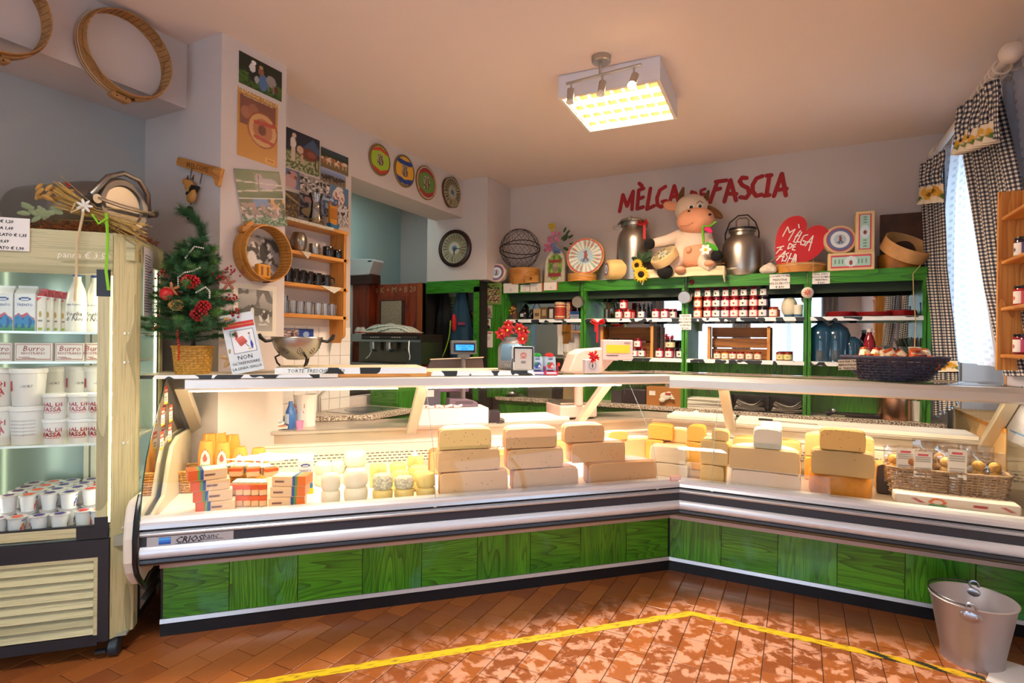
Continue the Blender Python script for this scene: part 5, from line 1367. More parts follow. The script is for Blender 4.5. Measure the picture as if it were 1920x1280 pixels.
# ---- garlic, heart, boxes
p = PX(1441, 514, 5.08)
t = thing('cloth_bundle', 'small white cloth bundle tied with string beside the squat can', 'bundle', (p.x, 5.08, ZS)); m = M()
m.sph((0, 0, .04), (.062, .05, .04), 20, 12).sph((-.035, -.01, .03), (.035, .035, .03), 14, 10).sph((.03, -.01, .032), (.035, .035, .03), 14, 10).sph((.01, -.01, .065), (.03, .03, .025), 14, 10)
m.obj('cloth', C('#d8ccba', .9, 0, .6, 40), t, remesh=.005); M().tube([(0, -.02, .085), (.03, -.04, .11), (.09, -.04, .15)], .002, 5).obj('string', C('#b99a6a', .8), t, 1)
p = PX(1498, 512, 5.14)
t = thing('hoop_box', 'flat wooden hoop box in front of the red heart', 'hoop', (p.x, 5.2, ZS)); r = .195
M().lathe([(r, 0), (r, .075), (r - .006, .075), (r - .006, 0), (r, 0)], 48).obj('hoop', MBEECH, t, 1); M().tube([((r + .002) * cos(a), (r + .002) * sin(a), .06 + .003 * sin(4 * a)) for a in [2 * pi * i / 48 for i in range(48)]], .0018, 4, True).obj('cord', C('#e5dcc6', .8), t, 1)
M().tube([(.0 + .1, -r * .87 - .006, .10), (.1, -r * .87 - .02, 0), (.1, -r * .87 - .03, -.03)], .002, 4).obj('hanging_string', C('#c9a868', .8), t, 1)
HP = K8([(1700, 605), (1705, 540), (1670, 490), (1610, 478), (1540, 500), (1480, 560), (1445, 640), (1432, 730), (1434, 820), (1444, 885), (1520, 905), (1620, 892), (1720, 865), (1800, 810), (1860, 740), (1890, 660), (1885, 600), (1840, 565), (1780, 560), (1730, 580)])
q0 = PX(1503, 460, 5.1)
t = thing('red_heart_sign', 'large red heart sign with white words melga de fasha', 'sign', (q0.x, 5.1, q0.z))
def dense(P, n=4):
    out = []; N = len(P)
    for i in range(N):
        a, b, c, d = [Vector(P[(i + k) % N]) for k in (-1, 0, 1, 2)]
        for j in range(n):
            u = j / n; out.append(tuple(.5 * ((2 * b) + (c - a) * u + (2 * a - 5 * b + 4 * c - d) * u * u + (3 * b - a - 3 * c + d) * u ** 3)))
    return out
M().prism(dense(px2(HP, 5.1, (q0.x, q0.z))), 0, .012, 'y').obj('heart_board', C('#c4101a', .4), t)
HT = [[(1498, 652), (1540, 572), (1556, 622), (1604, 592), (1548, 688)], [(1650, 605), (1620, 640), (1590, 700), (1612, 706)], [(1606, 655), (1634, 645)], [(1634, 552), (1638, 580)], [(1660, 618), (1618, 700), (1648, 702)],
      [(1712, 640), (1680, 648), (1655, 690), (1652, 722), (1678, 728), (1696, 700), (1672, 690)], [(1690, 735), (1758, 650), (1722, 775)], [(1706, 700), (1748, 705)],
      [(1556, 715), (1540, 760), (1566, 752), (1582, 728), (1560, 715)], [(1610, 722), (1592, 728), (1580, 768), (1602, 772)], [(1588, 746), (1604, 744)],
      [(1505, 738), (1448, 752)], [(1490, 742), (1442, 800)], [(1466, 770), (1492, 766)], [(1446, 858), (1520, 780), (1490, 868)], [(1466, 826), (1512, 828)], [(1548, 796), (1524, 804), (1538, 830), (1520, 866), (1500, 862)],
      [(1570, 800), (1532, 885)], [(1604, 805), (1570, 885)], [(1550, 842), (1588, 846)], [(1585, 885), (1614, 812), (1608, 885)], [(1595, 852), (1612, 852)]]
stroke_text([px2(K8(s), 5.1, (q0.x, q0.z)) for s in HT], .0085, C('#efe8e0', .5), t, 'lettering', -.0005)
K9 = lambda x, y: (1400 + x / 3.692, 300 + y / 3.692)


def lbox(name, lab, px, s, dep, ops, bg, z, col='#dcc08c', lm=.08, side=None):
    t0, t1, z0, z1 = FW.face(*px, s); w, h = t1 - t0, z1 - z0
    t = thing(name, lab, 'box', ((t0 + t1) / 2, s, z)); M().box(-w / 2, w / 2, 0, dep, 0, h).obj('box', C(col, .6), t, bev=.003)
    return t, w, h
t, w, h = lbox('cheese_box', 'low cream box with long pale blue label, lying under the tall one', (1552, 477, 1640, 510), 5.06, .2, None, None, ZS)
pr_rect(w * .86, h * .72, '#a8cfc4', [('r', 0, 0, 1, .1, '#c93c50'), ('r', 0, .9, 1, 1, '#c93c50'), ('r', 0, 0, .025, 1, '#c93c50'), ('r', .975, 0, 1, 1, '#c93c50'), ('e', .5, .5, .16, .42, '#cfe0e6'), ('e', .5, .4, .04, .2, '#93452c')] + [('r', x, .35, x + .03, .65, '#5f8a80') for x in (.1, .2, .28, .68, .76, .86)], 60, 20, 'label', t, -.003).location = (0, 0, h * .14)
zz = ZS + h
t, w, h = lbox('cheese_box', 'tall upright cream box with pale blue label standing on the low box', (1604, 401, 1640, 478), 5.08, .15, None, None, zz)
pr_rect(w * .66, h * .86, '#a8cfc4', [('r', 0, 0, 1, .03, '#c93c50'), ('r', 0, .97, 1, 1, '#c93c50'), ('r', 0, 0, .09, 1, '#c93c50'), ('r', .91, 0, 1, 1, '#c93c50'), ('e', .5, .5, .38, .18, '#cfe0e6'), ('e', .5, .48, .14, .06, '#93452c')] + [('r', .35, y, .65, y + .03, '#5f8a80') for y in (.08, .16, .24, .74, .82, .9)], 24, 60, 'label', t, -.003).location = (0, 0, h * .07)
label_cheese('label_cheese', 'round cream cheese with blue ring label leaning beside the tall box', 1575, 455, 5.1, .115, .06, None, BLUEL, cloth='#d8b888', rot=(radians(-6), 0, radians(6)), wob=.03, zc=zz + .112)
t0, t1, z0, z1 = FW.face(1650, 400, 1735, 505, 5.3)
t = thing('dark_board', 'dark stained wooden board leaning in the right corner behind the hoops', 'board', (t0, 5.3, ZS)); M().box(0, t1 - t0 + .1, 0, .02, 0, z1 - ZS).obj('board', C('#4a2a12', .6, 0, 0, 8, .5, .5), t)
t0, t1, z0, z1 = FW.face(1640, 470, 1722, 507, 5.2)
t = thing('hoop_box', 'flat amber wooden hoop in the right corner under the pale ring', 'hoop', ((t0 + t1) / 2 + .02, 5.24, ZS)); r = (t1 - t0) / 2
M().lathe([(r, 0), (r, .12), (r - .006, .12), (r - .006, 0), (r, 0)], 48).obj('hoop', C('#a8691f', .5, 0, 0, 12, .5, .3), t, 1)
p = PX(1697, 462, 5.14)
t = thing('bentwood_ring', 'pale bentwood ring tilted on the amber hoop beside the curtain', 'ring', (p.x + .01, 5.16, p.z - .01), rot=(radians(28), radians(26), 0)); r = .165
M().lathe([(r, -.05), (r + .002, .05), (r - .003, .05), (r - .006, -.05), (r, -.05)], 56).obj('ring', C('#d9a468', .5, 0, 0, 12, .5, .15), t, 1)
# string hanging at the right end
M().tube([(0, 0, 0), (-.02, -.01, -.15), (.02, 0, -.35), (-.01, 0, -.6), (.02, 0, -.8)], .003, 5)
p = PX(1726, 497, 5.04)
t = thing('hanging_string', 'cream string hanging from the bentwood ring down to the dark basket', 'string', (p.x, 5.04, p.z)); M().tube([(0, 0, 0), (-.045, 0, -.06), (-.04, 0, -.22), (-.025, 0, -.42), (-.03, 0, -.6), (-.045, 0, -.68)], .0032, 6).obj('string', C('#d3b67c', .8), t, 1)
p = PX(1072, 500, 5.02)
t = thing('hanging_string', 'thin red-tipped stick hanging by the green plaque over the shelf labels', 'string', (PX(1015, 500, 5.02).x, 5.04, PX(1015, 500, 5.02).z)); M().tube([(0, 0, .05), (.003, -.02, -.1), (.006, -.02, -.2)], .0022, 6).obj('stick', C('#c9a35c', .7), t, 1)
# ================================================================== RIGHT SIDE: CURTAINS, RACK, SILL
def curtain(name, lab, Ledge, Redge, s, mat, amp, nf, uvw=1.0, group=None, parent=None, nu=90, nv=50, cat='curtain', ph=0, gather=0):
    """edges are outlines seen on the plane s; folds swing out of that plane"""
    Lp = [FQ.at(x, y, s=s) for x, y in Ledge]; Rp = [FQ.at(x, y, s=s) for x, y in Redge]
    def ev(P, v):
        q = v * (len(P) - 1); i = min(int(q), len(P) - 2); return P[i].lerp(P[i + 1], q - i)
    def fn(u, v):
        a, b = ev(Lp, v), ev(Rp, v); p = a.lerp(b, u)
        k = amp * (1 - gather * v); f = sin(2 * pi * (nf * u + .04 * sin(7 * v)) + ph)
        return (p.x + .012 * cos(2 * pi * nf * u * 1.0 + ph), s + k * f + k * .4 * sin(5.3 * nf * u + 2 * v), p.z)
    if parent is None:
        c = fn(.5, 0); o = thing(name, lab, cat, FQ.w(0, 0, 0), FQ.rz, group)
    else: o = parent
    H = (Lp[0].z - Lp[-1].z)
    m = M().grid(fn, nu, nv, (uvw, H))
    m.obj('cloth' if parent is None else name, mat, o, 2)
    return o


MBAND2 = MPRINT
def band(par, Ledge, Redge, s, amp, nf):
    Lp = [FQ.at(x, y, s=s) for x, y in Ledge]; Rp = [FQ.at(x, y, s=s) for x, y in Redge]
    f = painter('#e2d8c4', [q for i in range(5) for q in (('e', .1 + .2 * i, .5 + .16 * (i % 2), .09, .30, '#c99a1e'), ('e', .1 + .2 * i, .5 + .16 * (i % 2), .04, .13, '#5a3a16'), ('e', .2 + .2 * i, .3, .035, .14, '#4c6b2a'))])
    def fn(u, v):
        a, b = Lp[0].lerp(Lp[1], v), Rp[0].lerp(Rp[1], v); p = a.lerp(b, u)
        return (p.x, s + amp * (.5 + v) * sin(2 * pi * nf * u), p.z)
    M().grid(fn, 60, 12, col=lambda u, v: f(u, 1 - v)).obj('sunflower_band', MPRINT, par, 2)


# lace behind, gingham in front
curtain('lace_curtain', 'white lace curtain drawn over the window between the gingham drapes', [(1768, 288), (1757, 400), (1750, 500), (1742, 590), (1750, 672)], [(1852, 190), (1845, 300), (1850, 430), (1866, 570), (1890, 690)], .93, MLACE, .022, 5, 1.1, nu=150)
curtain('lace_curtain', 'white lace curtain at the top right edge beside the curtain rod', [(1878, 150), (1890, 250), (1905, 330)], [(1925, 90), (1945, 200), (1960, 330)], .95, MLACE, .02, 3, .5)
ga = curtain('gingham_curtain', 'narrow gingham curtain falling beside the shelf unit corner', [(1728, 312), (1730, 400), (1736, 500), (1746, 600), (1752, 700), (1752, 785)], [(1768, 284), (1768, 380), (1775, 500), (1790, 600), (1800, 700), (1800, 752)], .85, MGING, .02, 4, .62)
curtain('valance', '', [(1727, 312), (1724, 352)], [(1769, 282), (1769, 345)], .80, MGING, .02, 4, .62, parent=ga)
band(ga, [(1724, 350), (1720, 384)], [(1769, 344), (1770, 378)], .79, .02, 4)
band(ga, [(1746, 676), (1748, 698)], [(1795, 676), (1797, 696)], .835, .012, 4)
gb = curtain('gingham_curtain', 'wide gingham curtain sweeping right behind the jam rack', [(1806, 205), (1812, 290), (1828, 380), (1840, 460), (1852, 540), (1870, 620), (1893, 705)], [(1864, 152), (1884, 250), (1905, 340), (1925, 440), (1945, 540), (1960, 620), (1975, 705)], .865, MGING, .03, 5, 1.25, nu=130)
curtain('valance', '', [(1803, 208), (1794, 272)], [(1866, 150), (1868, 240)], .80, MGING, .03, 5, 1.1, parent=gb)
band(gb, [(1795, 255), (1790, 292)], [(1867, 225), (1868, 265)], .785, .03, 5)
curtain('side_frill', '', [(1861, 155), (1862, 255)], [(1870, 150), (1872, 262)], .77, MGING, .008, 1, .2, parent=gb)

a, b = FQ.at(1752, 289, s=.86), FQ.at(1892, 104, s=.86)
rd = thing('curtain_rod', 'white curtain rod with ball end running along the window wall', 'curtain rod', FQ.w(0, 0, 0), FQ.rz)
MRW = C('#ddd0c2', .35)
M().tube([(a.x - .0, .86, a.z), (b.x, .86, b.z)], .021, 14).obj('rod', MRW, rd, 1)
M().sph((b.x + .03, .86, b.z), .048, 18, 12).obj('finial', MRW, rd, 1)
M().box(a.x - .02, a.x + .02, .86, 1.03, a.z - .02, a.z + .02).obj('bracket', MRW, rd, bev=.004)
for i, q in enumerate([.02, .05, .08] + [.70 + .04 * k for k in range(7)]):
    p = a.lerp(b, q); M().at((p.x, .86, p.z - .012), (0, radians(80), radians(0))).tube([(.036 * cos(w), .036 * sin(w), 0) for w in [2 * pi * k / 20 for k in range(20)]], .006, 6, True).obj('ring', MRW, rd, 1)
c = FQ.at(1895, 118, s=.93)
rd2 = thing('curtain_rod', 'second white curtain rod carrying the lace at the top right edge', 'curtain rod', FQ.w(0, 0, 0), FQ.rz)
M().tube([(c.x - .12, .93, c.z - .02), (c.x + .6, .93, c.z)], .018, 12).obj('rod', MRW, rd2, 1)
for k in range(3): M().at((c.x - .06 + k * .06, .93, c.z - .03), (0, radians(80), 0)).tube([(.034 * cos(w), .034 * sin(w), 0) for w in [2 * pi * k / 20 for k in range(20)]], .006, 6, True).obj('ring', MRW, rd2, 1)

# jam rack
RX = FQ.at(1891, 500, s=.80).x; RZ = FQ.at(1890, 362, s=.80).z - 2.20
rk = thing('jam_rack', 'pine jam rack hanging on the window wall at the right edge', 'rack', FQ.w(RX, .80, 0), FQ.rz)
M().box(-.001, .02, -.04, .07, 1.43, 2.20).obj('side_board', MPINEZ, rk); M().box(.55, .57, 0, .07, 1.43, 2.20).obj('side_board', MPINEZ, rk); M().box(0, .57, .062, .07, 1.43, 2.20).obj('back_board', MPINEZ, rk)
rk.location.z = RZ
for z in (1.50, 1.70, 1.90, 2.09): M().box(.02, .55, -.03, .07, z - .015, z).obj('rack_shelf', MPINE, rk, bev=.004)
for i, (z, f) in enumerate(((1.90, FRU[7]), (1.70, FRU[4]), (1.50, FRU[3]))):
    p = FQ.w(RX + .11, .822, z + RZ); make_jar(['top jam jar in the pine rack at the right edge, white label', 'middle jam jar in the pine rack at the right edge, red label', 'lowest jam jar in the pine rack at the right edge, purple label'][i], 'jar', .033, .085, f[1], MLIDK, '#ece6e0', (f[2], f[3]), p, rz=radians(-70), group='jam jars in the pine rack')

p = FQ.at(1818, 770, s=1.09)
t = thing('paper_roll', 'thick white paper towel roll with blue print on the window board', 'paper roll', FQ.w(p.x, 1.09, .96), radians(40))
M().lathe([(.02, 0), (.088, 0), (.09, .004), (.09, .356), (.088, .36), (.02, .36), (.02, 0)], 40).obj('roll', C('#eceae8', .7), t, 1)
for z in (.06, .12, .30):
    text('cartobianca', .022, C('#2f6fd0', .6), t, (0, 0, z), name='blue_print', bend=lambda v: Vector((.0905 * sin(v.x / .09), v.y + .2 * v.x, .0905 * cos(v.x / .09))))
# flat carton leaning beyond the case end
t = thing('flat_carton', 'flat white and brown carton standing on end at the right edge', 'box', (.996, 3.30, 0), 0)
M().box(0, .02, .18, .65, .90, 1.29).obj('carton', C('#b9b8c6', .6), t, bev=.003); M().box(-.002, .0, .18, .62, 1.13, 1.185).obj('brown_tape', C('#8a5c34', .4), t); M().box(-.002, .0, .2, .56, .955, .963).obj('blue_line', C('#2a86c8', .5), t)
M().box(-.004, .02, .62, .655, .90, 1.26).obj('corner_edge', C('#b58a5e', .6), t); M().box(-.05, .02, .16, .70, 1.29, 1.297).obj('lid_flap', C('#cfc8c0', .6), t); M().box(0, .02, .2, .6, 0, .90).obj('prop', C('#8f8171', .6), t)

# ================================================================== FLOOR THINGS
t = thing('galvanised_bucket', 'dull aluminium bucket with folded bail on the tiled floor', 'bucket', (.70, 3.19, 0), radians(-14))
MBK = C('#b4b2b8', .5, .75, .08, 18)
M().lathe([(0, .012), (.108, .012), (.113, 0), (.116, 0), (.117, .05), (.1185, .052), (.156, .268), (.160, .272), (.162, .278), (.158, .282), (.153, .276), (.115, .052), (.112, .02), (0, .02)], 56).obj('bucket_body', MBK, t, 1)
MHW = C('#a7acb8', .3, 1)
for s in (-1, 1):
    m = M().at((0, s * .156, .285), (radians(90) , 0, 0)); m.tube([(.017 * cos(a), .017 * sin(a), 0) for a in [pi * i / 8 - .5 for i in range(14)]], .006, 8)
    lg = m.obj('bail_lug', MHW, t, 1); M().at((0, s * .152, .245)).sph((0, 0, 0), (.04, .008, .024), 16, 10).obj('lug_plate', MHW, lg, 1)
    for q in (-.02, .02): M().sph((q, s * .161, .247), .0045, 8, 6).obj('rivet', C('#d5d8de', .25, 1), lg, 1)
M().tube([(-.162 * sin(a), -.160 * cos(a), .29 + .004 * sin(a)) for a in [pi * i / 24 for i in range(25)]], .0032, 6).obj('bail', C('#5a5d66', .3, 1), t, 1)
t = thing('floor_tape', 'scuffed yellow safety tape line bent parallel to the counter on the floor', 'tape', (0, 0, 0))
def tape_pt(k, s):   # mitred path
    if k == 'a': return FL.w(-.62, s)
    if k == 'c': return FL.w(TM + .414 * s, s)
    return FR.w(1.42, s)
pts = [tape_pt(k, s) for s in (-.545, -.50) for k in 'acb']
m = M(); N = 60
def tp(u, s):
    A, B, D = tape_pt('a', s), tape_pt('c', s), tape_pt('b', s); l1 = (B - A).length; l2 = (D - B).length; q = u * (l1 + l2)
    r = A.lerp(B, q / l1) if q < l1 else B.lerp(D, (q - l1) / l2); return (r.x, r.y, .0012)
tf = lambda u, v: ('#2b2a22' if (u > .87 and ((u - .87) * 20 + v * .5) % 1 > .6) else ('#d9b414' if noise.noise(Vector((u * 90, v * 5, 0))) < .28 else '#8f7a18'))
m.grid(lambda u, v: tp(u, -.548 + .05 * v + .004 * noise.noise(Vector((u * 60, v, 3)))), 260, 8, col=tf); m.obj('tape', MPRINT, t)
p = FW.at(1900, 1262, z=0)
t = thing('white_mat', 'white sheet lying on the floor at the bottom right corner', 'mat', (p.x + .12, p.y - .05, .001), radians(-20)); M().box(-.2, .2, -.16, .10, 0, .006).obj('sheet', C('#dfe3e8', .5), t)

# ================================================================== ON THE GLASS TOP, RIGHT
def basket(name, lab, loc, rz, rb, rt, h, col, n, rows, thick, rect=None, cat='basket', rim=2, group=None):
    """woven basket: round (rb, rt) or rectangular rect=(w,d); strands as geometry"""
    t = thing(name, lab, cat, loc, rz, group); mt = C(col, .7, 0, .3, 80, .4, .35)
    def P(a, r, q=0):
        if rect is None: return (r * cos(a), r * .8 * sin(a))
        c, s = cos(a), sin(a); e = .28; k = r / rt
        return (rect[0] / 2 * k * math.copysign(abs(c) ** e, c) + q * c, rect[1] / 2 * k * math.copysign(abs(s) ** e, s) + q * s)
    angs = [2 * pi * i / n for i in range(n)]
    if rect:  # even spacing along the rounded rectangle
        dense_ = [2 * pi * i / 2000 for i in range(2001)]; L = [0]; pr = [P(a, rt) for a in dense_]
        for i in range(2000): L.append(L[-1] + math.hypot(pr[i + 1][0] - pr[i][0], pr[i + 1][1] - pr[i][1]))
        angs = []; j = 0
        for i in range(n):
            while L[j] < L[-1] * i / n: j += 1
            angs.append(dense_[j])
    st = M()
    for a in angs:
        st.tube([(*P(a, rb + (rt - rb) * k / 4), h * k / 4) for k in range(5)], thick * .8, 5)
    st.obj('stakes', mt, t, 1)
    w = M()
    for r in range(rows):
        f = (r + .5) / rows; rr = rb + (rt - rb) * f
        path = []
        for i, a in enumerate(angs):
            off = thick * 1.1 * (1 if (i + r) % 2 else -1)
            if rect is None: path.append((*P(a, rr + off), h * f))
            else:
                x, y = P(a, rr); l = math.hypot(x, y); path.append((x * (1 + off / l), y * (1 + off / l), h * f))
        w.tube(path, thick, 5, True)
    w.obj('weave', mt, t, 2)
    rm = M()
    for q in range(rim): rm.tube([(*P(a, rt + thick * (q - .5)), h + thick * (.5 + q * .3) + .002 * sin(i * 2.1 + q * 3)) for i, a in enumerate(angs)], thick * 1.3, 6, True)
    rm.obj('rim', mt, t, 2)
    b = M(); b.add([(0, 0, .003)] + [(*P(a, rb), .003) for a in angs], [(0, 1 + i, 1 + (i + 1) % n) for i in range(n)]); b.obj('base', C(col, .8, 0, .3, 60, .4, .3), t)
    return t


pb = FR.w(1.18, .27, 1.204)
basket('dark_wicker_basket', 'dark blue-black oval wicker basket of little jars on the right glass top', pb, 0, .15, .25, .125, '#38384e', 40, 8, .0075)
random.seed(12)
for i in range(15):
    a = random.uniform(0, 6.3); q = random.uniform(0, .165) if i > 4 else random.uniform(.1, .18)
    x, y = q * cos(a), q * .75 * sin(a) - (.0 if i > 5 else .03); f = [('jar', '#9a5a24', '#b5451c', '#8a2a1a')[k] for k in (1, 2, 3)]
    cx = -.17 + .34 * (i % 8) / 7; lv = i // 8
    j = make_jar(f'little orange-lidded jar heaped in the dark basket, {ORD[i % 8]} from the left, ' + ('upper layer' if lv else 'front layer'), 'jar', .03, .062, f[i % 2], MLIDO if i % 3 else MLIDR, '#e9dcc0', ('#c8a02a', '#e0c08a'), pb + Vector((cx + lv * .03, -.10 + .13 * lv + random.uniform(-.01, .01), .085 + .035 * lv)), group='little jars in the dark basket')
    j.rotation_euler = (random.uniform(-.9, .3), random.uniform(-.8, .8), random.uniform(-.5, .5))
note(FR, 'torn handwritten note hanging on the rim of the dark basket', (1572, 674, 1606, 693), .062, ['OGNUNA UNA', 'MERAVIGLIA', 'DEL TRENTINO'], '#e2d6bc', .8, rot=radians(-3))
# ================================================================== LEFT WALL
# ---- the lying milk churn on the fridge
ax = radians(12)
t = thing('milk_churn', 'big aluminium milk churn lying on its side on top of the fridge', 'milk churn', FL.w(-.93, .06, 1.885), ax)
o = M().at((0, 0, .128), (0, radians(90), 0)); R = .128
o.lathe([(0, -.60), (R * .97, -.60), (R, -.58), (R, -.30), (R * 1.01, -.295), (R, -.29), (R, -.2), (R * .96, -.14), (R * .86, -.08), (R * .8, -.04), (R * .8, 0), (0, 0)], 48).obj('body', MCH, t, 1)
M().at((0, 0, .128), (0, radians(90), 0)).lathe([(R * .8, -.03), (R * .98, -.03), (R * 1.0, .0), (R * .92, .015), (R * .74, .012), (R * .68, -.004), (R * .3, -.010), (0, -.012)], 44).obj('lid', C('#97938e', .42, 1, .05, 20), t, 1)
m = M()
m.tube([(-.04, -.135, .12), (-.0, -.15, .15), (.03, -.10, .235), (.035, -.03, .272), (.035, .05, .262), (.03, .10, .21), (.0, .13, .15), (-.04, .135, .12)], [.013, .016, .013, .011, .011, .013, .015, .012], 10)
m.obj('clamp_bow', C('#8e8b86', .32, 1), t, 1)
M().tube([(.028, -.15, .13), (.04, -.05, .118), (.035, .13, .115)], .009, 8).obj('clamp_bar', C('#b9b6b0', .28, 1), t, 1)
for y in (-.152, .14): M().at((.0, y, .125), (0, radians(90), 0)).cyl(.021, -.03, .035, 16).obj('clamp_boss', C('#8e8b86', .32, 1), t, 1)
text('3', .085, C('#b02a22', .6), t, (-.19, -.122, .165), (radians(80), 0, radians(0)), name='painted_number', bold=.002)
M().box(-.18, -.12, -.128, -.1265, .10, .108).box(-.155, -.147, -.128, -.1265, .085, .13).obj('painted_mark', C('#b02a22', .6), t)
# hay and greenery on the fridge top
random.seed(21)
t = fthing(FL, 'dry_moss', 'brown dry moss bedding spread along the fridge top edge', 'moss', -1.2, -.05, 1.852)
m = M()
for i in range(1500):
    e_ = random.random()
    x, y = (random.uniform(-.32, .34), random.uniform(-.1, .02)) if e_ < .7 else (random.uniform(.28, .36), random.uniform(-.06, .36))
    a = random.uniform(0, 6.3); l = random.uniform(.01, .03); z = random.uniform(0, .035); m.tube([(x, y, z), (x + l * cos(a), y + l * sin(a), z + random.uniform(0, .02))], .0011, 3)
m.obj('moss', C('#8a4a1c', .9), t, kind='stuff')
t = fthing(FL, 'dried_bouquet', 'bunch of dried grasses with edelweiss and ribbons before the lying churn', 'bouquet', -.97, -.14, 1.90)
m = M()
for i in range(60):
    a = random.gauss(0, .035); b = random.gauss(0, .03); m.tube([(-.14 + random.uniform(-.02, .02), b, .09 + a), (0, b * .3, .03 + a * .3), (.17 + random.uniform(-.03, .03), b, -.04 + a)], .0016, 4)
m.obj('grass_stems', C('#b8954c', .8, var=.4), t, kind='stuff')
m = M()
for i in range(22): m.at((-.18 + random.uniform(-.03, .08), random.uniform(-.03, .02), .10 + random.uniform(-.02, .03)), (0, random.uniform(-1, 1), 0)).sph((0, 0, 0), (.02, .007, .009), 8, 6)
m.obj('seed_heads', C('#b38a48', .8), t, 1, kind='stuff')
m = M()
for i in range(14): m.at((-.22 + random.uniform(-.03, .09), -.02, random.uniform(-.01, .05)), (0, random.uniform(-1, 1), 0)).sph((0, 0, 0), (.024, .004, .011), 8, 6)
m.obj('grey_green_leaves', C('#7d8a66', .8), t, 1, kind='stuff')
for k in range(7):
    a = k * .9; M().at((-.03 + .016 * cos(a), -.04, .055 + .016 * sin(a)), (0, -a, 0)).sph((0, 0, 0), (.016, .004, .006), 8, 6).obj('edelweiss_petal', C('#e6e2da', .8), t, 1)
for col, pts, w in (('#c9b48c', [(-.03, -.045, .03), (-.05, -.05, -.10), (-.052, -.05, -.25), (-.056, -.05, -.35)], .005), ('#7fc41c', [(.05, -.04, .03), (.06, -.05, -.08), (.055, -.05, -.22), (.065, -.05, -.30)], .006), ('#c9b48c', [(-.03, -.045, .05), (-.07, -.06, .02), (-.06, -.05, .06)], .004), ('#7fc41c', [(.0, -.04, .02), (.03, -.06, -.02), (.06, -.05, .01)], .005)):
    M().tube(pts, w, 5).obj('ribbon', C(col, .6), t, 1)
note(FL, 'white handwritten price sheet on the fridge header at the left edge', (-45, 407, 56, 469), -.167, ['     € 1,20', '  DA 1,60', 'CIOCCOLATO € 1,35', '  0,69', 'SFUGGIATO € 1,90'], size=.62, name='price_sheet', group=None)
# price list on the fridge side (faces the counter)
FS = Frame(*FL.w(-.828, 0)[:2], 135)
t = thing('price_list', 'long white price list hanging on the right side of the fridge', 'price list', FL.w(-.828, .0, 1.50), radians(135))
M().box(-.005, .13, -.003, -.001, 0, .32).obj('paper', C('#d5d2d4', .6), t)
m = M()
for i in range(22): m.box(.01, .01 + random.uniform(.05, .105), -.0035, -.003, .02 + i * .0125, .024 + i * .0125)
m.obj('text_lines', C('#5a5560', .7), t, kind='stuff')

# ---- recess: hanging pale cloths left of the tree
t = thing('hanging_cloth', 'pale beige cloth hanging behind the christmas tree', 'cloth', (FW.at(345, 440, s=1.975).x, 1.955, FW.at(345, 480, s=1.975).z))
M().grid(lambda u, v: ((u - .5) * (.05 + .03 * v) + 0, .01 * sin(u * 14), -(v - .5) * .18), 16, 8).obj('cloth', C('#b5a48a', .85), t, 2, thick=.003)

# ---- WELCOME sign with cow head and bell on the column front
yw = 1.975
a, b = FW.at(337, 300, s=yw), FW.at(421, 332, s=yw)
t = thing('welcome_sign', 'carved wooden welcome sign with cow head and small bell', 'sign', ((a.x + b.x) / 2, yw, (a.z + b.z) / 2), rot=(0, radians(17), 0)); w = (b.x - a.x) / 2 * 1.02
M().prism([(-w, -.02), (-w - .008, .0), (-w, .028), (w, .028), (w, -.07), (w - .03, -.066), (w - .045, -.045), (w - .07, -.028)], -.02, 0, 'y').obj('board', MPINE, t, bev=.003)
text('WELCOME', .042, C('#6b3d12', .7), t, (-.005, -.0205, -.014), space=1.0)
hx = M().at((-.02, -.03, -.115), (0, radians(25), 0)); hx.sph((0, 0, 0), (.05, .022, .032), 18, 12).sph((-.045, 0, .0), (.028, .02, .02), 14, 10).sph((.045, .0, -.03), (.035, .02, .04), 14, 10)
cw_ = hx.obj('cow_head', C('#c88f45', .55), t, remesh=.004)
for x, z, r in ((-.012, -.075, .5), (-.055, -.085, -.3)): M().tube([(x, -.03, z), (x + .01 * r, -.03, z + .03)], [.008, .002], 8).obj('horn', C('#5a3a1c', .6), t, 1)
M().at((.012, -.03, -.13), (0, radians(35), 0)).box(-.006, .006, -.024, .022, -.034, .034).obj('collar', C('#1b1a1c', .5), t); M().cbox((.012, -.06, -.13), (.016, .004, .02)).obj('buckle', C('#c9a24a', .4, .6), t)
for x, z0, z1 in ((-.05, -.02, -.085), (.045, -.03, -.09), (.0, -.165, -.215)):
    m = M(); n = int((z0 - z1) / .008)
    for i in range(n): m.at((x, -.02, z0 - i * .008), (radians(90), 0, radians(90 * (i % 2)))).tube([(.004 * cos(q), .0055 * sin(q), 0) for q in [2 * pi * k / 8 for k in range(8)]], .0011, 4, True)
    m.obj('chain', C('#2a2724', .5, .6), t, kind='stuff')
M().at((0, -.02, -.27)).lathe([(0, .055), (.012, .052), (.02, .03), (.026, .008), (.036, 0), (.034, -.002), (.02, .012), (0, .03)], 20).obj('bell', C('#2c2320', .45, .5), t, 1); M().sph((0, -.02, -.285), .006, 8, 6).obj('clapper', C('#2c2320', .45, .5), t, 1)

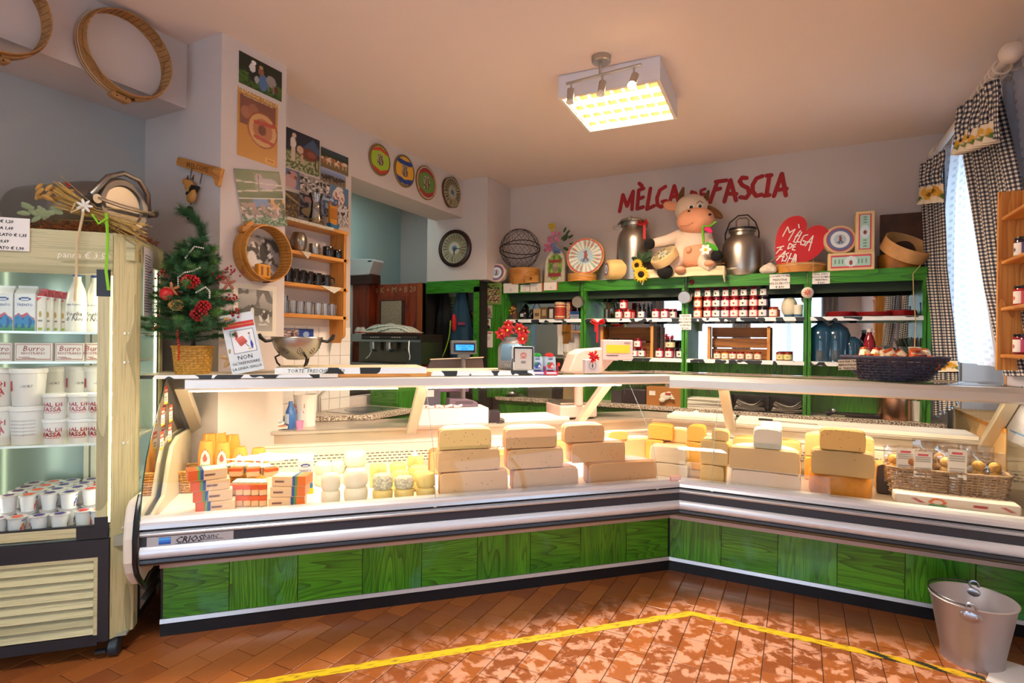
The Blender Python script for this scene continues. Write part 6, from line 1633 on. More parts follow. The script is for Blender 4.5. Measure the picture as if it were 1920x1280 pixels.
# ---- posters and photographs
SC_ = 2.788
DK = '#16201a'
photo(FV, 'wall_photo', 'colour photo of two people in folk dress stroking a calf, topmost on the column', (447, 115, 528, 173), SC_,
      [('g', 0, 0, 1, .45, '#35571f', '#4a6d28'), ('n', 0, 0, 1, .5, 10, 3, .1, '#24401a', 1), ('e', .32, .5, .10, .26, '#14151a'), ('e', .30, .66, .07, .14, '#d7d2d0'), ('e', .33, .84, .05, .07, '#e6e2dc'), ('e', .55, .35, .10, .28, '#4b6f9f'), ('e', .5, .66, .07, .12, '#8a5a4a'), ('e', .5, .80, .045, .06, '#b98a5a'), ('e', .74, .5, .12, .18, '#8f8a86'), ('e', .86, .3, .05, .12, '#6a2320'), ('r', .66, .15, .69, .4, '#77706c'), ('r', .78, .15, .81, .4, '#77706c'), ('e', .4, .35, .05, .12, '#a5a0a0')], '#1a2416', (56, 46), tilt=0)
o, w, h = photo(FV, 'wall_poster', 'glossy orange-brown poster with a big cheese wheel headed formaggi trentini', (444, 179, 520, 303), SC_,
      [('r', .06, .5, .94, .93, '#7a4a3c'), ('e', .2, .68, .12, .09, '#a0664c'), ('e', .38, .74, .13, .10, '#94604a'), ('e', .62, .5, .38, .27, '#8a4a30'), ('e', .62, .5, .35, .25, '#b98256'), ('e', .62, .5, .25, .18, '#a9694a'), ('ring', .62, .5, .34, .24, .72, '#c79a68'), ('p', [(.4, .62), (.95, .66), (.95, .60), (.4, .56)], '#a8463a'), ('p', [(.4, .40), (.92, .36), (.92, .31), (.4, .35)], '#a8463a'), ('e', .6, .5, .1, .08, '#6d3e30'), ('r', .7, .04, .92, .1, '#d8a860'), ('r', .72, .05, .90, .09, '#a5672c')], '#b8803c', (60, 72), mat=None)
text('FORMAGGI TRENTINI', w * .115, C('#e6d3a0', .5), o, (0, -.0045, h * .945)); text('La nostra tradizione dal nostro latte', w * .05, C('#e6d3a0', .5), o, (0, -.0045, h * .905))
o, w, h = photo(FV, 'wall_photo', 'tilted sheet with two photos of pale cows, lowest on the column', (456, 322, 540, 424), SC_ - .004,
      [('g', 0, .5, 1, 1, '#22442a', '#3a5a44'), ('r', .4, .62, 1, .97, '#5d6a5a'), ('e', .68, .76, .24, .10, '#a79aa6'), ('e', .5, .86, .08, .08, '#a79aa6'), ('l', 0, .8, 1, .74, .012, '#c6bfb4'), ('l', 0, .62, 1, .66, .012, '#c6bfb4'), ('l', .45, .52, .5, .95, .012, '#4a4a42'),
       ('g', 0, 0, 1, .5, '#3c5a48', '#2c3a2c'), ('r', .3, .36, .62, .5, '#4d6ea0'), ('n', 0, .15, .9, .42, 9, 3, .0, '#8a7270', 1), ('n', 0, .1, .9, .36, 14, 6, .2, '#c0b0b0', 1), ('n', .7, .3, 1, .5, 10, 4, .0, '#b88a5a', 1), ('n', 0, 0, 1, .18, 20, 4, .1, '#87a58c', 2), ('r', 0, .49, 1, .505, '#e0dcd4')], '#3c5236', (60, 72), tilt=-radians(12))
SW = 3.086
PHS = [('colour photo of a cheesemaker with brown cows, large, top left of the collage', (534, 250, 599, 322), [('g', 0, 0, 1, .45, '#4a5a34', '#6f7a4c'), ('n', 0, 0, 1, .4, 16, 5, .05, '#a9aa8a', 1), ('p', [(.4, .55), (.8, .95), (1, .7), (1, .55)], '#3c5577'), ('e', .65, .5, .3, .16, '#6b3328'), ('e', .75, .52, .12, .08, '#8a4c3c'), ('e', .42, .55, .1, .1, '#c9a894'), ('r', .45, .2, .5, .45, '#b8a094'), ('r', .85, .15, .9, .45, '#4a2a24'), ('e', .22, .66, .08, .16, '#d8d2cc'), ('e', .25, .86, .06, .06, '#d8b8a8'), ('r', .16, .2, .28, .55, '#c9beae')], '#1d2434'),
       ('colour photo of a herd of cows before a forest, top right of the collage', (601, 285, 653, 322), [('g', 0, 0, 1, .5, '#6d5a3c', '#7d6a44')] + COWS(6, '#d8bfa6', '#a0683e') + [('g', 0, .62, 1, 1, '#24301f', '#31455a')], '#4a4634'),
       ('colour photo of a row of dark cows, below the herd photo', (601, 320, 648, 350), [('g', 0, 0, 1, .4, '#7a6a54', '#6d6250')] + COWS(6, '#2c2422', '#3c2e2a') + [('g', 0, .65, 1, 1, '#6f7fa6', '#9aa5c2')], '#6d6a6a'),
       ('portrait photo of a pale cow head, left of the collage', (533, 318, 561, 352), [('e', .4, .3, .4, .45, '#c09a96'), ('e', .55, .72, .3, .22, '#b88a88'), ('e', .75, .62, .12, .1, '#8a4a2c'), ('e', .3, .78, .12, .08, '#3a2c2c')], '#5f6d90'),
       ('black and white photo of cows behind feeding bars, centre of the collage', (562, 334, 618, 366), [('n', 0, 0, 1, 1, 6, 2, .0, '#8c8684', 1), ('n', 0, 0, 1, 1, 8, 7, .15, '#d9d4d0', 1)] + [('r', x / 8, 0, x / 8 + .02, 1, '#b5afab') for x in range(1, 8)] + [('r', 0, .9, 1, .96, '#a09a96')], '#2a2726'),
       ('photo of a spotted white calf on blue, right of the collage', (619, 350, 653, 388), [('e', .45, .45, .33, .42, '#d6cac4'), ('e', .5, .85, .2, .12, '#d6cac4'), ('n', .15, .1, .8, .8, 8, 2, .15, '#9a5a44', 1)], '#4d6f92'),
       ('dark photo of wooden cheese shelves, lower left of the collage', (533, 360, 560, 406), [('n', 0, 0, 1, 1, 7, 2, -.05, '#4c3a28', 1), ('n', 0, 0, 1, .5, 9, 5, .1, '#8a6a40', 1), ('l', 0, .9, 1, .6, .04, '#a08a5c')], '#1f1a14'),
       ('photo of hands milking above a bucket, lower middle of the collage', (561, 366, 602, 410), [('n', 0, 0, 1, 1, 5, 3, .1, '#8a8486', 1), ('e', .35, .8, .14, .1, '#b98a84'), ('e', .6, .78, .14, .1, '#b98a84'), ('e', .5, .25, .4, .2, '#a8946c')], '#33323c'),
       ('photo of a blue mountain scene behind the figurine, lower middle right', (603, 370, 634, 408), [('n', 0, 0, 1, 1, 5, 6, .05, '#9fb0c6', 1), ('n', 0, 0, 1, .4, 7, 3, .1, '#5c4a44', 1)], '#475a80'),
       ('photo of cows in snow, lower right corner of the collage', (634, 386, 653, 424), [('n', 0, 0, 1, .5, 6, 3, .0, '#8f8a8a', 1), ('n', 0, .5, 1, 1, 6, 5, .1, '#3a3030', 1)], '#c9c4c4')]
for i, (lab, px, ops, bg) in enumerate(PHS): photo(FV, 'wall_photo', lab, px, SW - .0012 * i, ops, bg, (44, 44), group='photo collage above the shelves', th=.001)
o, w, h = photo(FV, 'framed_print', 'black and white photo of a farmer in a pale mount, behind the tree', (437, 533, 518, 630), SC_,
      [('g', 0, .55, 1, 1, '#8a8680', '#b5b0a8'), ('n', 0, .6, 1, 1, 4, 3, .1, '#6a6660', .6), ('p', [(0, .45), (.3, .62), (.7, .55), (1, .5), (1, .35), (0, .35)], '#5a5752'), ('g', 0, 0, 1, .36, '#a8a49c', '#8a867e'), ('e', .4, .42, .06, .15, '#d8d4cc'), ('e', .4, .6, .03, .04, '#3a3834'), ('e', .78, .38, .12, .10, '#4a4742'), ('n', .6, .15, .95, .5, 10, 3, .1, '#d0ccc4', 1), ('r', .35, .12, .38, .3, '#2a2826')], '#8a867e', (50, 60), margin='#d9d0c0', m_=.1)
h3 = FV.at(487, 477, s=2.79)
t = hoop('sieve_hoop', 'wooden hoop on the column framing a black and white cow photo', .158, .10, .006, MBEECH, FV.w(h3.x - .012, 2.789, h3.z), FV.rz, blk=radians(130))
q = pr_disc(.148, '#8f8984', [('n', 0, 0, 1, .9, 6, 3, .0, '#3a3634', 1), ('n', .1, .1, .9, .8, 9, 8, .12, '#d8d3cc', 1), ('e', .35, .35, .12, .2, '#e0dcd6'), ('e', .62, .55, .1, .2, '#262322'), ('g', 0, .85, 1, 1, '#a8a49e', '#c9c4bc')], 48, 16, 'inner_photo', t, -.004)
m = M().box(-.045, .045, -.06, -.02, -.145, -.06); m.obj('yellow_block', C('#d08a1c', .5), t, bev=.012)
for x in (-.02, .02): M().cbox((x, -.0605, -.10), (.014, .002, .05)).obj('block_slot', C('#7a4a10', .6), t)

# ---- painted discs and clocks
def wall_disc(name, lab, fr, px, d, r, bg, ops, rimc=None, cat='plate', th=.012, wood_=False):
    p = fr.at(*px, s=d); t = fthing(fr, name, lab, cat, p.x, d, p.z)
    m = M().at((0, 0, 0), (radians(90), 0, 0)); prof = [(0, 0), (r, 0), (r, th), (r * .97, th + .003), (r * .93, th), (0, th)]
    m.lathe(prof, 48)
    if wood_: m.v = [(x * (1 + .10 * noise.noise(Vector((x * 12, 0, z * 12)))), y, z * (1 + .13 * noise.noise(Vector((x * 9 + 3, 0, z * 9))))) for x, y, z in m.v]
    m.obj('disc', C(rimc or '#8a6a3c', .55), t, 1)
    pr_disc(r * .93, bg, ops, 72, 22, 'painting', t, -th - .0012, gloss=False)
    return t


PAIL = [('e', .5, .46, .16, .16, '#5a4632'), ('e', .5, .62, .13, .07, '#7d6a54'), ('e', .44, .66, .04, .05, '#3a2a20'), ('e', .56, .66, .04, .05, '#3a2a20'), ('n', .32, .3, .68, .7, 14, 3, .1, '#b0a08c', 1)]
wall_disc('painted_disc', 'lime green and red painted cheese disc, first of the row on the beam', FV, (711, 300), 3.088, .128, '#9dc02e', [('ring', .5, .5, .5, .5, .95, '#5a4a2a'), ('p', [(.1, .72), (.5, .82), (.9, .72), (.86, .84), (.5, .95), (.14, .84)], '#c23a34'), ('p', [(.1, .26), (.5, .12), (.9, .26), (.82, .12), (.5, .02), (.18, .12)], '#c23a34')] + PAIL)
wall_disc('painted_disc', 'yellow and blue painted cheese disc, second of the row on the beam', FV, (757, 321), 3.088, .140, '#e0a62a', [('ring', .5, .5, .5, .5, .95, '#3c5a34'), ('p', [(.06, .74), (.5, .66), (.94, .74), (.84, .88), (.5, .84), (.16, .88)], '#22408a'), ('p', [(.06, .3), (.5, .22), (.94, .3), (.84, .12), (.5, .04), (.16, .12)], '#22408a')] + PAIL)
wall_disc('painted_disc', 'dark green and red painted cheese disc, third of the row on the beam', FV, (798, 343), 3.088, .155, '#5f8a3a', [('ring', .5, .5, .5, .5, .93, '#c9b8a0'), ('ring', .5, .5, .46, .46, .93, '#8e2a2a'), ('p', [(.1, .7), (.5, .84), (.9, .7), (.88, .82), (.5, .94), (.12, .82)], '#9e2f30'), ('p', [(.1, .3), (.5, .16), (.9, .3), (.86, .16), (.5, .04), (.14, .16)], '#9e2f30')] + PAIL)
CLK = [('ray', .5, .5, .25, .46, 24, .4, '#3a3326'), ('e', .5, .5, .2, .2, '#9aa39a'), ('e', .5, .5, .1, .08, '#4f6a80'), ('l', .5, .5, .62, .42, .012, '#15120e'), ('l', .5, .5, .5, .7, .01, '#15120e')]
wall_disc('wooden_clock', 'irregular wooden slab clock, last of the row on the beam', FV, (845, 361), 3.088, .155, '#a99c78', CLK, '#5a4028', 'clock', .02, True)
t = wall_disc('round_clock', 'round dark-framed clock on the pillar', FW, (854, 466), 4.898, .165, '#a99c80', [('ray', .5, .5, .24, .47, 24, .45, '#5f6f4a'), ('ray', .5, .5, .34, .40, 24, .2, '#8e3a30'), ('e', .5, .5, .2, .2, '#c2bfb0'), ('e', .5, .5, .11, .09, '#5f7f9a')], '#2a1512', 'clock', .02)
M().at((0, 0, 0), (radians(90), 0, 0)).lathe([(.155, .0), (.155, .03), (.17, .04), (.19, .03), (.195, .0)], 56).obj('frame', C('#2c120e', .3), t, 1)
M().tube([(0, -.026, 0), (.075, -.026, -.01)], .004, 5).obj('minute_hand', BLACK, t); M().tube([(0, -.027, 0), (.0, -.027, -.07)], .005, 5).obj('hour_hand', BLACK, t)

# ---- pine wall shelf
zs = [FV.at(652, y, s=2.95).z for y in (434.5, 487, 541.5, 593.5)]
sh = fthing(FV, 'wall_shelf', 'pine wall shelf with four boards for mugs and glasses', 'shelf', 2.42, 3.085, 0)
for z in zs: M().box(0, .70, -.135, 0, z - .024, z).obj('shelf_board', MPINE, sh, bev=.002)
a = FV.at(640, 643, s=2.95).z
M().prism([(-.135, zs[0] - .024), (-.135, a + .06), (-.125, a + .04), (-.10, a + .03), (-.09, a), (-.02, a), (0, a), (0, zs[0] - .024)], .655, .68, 'x').obj('end_board', MPINEZ, sh)
def on_shelf(k, px): p = FV.at(px, 500, s=3.0); return FV.w(FV.at(px, [420, 475, 530, 585][k], s=3.0).x, 3.0, zs[k])
def mug(lab, k, px, r, h, mat, handle=1, ha=0, name='mug', group=None, z=0):
    t = thing(name, lab, 'mug', on_shelf(k, px) + Vector((0, 0, z)), FV.rz, group)
    M().lathe([(0, 0), (r * .92, 0), (r, h * .1), (r, h * .9), (r * .96, h), (r * .88, h), (r * .9, h * .1), (0, h * .08)], 24).obj('cup', mat, t, 1)
    if handle: M().tube([(r * .95 * cos(ha) + 0, -r * .95 * sin(ha), h * .8), ((r + .025) * cos(ha), -(r + .025) * sin(ha), h * .7), ((r + .025) * cos(ha), -(r + .025) * sin(ha), h * .35), (r * .95 * cos(ha), -r * .95 * sin(ha), h * .2)], .006, 6).obj('handle', mat, t, 1)
    return t
MSM = C('#1c1716', .12, 0, coat=.6)
t = thing('pewter_vase', 'round-bellied pewter vase on the second board', 'vase', on_shelf(1, 560), FV.rz); M().lathe([(0, 0), (.032, 0), (.05, .035), (.055, .07), (.05, .10), (.038, .125), (.036, .13), (0, .125)], 28).obj('body', C('#8f8880', .3, 1), t, 1)
mug('steel mug with black handle beside the pewter vase', 1, 589, .036, .075, C('#a5a09c', .3, 1))
mug('dark glazed mug, left of the pair at the right end of the second board', 1, 615, .038, .075, MSM, 1, 0)
mug('dark glazed mug, right of the pair at the right end of the second board', 1, 633, .033, .065, MSM)
for i, x in enumerate((537, 551, 564, 578, 594, 611)): mug(f'dark brown glass mug in the row on the third board, {ORD[i]} from the left', 2, x, .034, .10 - .003 * i, MSM, 1, radians(60), group='dark mugs on the third board')
for i, x in enumerate((534, 549, 563, 578, 596, 610, 622)):
    t = thing('drinking_glass', f'small clear drinking glass on the lowest board, {ORD[i]} from the left', 'glass', on_shelf(3, x), FV.rz, 'clear glasses on the lowest board'); r = .030
    M().lathe([(0, .002), (r * .85, 0), (r, .085), (r * .93, .085), (r * .8, .008), (0, .008)], 20).obj('glass_body', MGLASSJ, t, 1)
    m = M()
    for j in range(8): m.tube([(r * .88 * cos(j * pi / 4), r * .88 * sin(j * pi / 4), .004), (r * 1.01 * cos(j * pi / 4), r * 1.01 * sin(j * pi / 4), .08)], .0012, 4)
    m.obj('facet_ribs', C('#bdb8ae', .2), t, kind='stuff')
t = thing('tall_glass', 'tall narrow glass behind the left end of the small glasses', 'glass', FV.w(FV.at(533, 580, s=3.05).x, 3.05, zs[3]), FV.rz); M().lathe([(0, 0), (.02, 0), (.024, .12), (.021, .12), (.018, .006), (0, .006)], 18).obj('glass_body', MGLASSJ, t, 1)
t = thing('glass_pitcher', 'tall flared clear glass vase on the top board before the photos', 'vase', on_shelf(0, 592), FV.rz)
M().lathe([(0, 0), (.05, 0), (.052, .02), (.035, .11), (.03, .16), (.048, .22), (.046, .22), (.028, .16), (.033, .11), (.048, .02), (0, .008)], 28).obj('glass_body', MGLASSJ, t, 1); M().cyl(.046, .004, .045, 24).obj('amber_base', C('#b08a4a', .3), t, 1)
t = thing('cow_figurine', 'orange-brown wooden cow figurine on a blue boat-shaped base', 'figurine', on_shelf(0, 624), FV.rz)
M().prism([(-.035, .03), (.035, .03), (.038, .16), (.04, .19), (.022, .172), (-.018, .172), (-.036, .20), (-.036, .16)], -.01, .012, 'y').obj('figure', C('#c8842a', .5), t, bev=.005)
M().prism([(-.045, .045), (-.03, 0), (.035, 0), (.045, .045), (.0, .034)], -.022, .02, 'y').obj('blue_base', C('#2f6f98', .4), t, bev=.004)
for x in (-.014, .016): M().sph((x, -.012, .125), (.008, .003, .014), 10, 8).obj('eye', C('#1b120c', .3), t, 1)
M().box(-.016, .018, -.0125, -.0115, .08, .085).obj('mouth', C('#3a2412', .5), t)
M().at((0, -.003, .05)).box(-.03, .03, -.012, -.01, .03, .10).obj('snout', C('#a9691c', .5), t, bev=.003)
for k, x0, x1, lab in ((1, 566, 583, 'checked paper napkin hanging over the second board edge'), (2, 604, 640, 'striped cloth corner hanging off the third board'), (0, 540, 628, 'white paper liner hanging along the top board')):
    p = on_shelf(k, (x0 + x1) / 2); w = abs(FV.at(x1, 500, s=2.95).x - FV.at(x0, 500, s=2.95).x)
    t = thing('shelf_napkin', lab, 'napkin', FV.w(FV.at((x0 + x1) / 2, [438, 490, 545][k], s=2.945).x, 2.945, zs[k]), FV.rz)
    d = .045 if k != 0 else .02
    M().add([(-w / 2, 0, .002), (w / 2, 0, .002), (w / 2, -.002, -.004 if k else -d), (w * .12, -.003, -d), (-w / 2, -.002, -.004 if k else -d), (-w / 2, .1, .002), (w / 2, .1, .002)], [(0, 1, 2, 3, 4), (0, 5, 6, 1)]).obj('cloth', C('#cfc8b8', .8, 0, 0, 60, .5, .3), t)
o, w, h = photo(FV, 'wall_plaque', 'small blue plaque with a photo on the white tiles below the shelf', (529, 616, 587, 637), 3.075, [('r', .03, .06, .5, .94, '#6a5a62'), ('n', .03, .06, .5, .94, 8, 3, .0, '#b8a8a4', 1), ('e', .3, .4, .05, .3, '#4a3030'), ('e', .75, .5, .1, .28, '#8fa6c8'), ('r', .58, .14, .92, .2, '#8fa6c8')], '#24408a', (50, 24), th=.004)

# ---- niche: brown door, coffee machine
t0, t1, z0, z1 = FW.face(690, 533, 795, 690, 4.72)
d = struct(M().box(0, t1 - t0, -.03, .02, 0, z1).obj('door_2', MDOORW)); d.location = (t0, 4.72, 0)
W_ = t1 - t0
M().box(W_ * .22, W_ * .76, -.042, -.03, 1.52, 1.86).obj('door_moulding', MDOORW, d); M().box(W_ * .27, W_ * .71, -.048, -.042, 1.55, 1.82).obj('door_panel', C('#3a1a0e', .4), d)
M().box(W_ * .3, W_ * .66, -.052, -.048, 1.55, 1.81).obj('door_sheet', C('#9a8a72', .6, 0, 0, 60, .5, .3), d)
M().box(W_ * .93, W_, -.05, .02, 0, z1).obj('door_edge', C('#8a431a', .4), d)
text('20 K + M + B 20', .085, C('#a98a5c', .7), d, (W_ * .5, -.034, 1.90), shear=.1, name='chalk_lettering')
t0, t1, z0, z1 = FW.face(640, 516, 702, 534, 4.60)
t = thing('wall_cupboard', 'dark red-brown wooden cupboard with cornice behind the coffee machine', 'cupboard', (t0, 4.6, 0)); w = t1 - t0
M().box(0, w, -.04, .1, z0, z1).obj('cornice', C('#3c160c', .35), t, bev=.004); M().box(0, w * .85, 0, .1, .6, z0).obj('carcass', MDOORW, t); M().box(.02, w * .35, -.01, 0, .7, z0 - .05).obj('amber_door', C('#a8641c', .4), t)
t0, t1, z0, z1 = FW.face(640, 477, 694, 520, 4.5)
t = thing('plastic_housing', 'white slanted plastic housing on top of the brown cupboard', 'housing', ((t0 + t1) / 2, 4.6, z0 + .03)); w = t1 - t0
M().prism([(-w / 2, 0), (w / 2 - .06, 0), (w / 2, .14), (w / 2 - .01, .16), (-w / 2, .19)], -.05, .12, 'y').obj('housing', C('#bdbab8', .5), t, bev=.006); M().cbox((w / 2 - .05, -.052, .14), (.05, .002, .012)).obj('dark_badge', C('#20242a', .4), t)
cm0 = FW.at(657, 690, s=4.35); cm1 = FW.at(790, 690, s=4.35)
t = thing('espresso_machine', 'two-group steel espresso machine behind the left shelf wall', 'coffee machine', ((cm0.x + cm1.x) / 2, 4.35, 1.115)); w = (cm1.x - cm0.x) / 2
MST = C('#8f8780', .28, 1, .02, 30)
M().box(-w, w, .0, .35, 0, .06).obj('drip_base', C('#6b1f1c', .4), t, bev=.004); M().box(-w, w, -.06, .1, .045, .06).obj('drip_tray', STEEL, t)
M().box(-w, w * .62, .12, .35, .06, .30).obj('back_body', C('#8a7f72', .25, .9), t); M().box(-w, w, -.02, .35, .27, .345).obj('top_body', C('#2c2622', .3, .3), t, bev=.004); M().box(-w, w, -.024, -.018, .268, .29).obj('steel_strip', STEEL, t)
M().box(-w, -w * .62, -.03, .0, .27, .345).obj('steel_corner', STEEL, t, bev=.002); M().box(-w * .6, w * .9, -.024, -.02, .30, .325).obj('button_strip', C('#4a4642', .3), t)
for i in range(4):
    for s in (-.35, .25): M().cbox((w * s + i * .03, -.026, .312), (.018, .004, .012)).obj('button', C('#b8b0a6', .3), t)
M().box(w * .62, w, .0, .35, .06, .27).obj('side_body', MST, t)
for s in (-.42, .05):
    g = M().at((w * s, .04, .215)).cyl(.032, -.01, .05, 20).obj('group_head', STEEL, t, 1); M().at((w * s, .04, .205)).cyl(.03, -.025, .0, 20).obj('filter_basket', STEEL, g, 1)
    M().tube([(w * s + .02, .02, .19), (w * s + .1, -.06, .185), (w * s + .15, -.08, .18)], [.008, .012, .012], 8).obj('portafilter_handle', C('#141212', .4), g, 1)
M().tube([(-w * .42, .02, .18), (-w * .44, .0, .13), (-w * .5, -.02, .10)], .006, 6).obj('spout', STEEL, t, 1)
M().tube([(w * .72, -.03, .28), (w * .74, -.05, .2), (w * .8, -.06, .13), (w * .78, -.06, .1)], .006, 6).obj('steam_wand', STEEL, t, 1)
t2 = thing('striped_towel', 'white towel with green stripes heaped on the espresso machine', 'towel', ((cm0.x + cm1.x) / 2, 4.45, 1.46))
f = lambda u, v: '#49604a' if (v * 9 + .6 * sin(u * 7)) % 1 < .3 else '#d9d4c4'
M().grid(lambda u, v: (-w * .8 + 1.55 * w * u, -.10 + .2 * v, .015 + (.11 * sin(pi * v) ** .6) * (1 - abs(2 * u - 1) ** 3) * (.8 + .35 * noise.noise(Vector((u * 5, v * 3, 2))))), 60, 40, col=f).obj('towel', MPRINT, t2, 2)
for i, x in enumerate((-.42, -.36)):
    t = thing('upturned_cup', 'red and white espresso cup lying on the machine, ' + ('left one' if i == 0 else 'right one'), 'cup', ((cm0.x + cm1.x) / 2 + x * w * 2.05 + .03, 4.36, 1.46), 0); M().lathe([(.03, 0), (.038, .0), (.036, .03), (.02, .065), (0, .07)], 20).obj('cup', C('#c9c2b8', .3), t, 1); M().lathe([(.0375, .008), (.0372, .02)], 20).obj('red_band', C('#a8262a', .4), t, 1)
t = thing('bar_counter', 'dark bar counter under the espresso machine', 'counter', (0, 0, 0)); M().box(-4.2, -3.22, 4.25, 4.59, 0, 1.10).obj('carcass', C('#3a2c24', .5), t); M().box(-4.2, -3.21, 4.2, 4.59, 1.10, 1.113).obj('top', C('#6b625a', .3, .5), t)
# ================================================================== ON THE LEFT GLASS TOP
# ---- christmas tree
random.seed(33)
tr = fthing(FL, 'christmas_tree', 'small decorated artificial christmas tree with a curled tip in a woven basket', 'christmas tree', -.655, .17, 1.222)
MNEED = C('#2c5f33', .7, 0, 0, 30, .5, .45); MNEED2 = C('#5a8a38', .7, 0, 0, 30, .5, .4)
tk = [(0, 0, .10), (0, 0, .45), (.01, 0, .60), (.035, 0, .68), (.03, 0, .74), (-.02, 0, .80), (-.06, 0, .815)]
M().tube(tk, [.012, .010, .008, .006, .005, .004, .003], 6).obj('trunk', C('#3a2a1a', .8), tr, 1)


def twig(m, P, ln, dens, r0=.0):
    """needles around a polyline"""
    P = [Vector(p) for p in P]
    for a, b in zip(P, P[1:]):
        d = b - a; L = d.length; dn = d.normalized(); u = dn.orthogonal().normalized(); w = dn.cross(u)
        for i in range(int(L * dens)):
            q = a + d * random.random(); an = random.uniform(0, 2 * pi); dr = (u * cos(an) + w * sin(an)) * 1.0 + dn * .75; l = ln * random.uniform(.7, 1.1)
            s_ = dn.cross(dr).normalized() * .0011; o_ = len(m.v); m.v += [tuple(q - s_), tuple(q + s_), tuple(q + dr * l)]; m.f.append((o_, o_ + 1, o_ + 2))


brs = []
for i in range(92):
    z = .16 + .46 * (i / 92) ** .9; a = i * 2.4; R = .245 * (1 - (z - .17) / .62) * random.uniform(.75, 1.1) + .02
    dz = random.uniform(-.03, .04) + (.03 if z < .25 else .05)
    P = [(0, 0, z), (R * .5 * cos(a), R * .5 * sin(a), z + dz * .7), (R * cos(a), R * sin(a), z + dz)]; brs.append((P, z))
for k, (mt, nm_) in enumerate(((MNEED, 'foliage'), (MNEED2, 'foliage_tips'))):
    m = M()
    for i, (P, z) in enumerate(brs):
        if k == 0: twig(m, P, .026, 1500)
        elif i % 3 == 0: twig(m, [tuple(Vector(P[1]).lerp(Vector(P[2]), .3)), P[2]], .028, 2200)
        for s in (-1, 1):
            a = Vector(P[1]); d = Vector(P[2]) - a; side = Vector((-d.y, d.x, .2 * d.z)) * s * .7; q = a + d * .6 + side
            if k == 0: twig(m, [a, q], .022, 1400)
    if k == 0: twig(m, tk[1:], .05, 7000)
    m.obj(nm_, mt, tr, kind='stuff')
m = M()
for i, (P, z) in enumerate(brs): m.tube(P, [.003, .002, .001], 4)
m.obj('branches', C('#2c3a1c', .8), tr, kind='stuff')
# basket pot
hb = .135; m = M()
n = 34; rows = 11
for r in range(rows):
    z = hb * (r + .5) / rows; R = .078 + .014 * (r / rows)
    for i in range(n):
        a0, a1 = 2 * pi * i / n, 2 * pi * (i + 1) / n; o_ = .003 if (i + r) % 2 else -.001
        pts = []
        for aa, rr in ((a0, R - .001), ((a0 + a1) / 2, R + o_), (a1, R - .001)):
            for dz in (-hb / rows * .46, hb / rows * .46): pts.append((rr * cos(aa), rr * sin(aa), z + dz))
        m.add(pts, [(0, 2, 3, 1), (2, 4, 5, 3)])
po_ = m.obj('woven_pot', C('#b8862c', .6, 0, 0, 90, .5, .4), tr, kind='stuff'); M().cyl(.076, 0, .12, 28).obj('pot_liner', C('#5a3f14', .8), tr, 1)
M().tube([(.093 * cos(a), .093 * sin(a), hb) for a in [2 * pi * i / 30 for i in range(30)]], .006, 6, True).obj('pot_rim', C('#a8782a', .6), tr, 1)
def orn(name, px, col, kind, s=.19, r=.025):
    p = FL.at(*px, s=s - .12); q = (p.x + .655, s - .29, p.z - 1.222); m = M()
    if kind == 'cone':
        for j in range(6):
            for i in range(9):
                a = i * .7 + j * .35; rr = r * sin(pi * (j + .8) / 7); m.at((q[0] + rr * cos(a), q[1] + rr * sin(a) * .7, q[2] + (j - 2.5) * r * .3), (.3, .2, a)).sph((0, 0, 0), (r * .28, r * .16, r * .2), 6, 4)
    elif kind == 'berries':
        for i in range(14): m.sph((q[0] + random.gauss(0, r), q[1] + random.uniform(-.01, .02), q[2] + random.gauss(0, r * .7)), .0055, 7, 5)
    elif kind == 'ball': m.sph(q, r, 18, 12)
    elif kind == 'star':
        for i in range(5):
            a = i * 1.2566 + .4; m.at((q[0] + cos(a) * r * .6, q[1], q[2] + sin(a) * r * .6), (0, -a, 0)).sph((0, 0, 0), (r * .6, .004, r * .24), 8, 6)
    return m.obj(name, C(col, .4, .1), tr, 1)
orn('red_cone', (357, 528), '#a8121c', 'cone', .16, .036); orn('red_ball', (312, 551), '#b5121c', 'ball', .14, .030); orn('red_cone', (373, 590), '#8c1018', 'cone', .13, .034); orn('red_cone', (381, 574), '#a8121c', 'cone', .13, .03)
for px in ((302, 512), (434, 508), (290, 604), (434, 558), (325, 545), (440, 585), (414, 520)): orn('red_berries', px, '#8e1a1c' if px[0] > 300 else '#b03a28', 'berries', .2, .018)
orn('gold_cone', (330, 572), '#b08a4a', 'cone', .15, .028); orn('bronze_star', (428, 531), '#8a4a34', 'star', .2, .032); orn('gold_star', (432, 672), '#a88a5a', 'star', .22, .045)
orn('bronze_star', (322, 542), '#a5643c', 'star', .15, .03)
def beads(pxs, col, r, s):
    m = M(); P = [FL.at(x, y, s=s - .12) for x, y in pxs]; L = [0]
    for a, b in zip(P, P[1:]): L.append(L[-1] + (b - a).length)
    n = int(L[-1] / (r * 2.1))
    for i in range(n):
        q = L[-1] * i / n; j = max(k for k in range(len(L)) if L[k] <= q); w = (q - L[j]) / max(1e-6, L[min(j + 1, len(L) - 1)] - L[j]); p = P[j].lerp(P[min(j + 1, len(P) - 1)], w); m.sph((p.x + .655, s - .29, p.z - 1.222), r, 7, 5)
    m.obj('bead_string', C(col, .3, .2), tr, 1, kind='stuff')
beads([(348, 483), (358, 470), (365, 462), (385, 466)], '#cfcac2', .0045, .2); beads([(334, 535), (334, 520), (345, 511), (362, 508), (378, 500)], '#cfcac2', .0045, .16); beads([(368, 548), (385, 538), (393, 545), (393, 562)], '#cfcac2', .0045, .14)
beads([(335, 605), (333, 625), (335, 650), (335, 678)], '#b01a1c', .0055, .17)

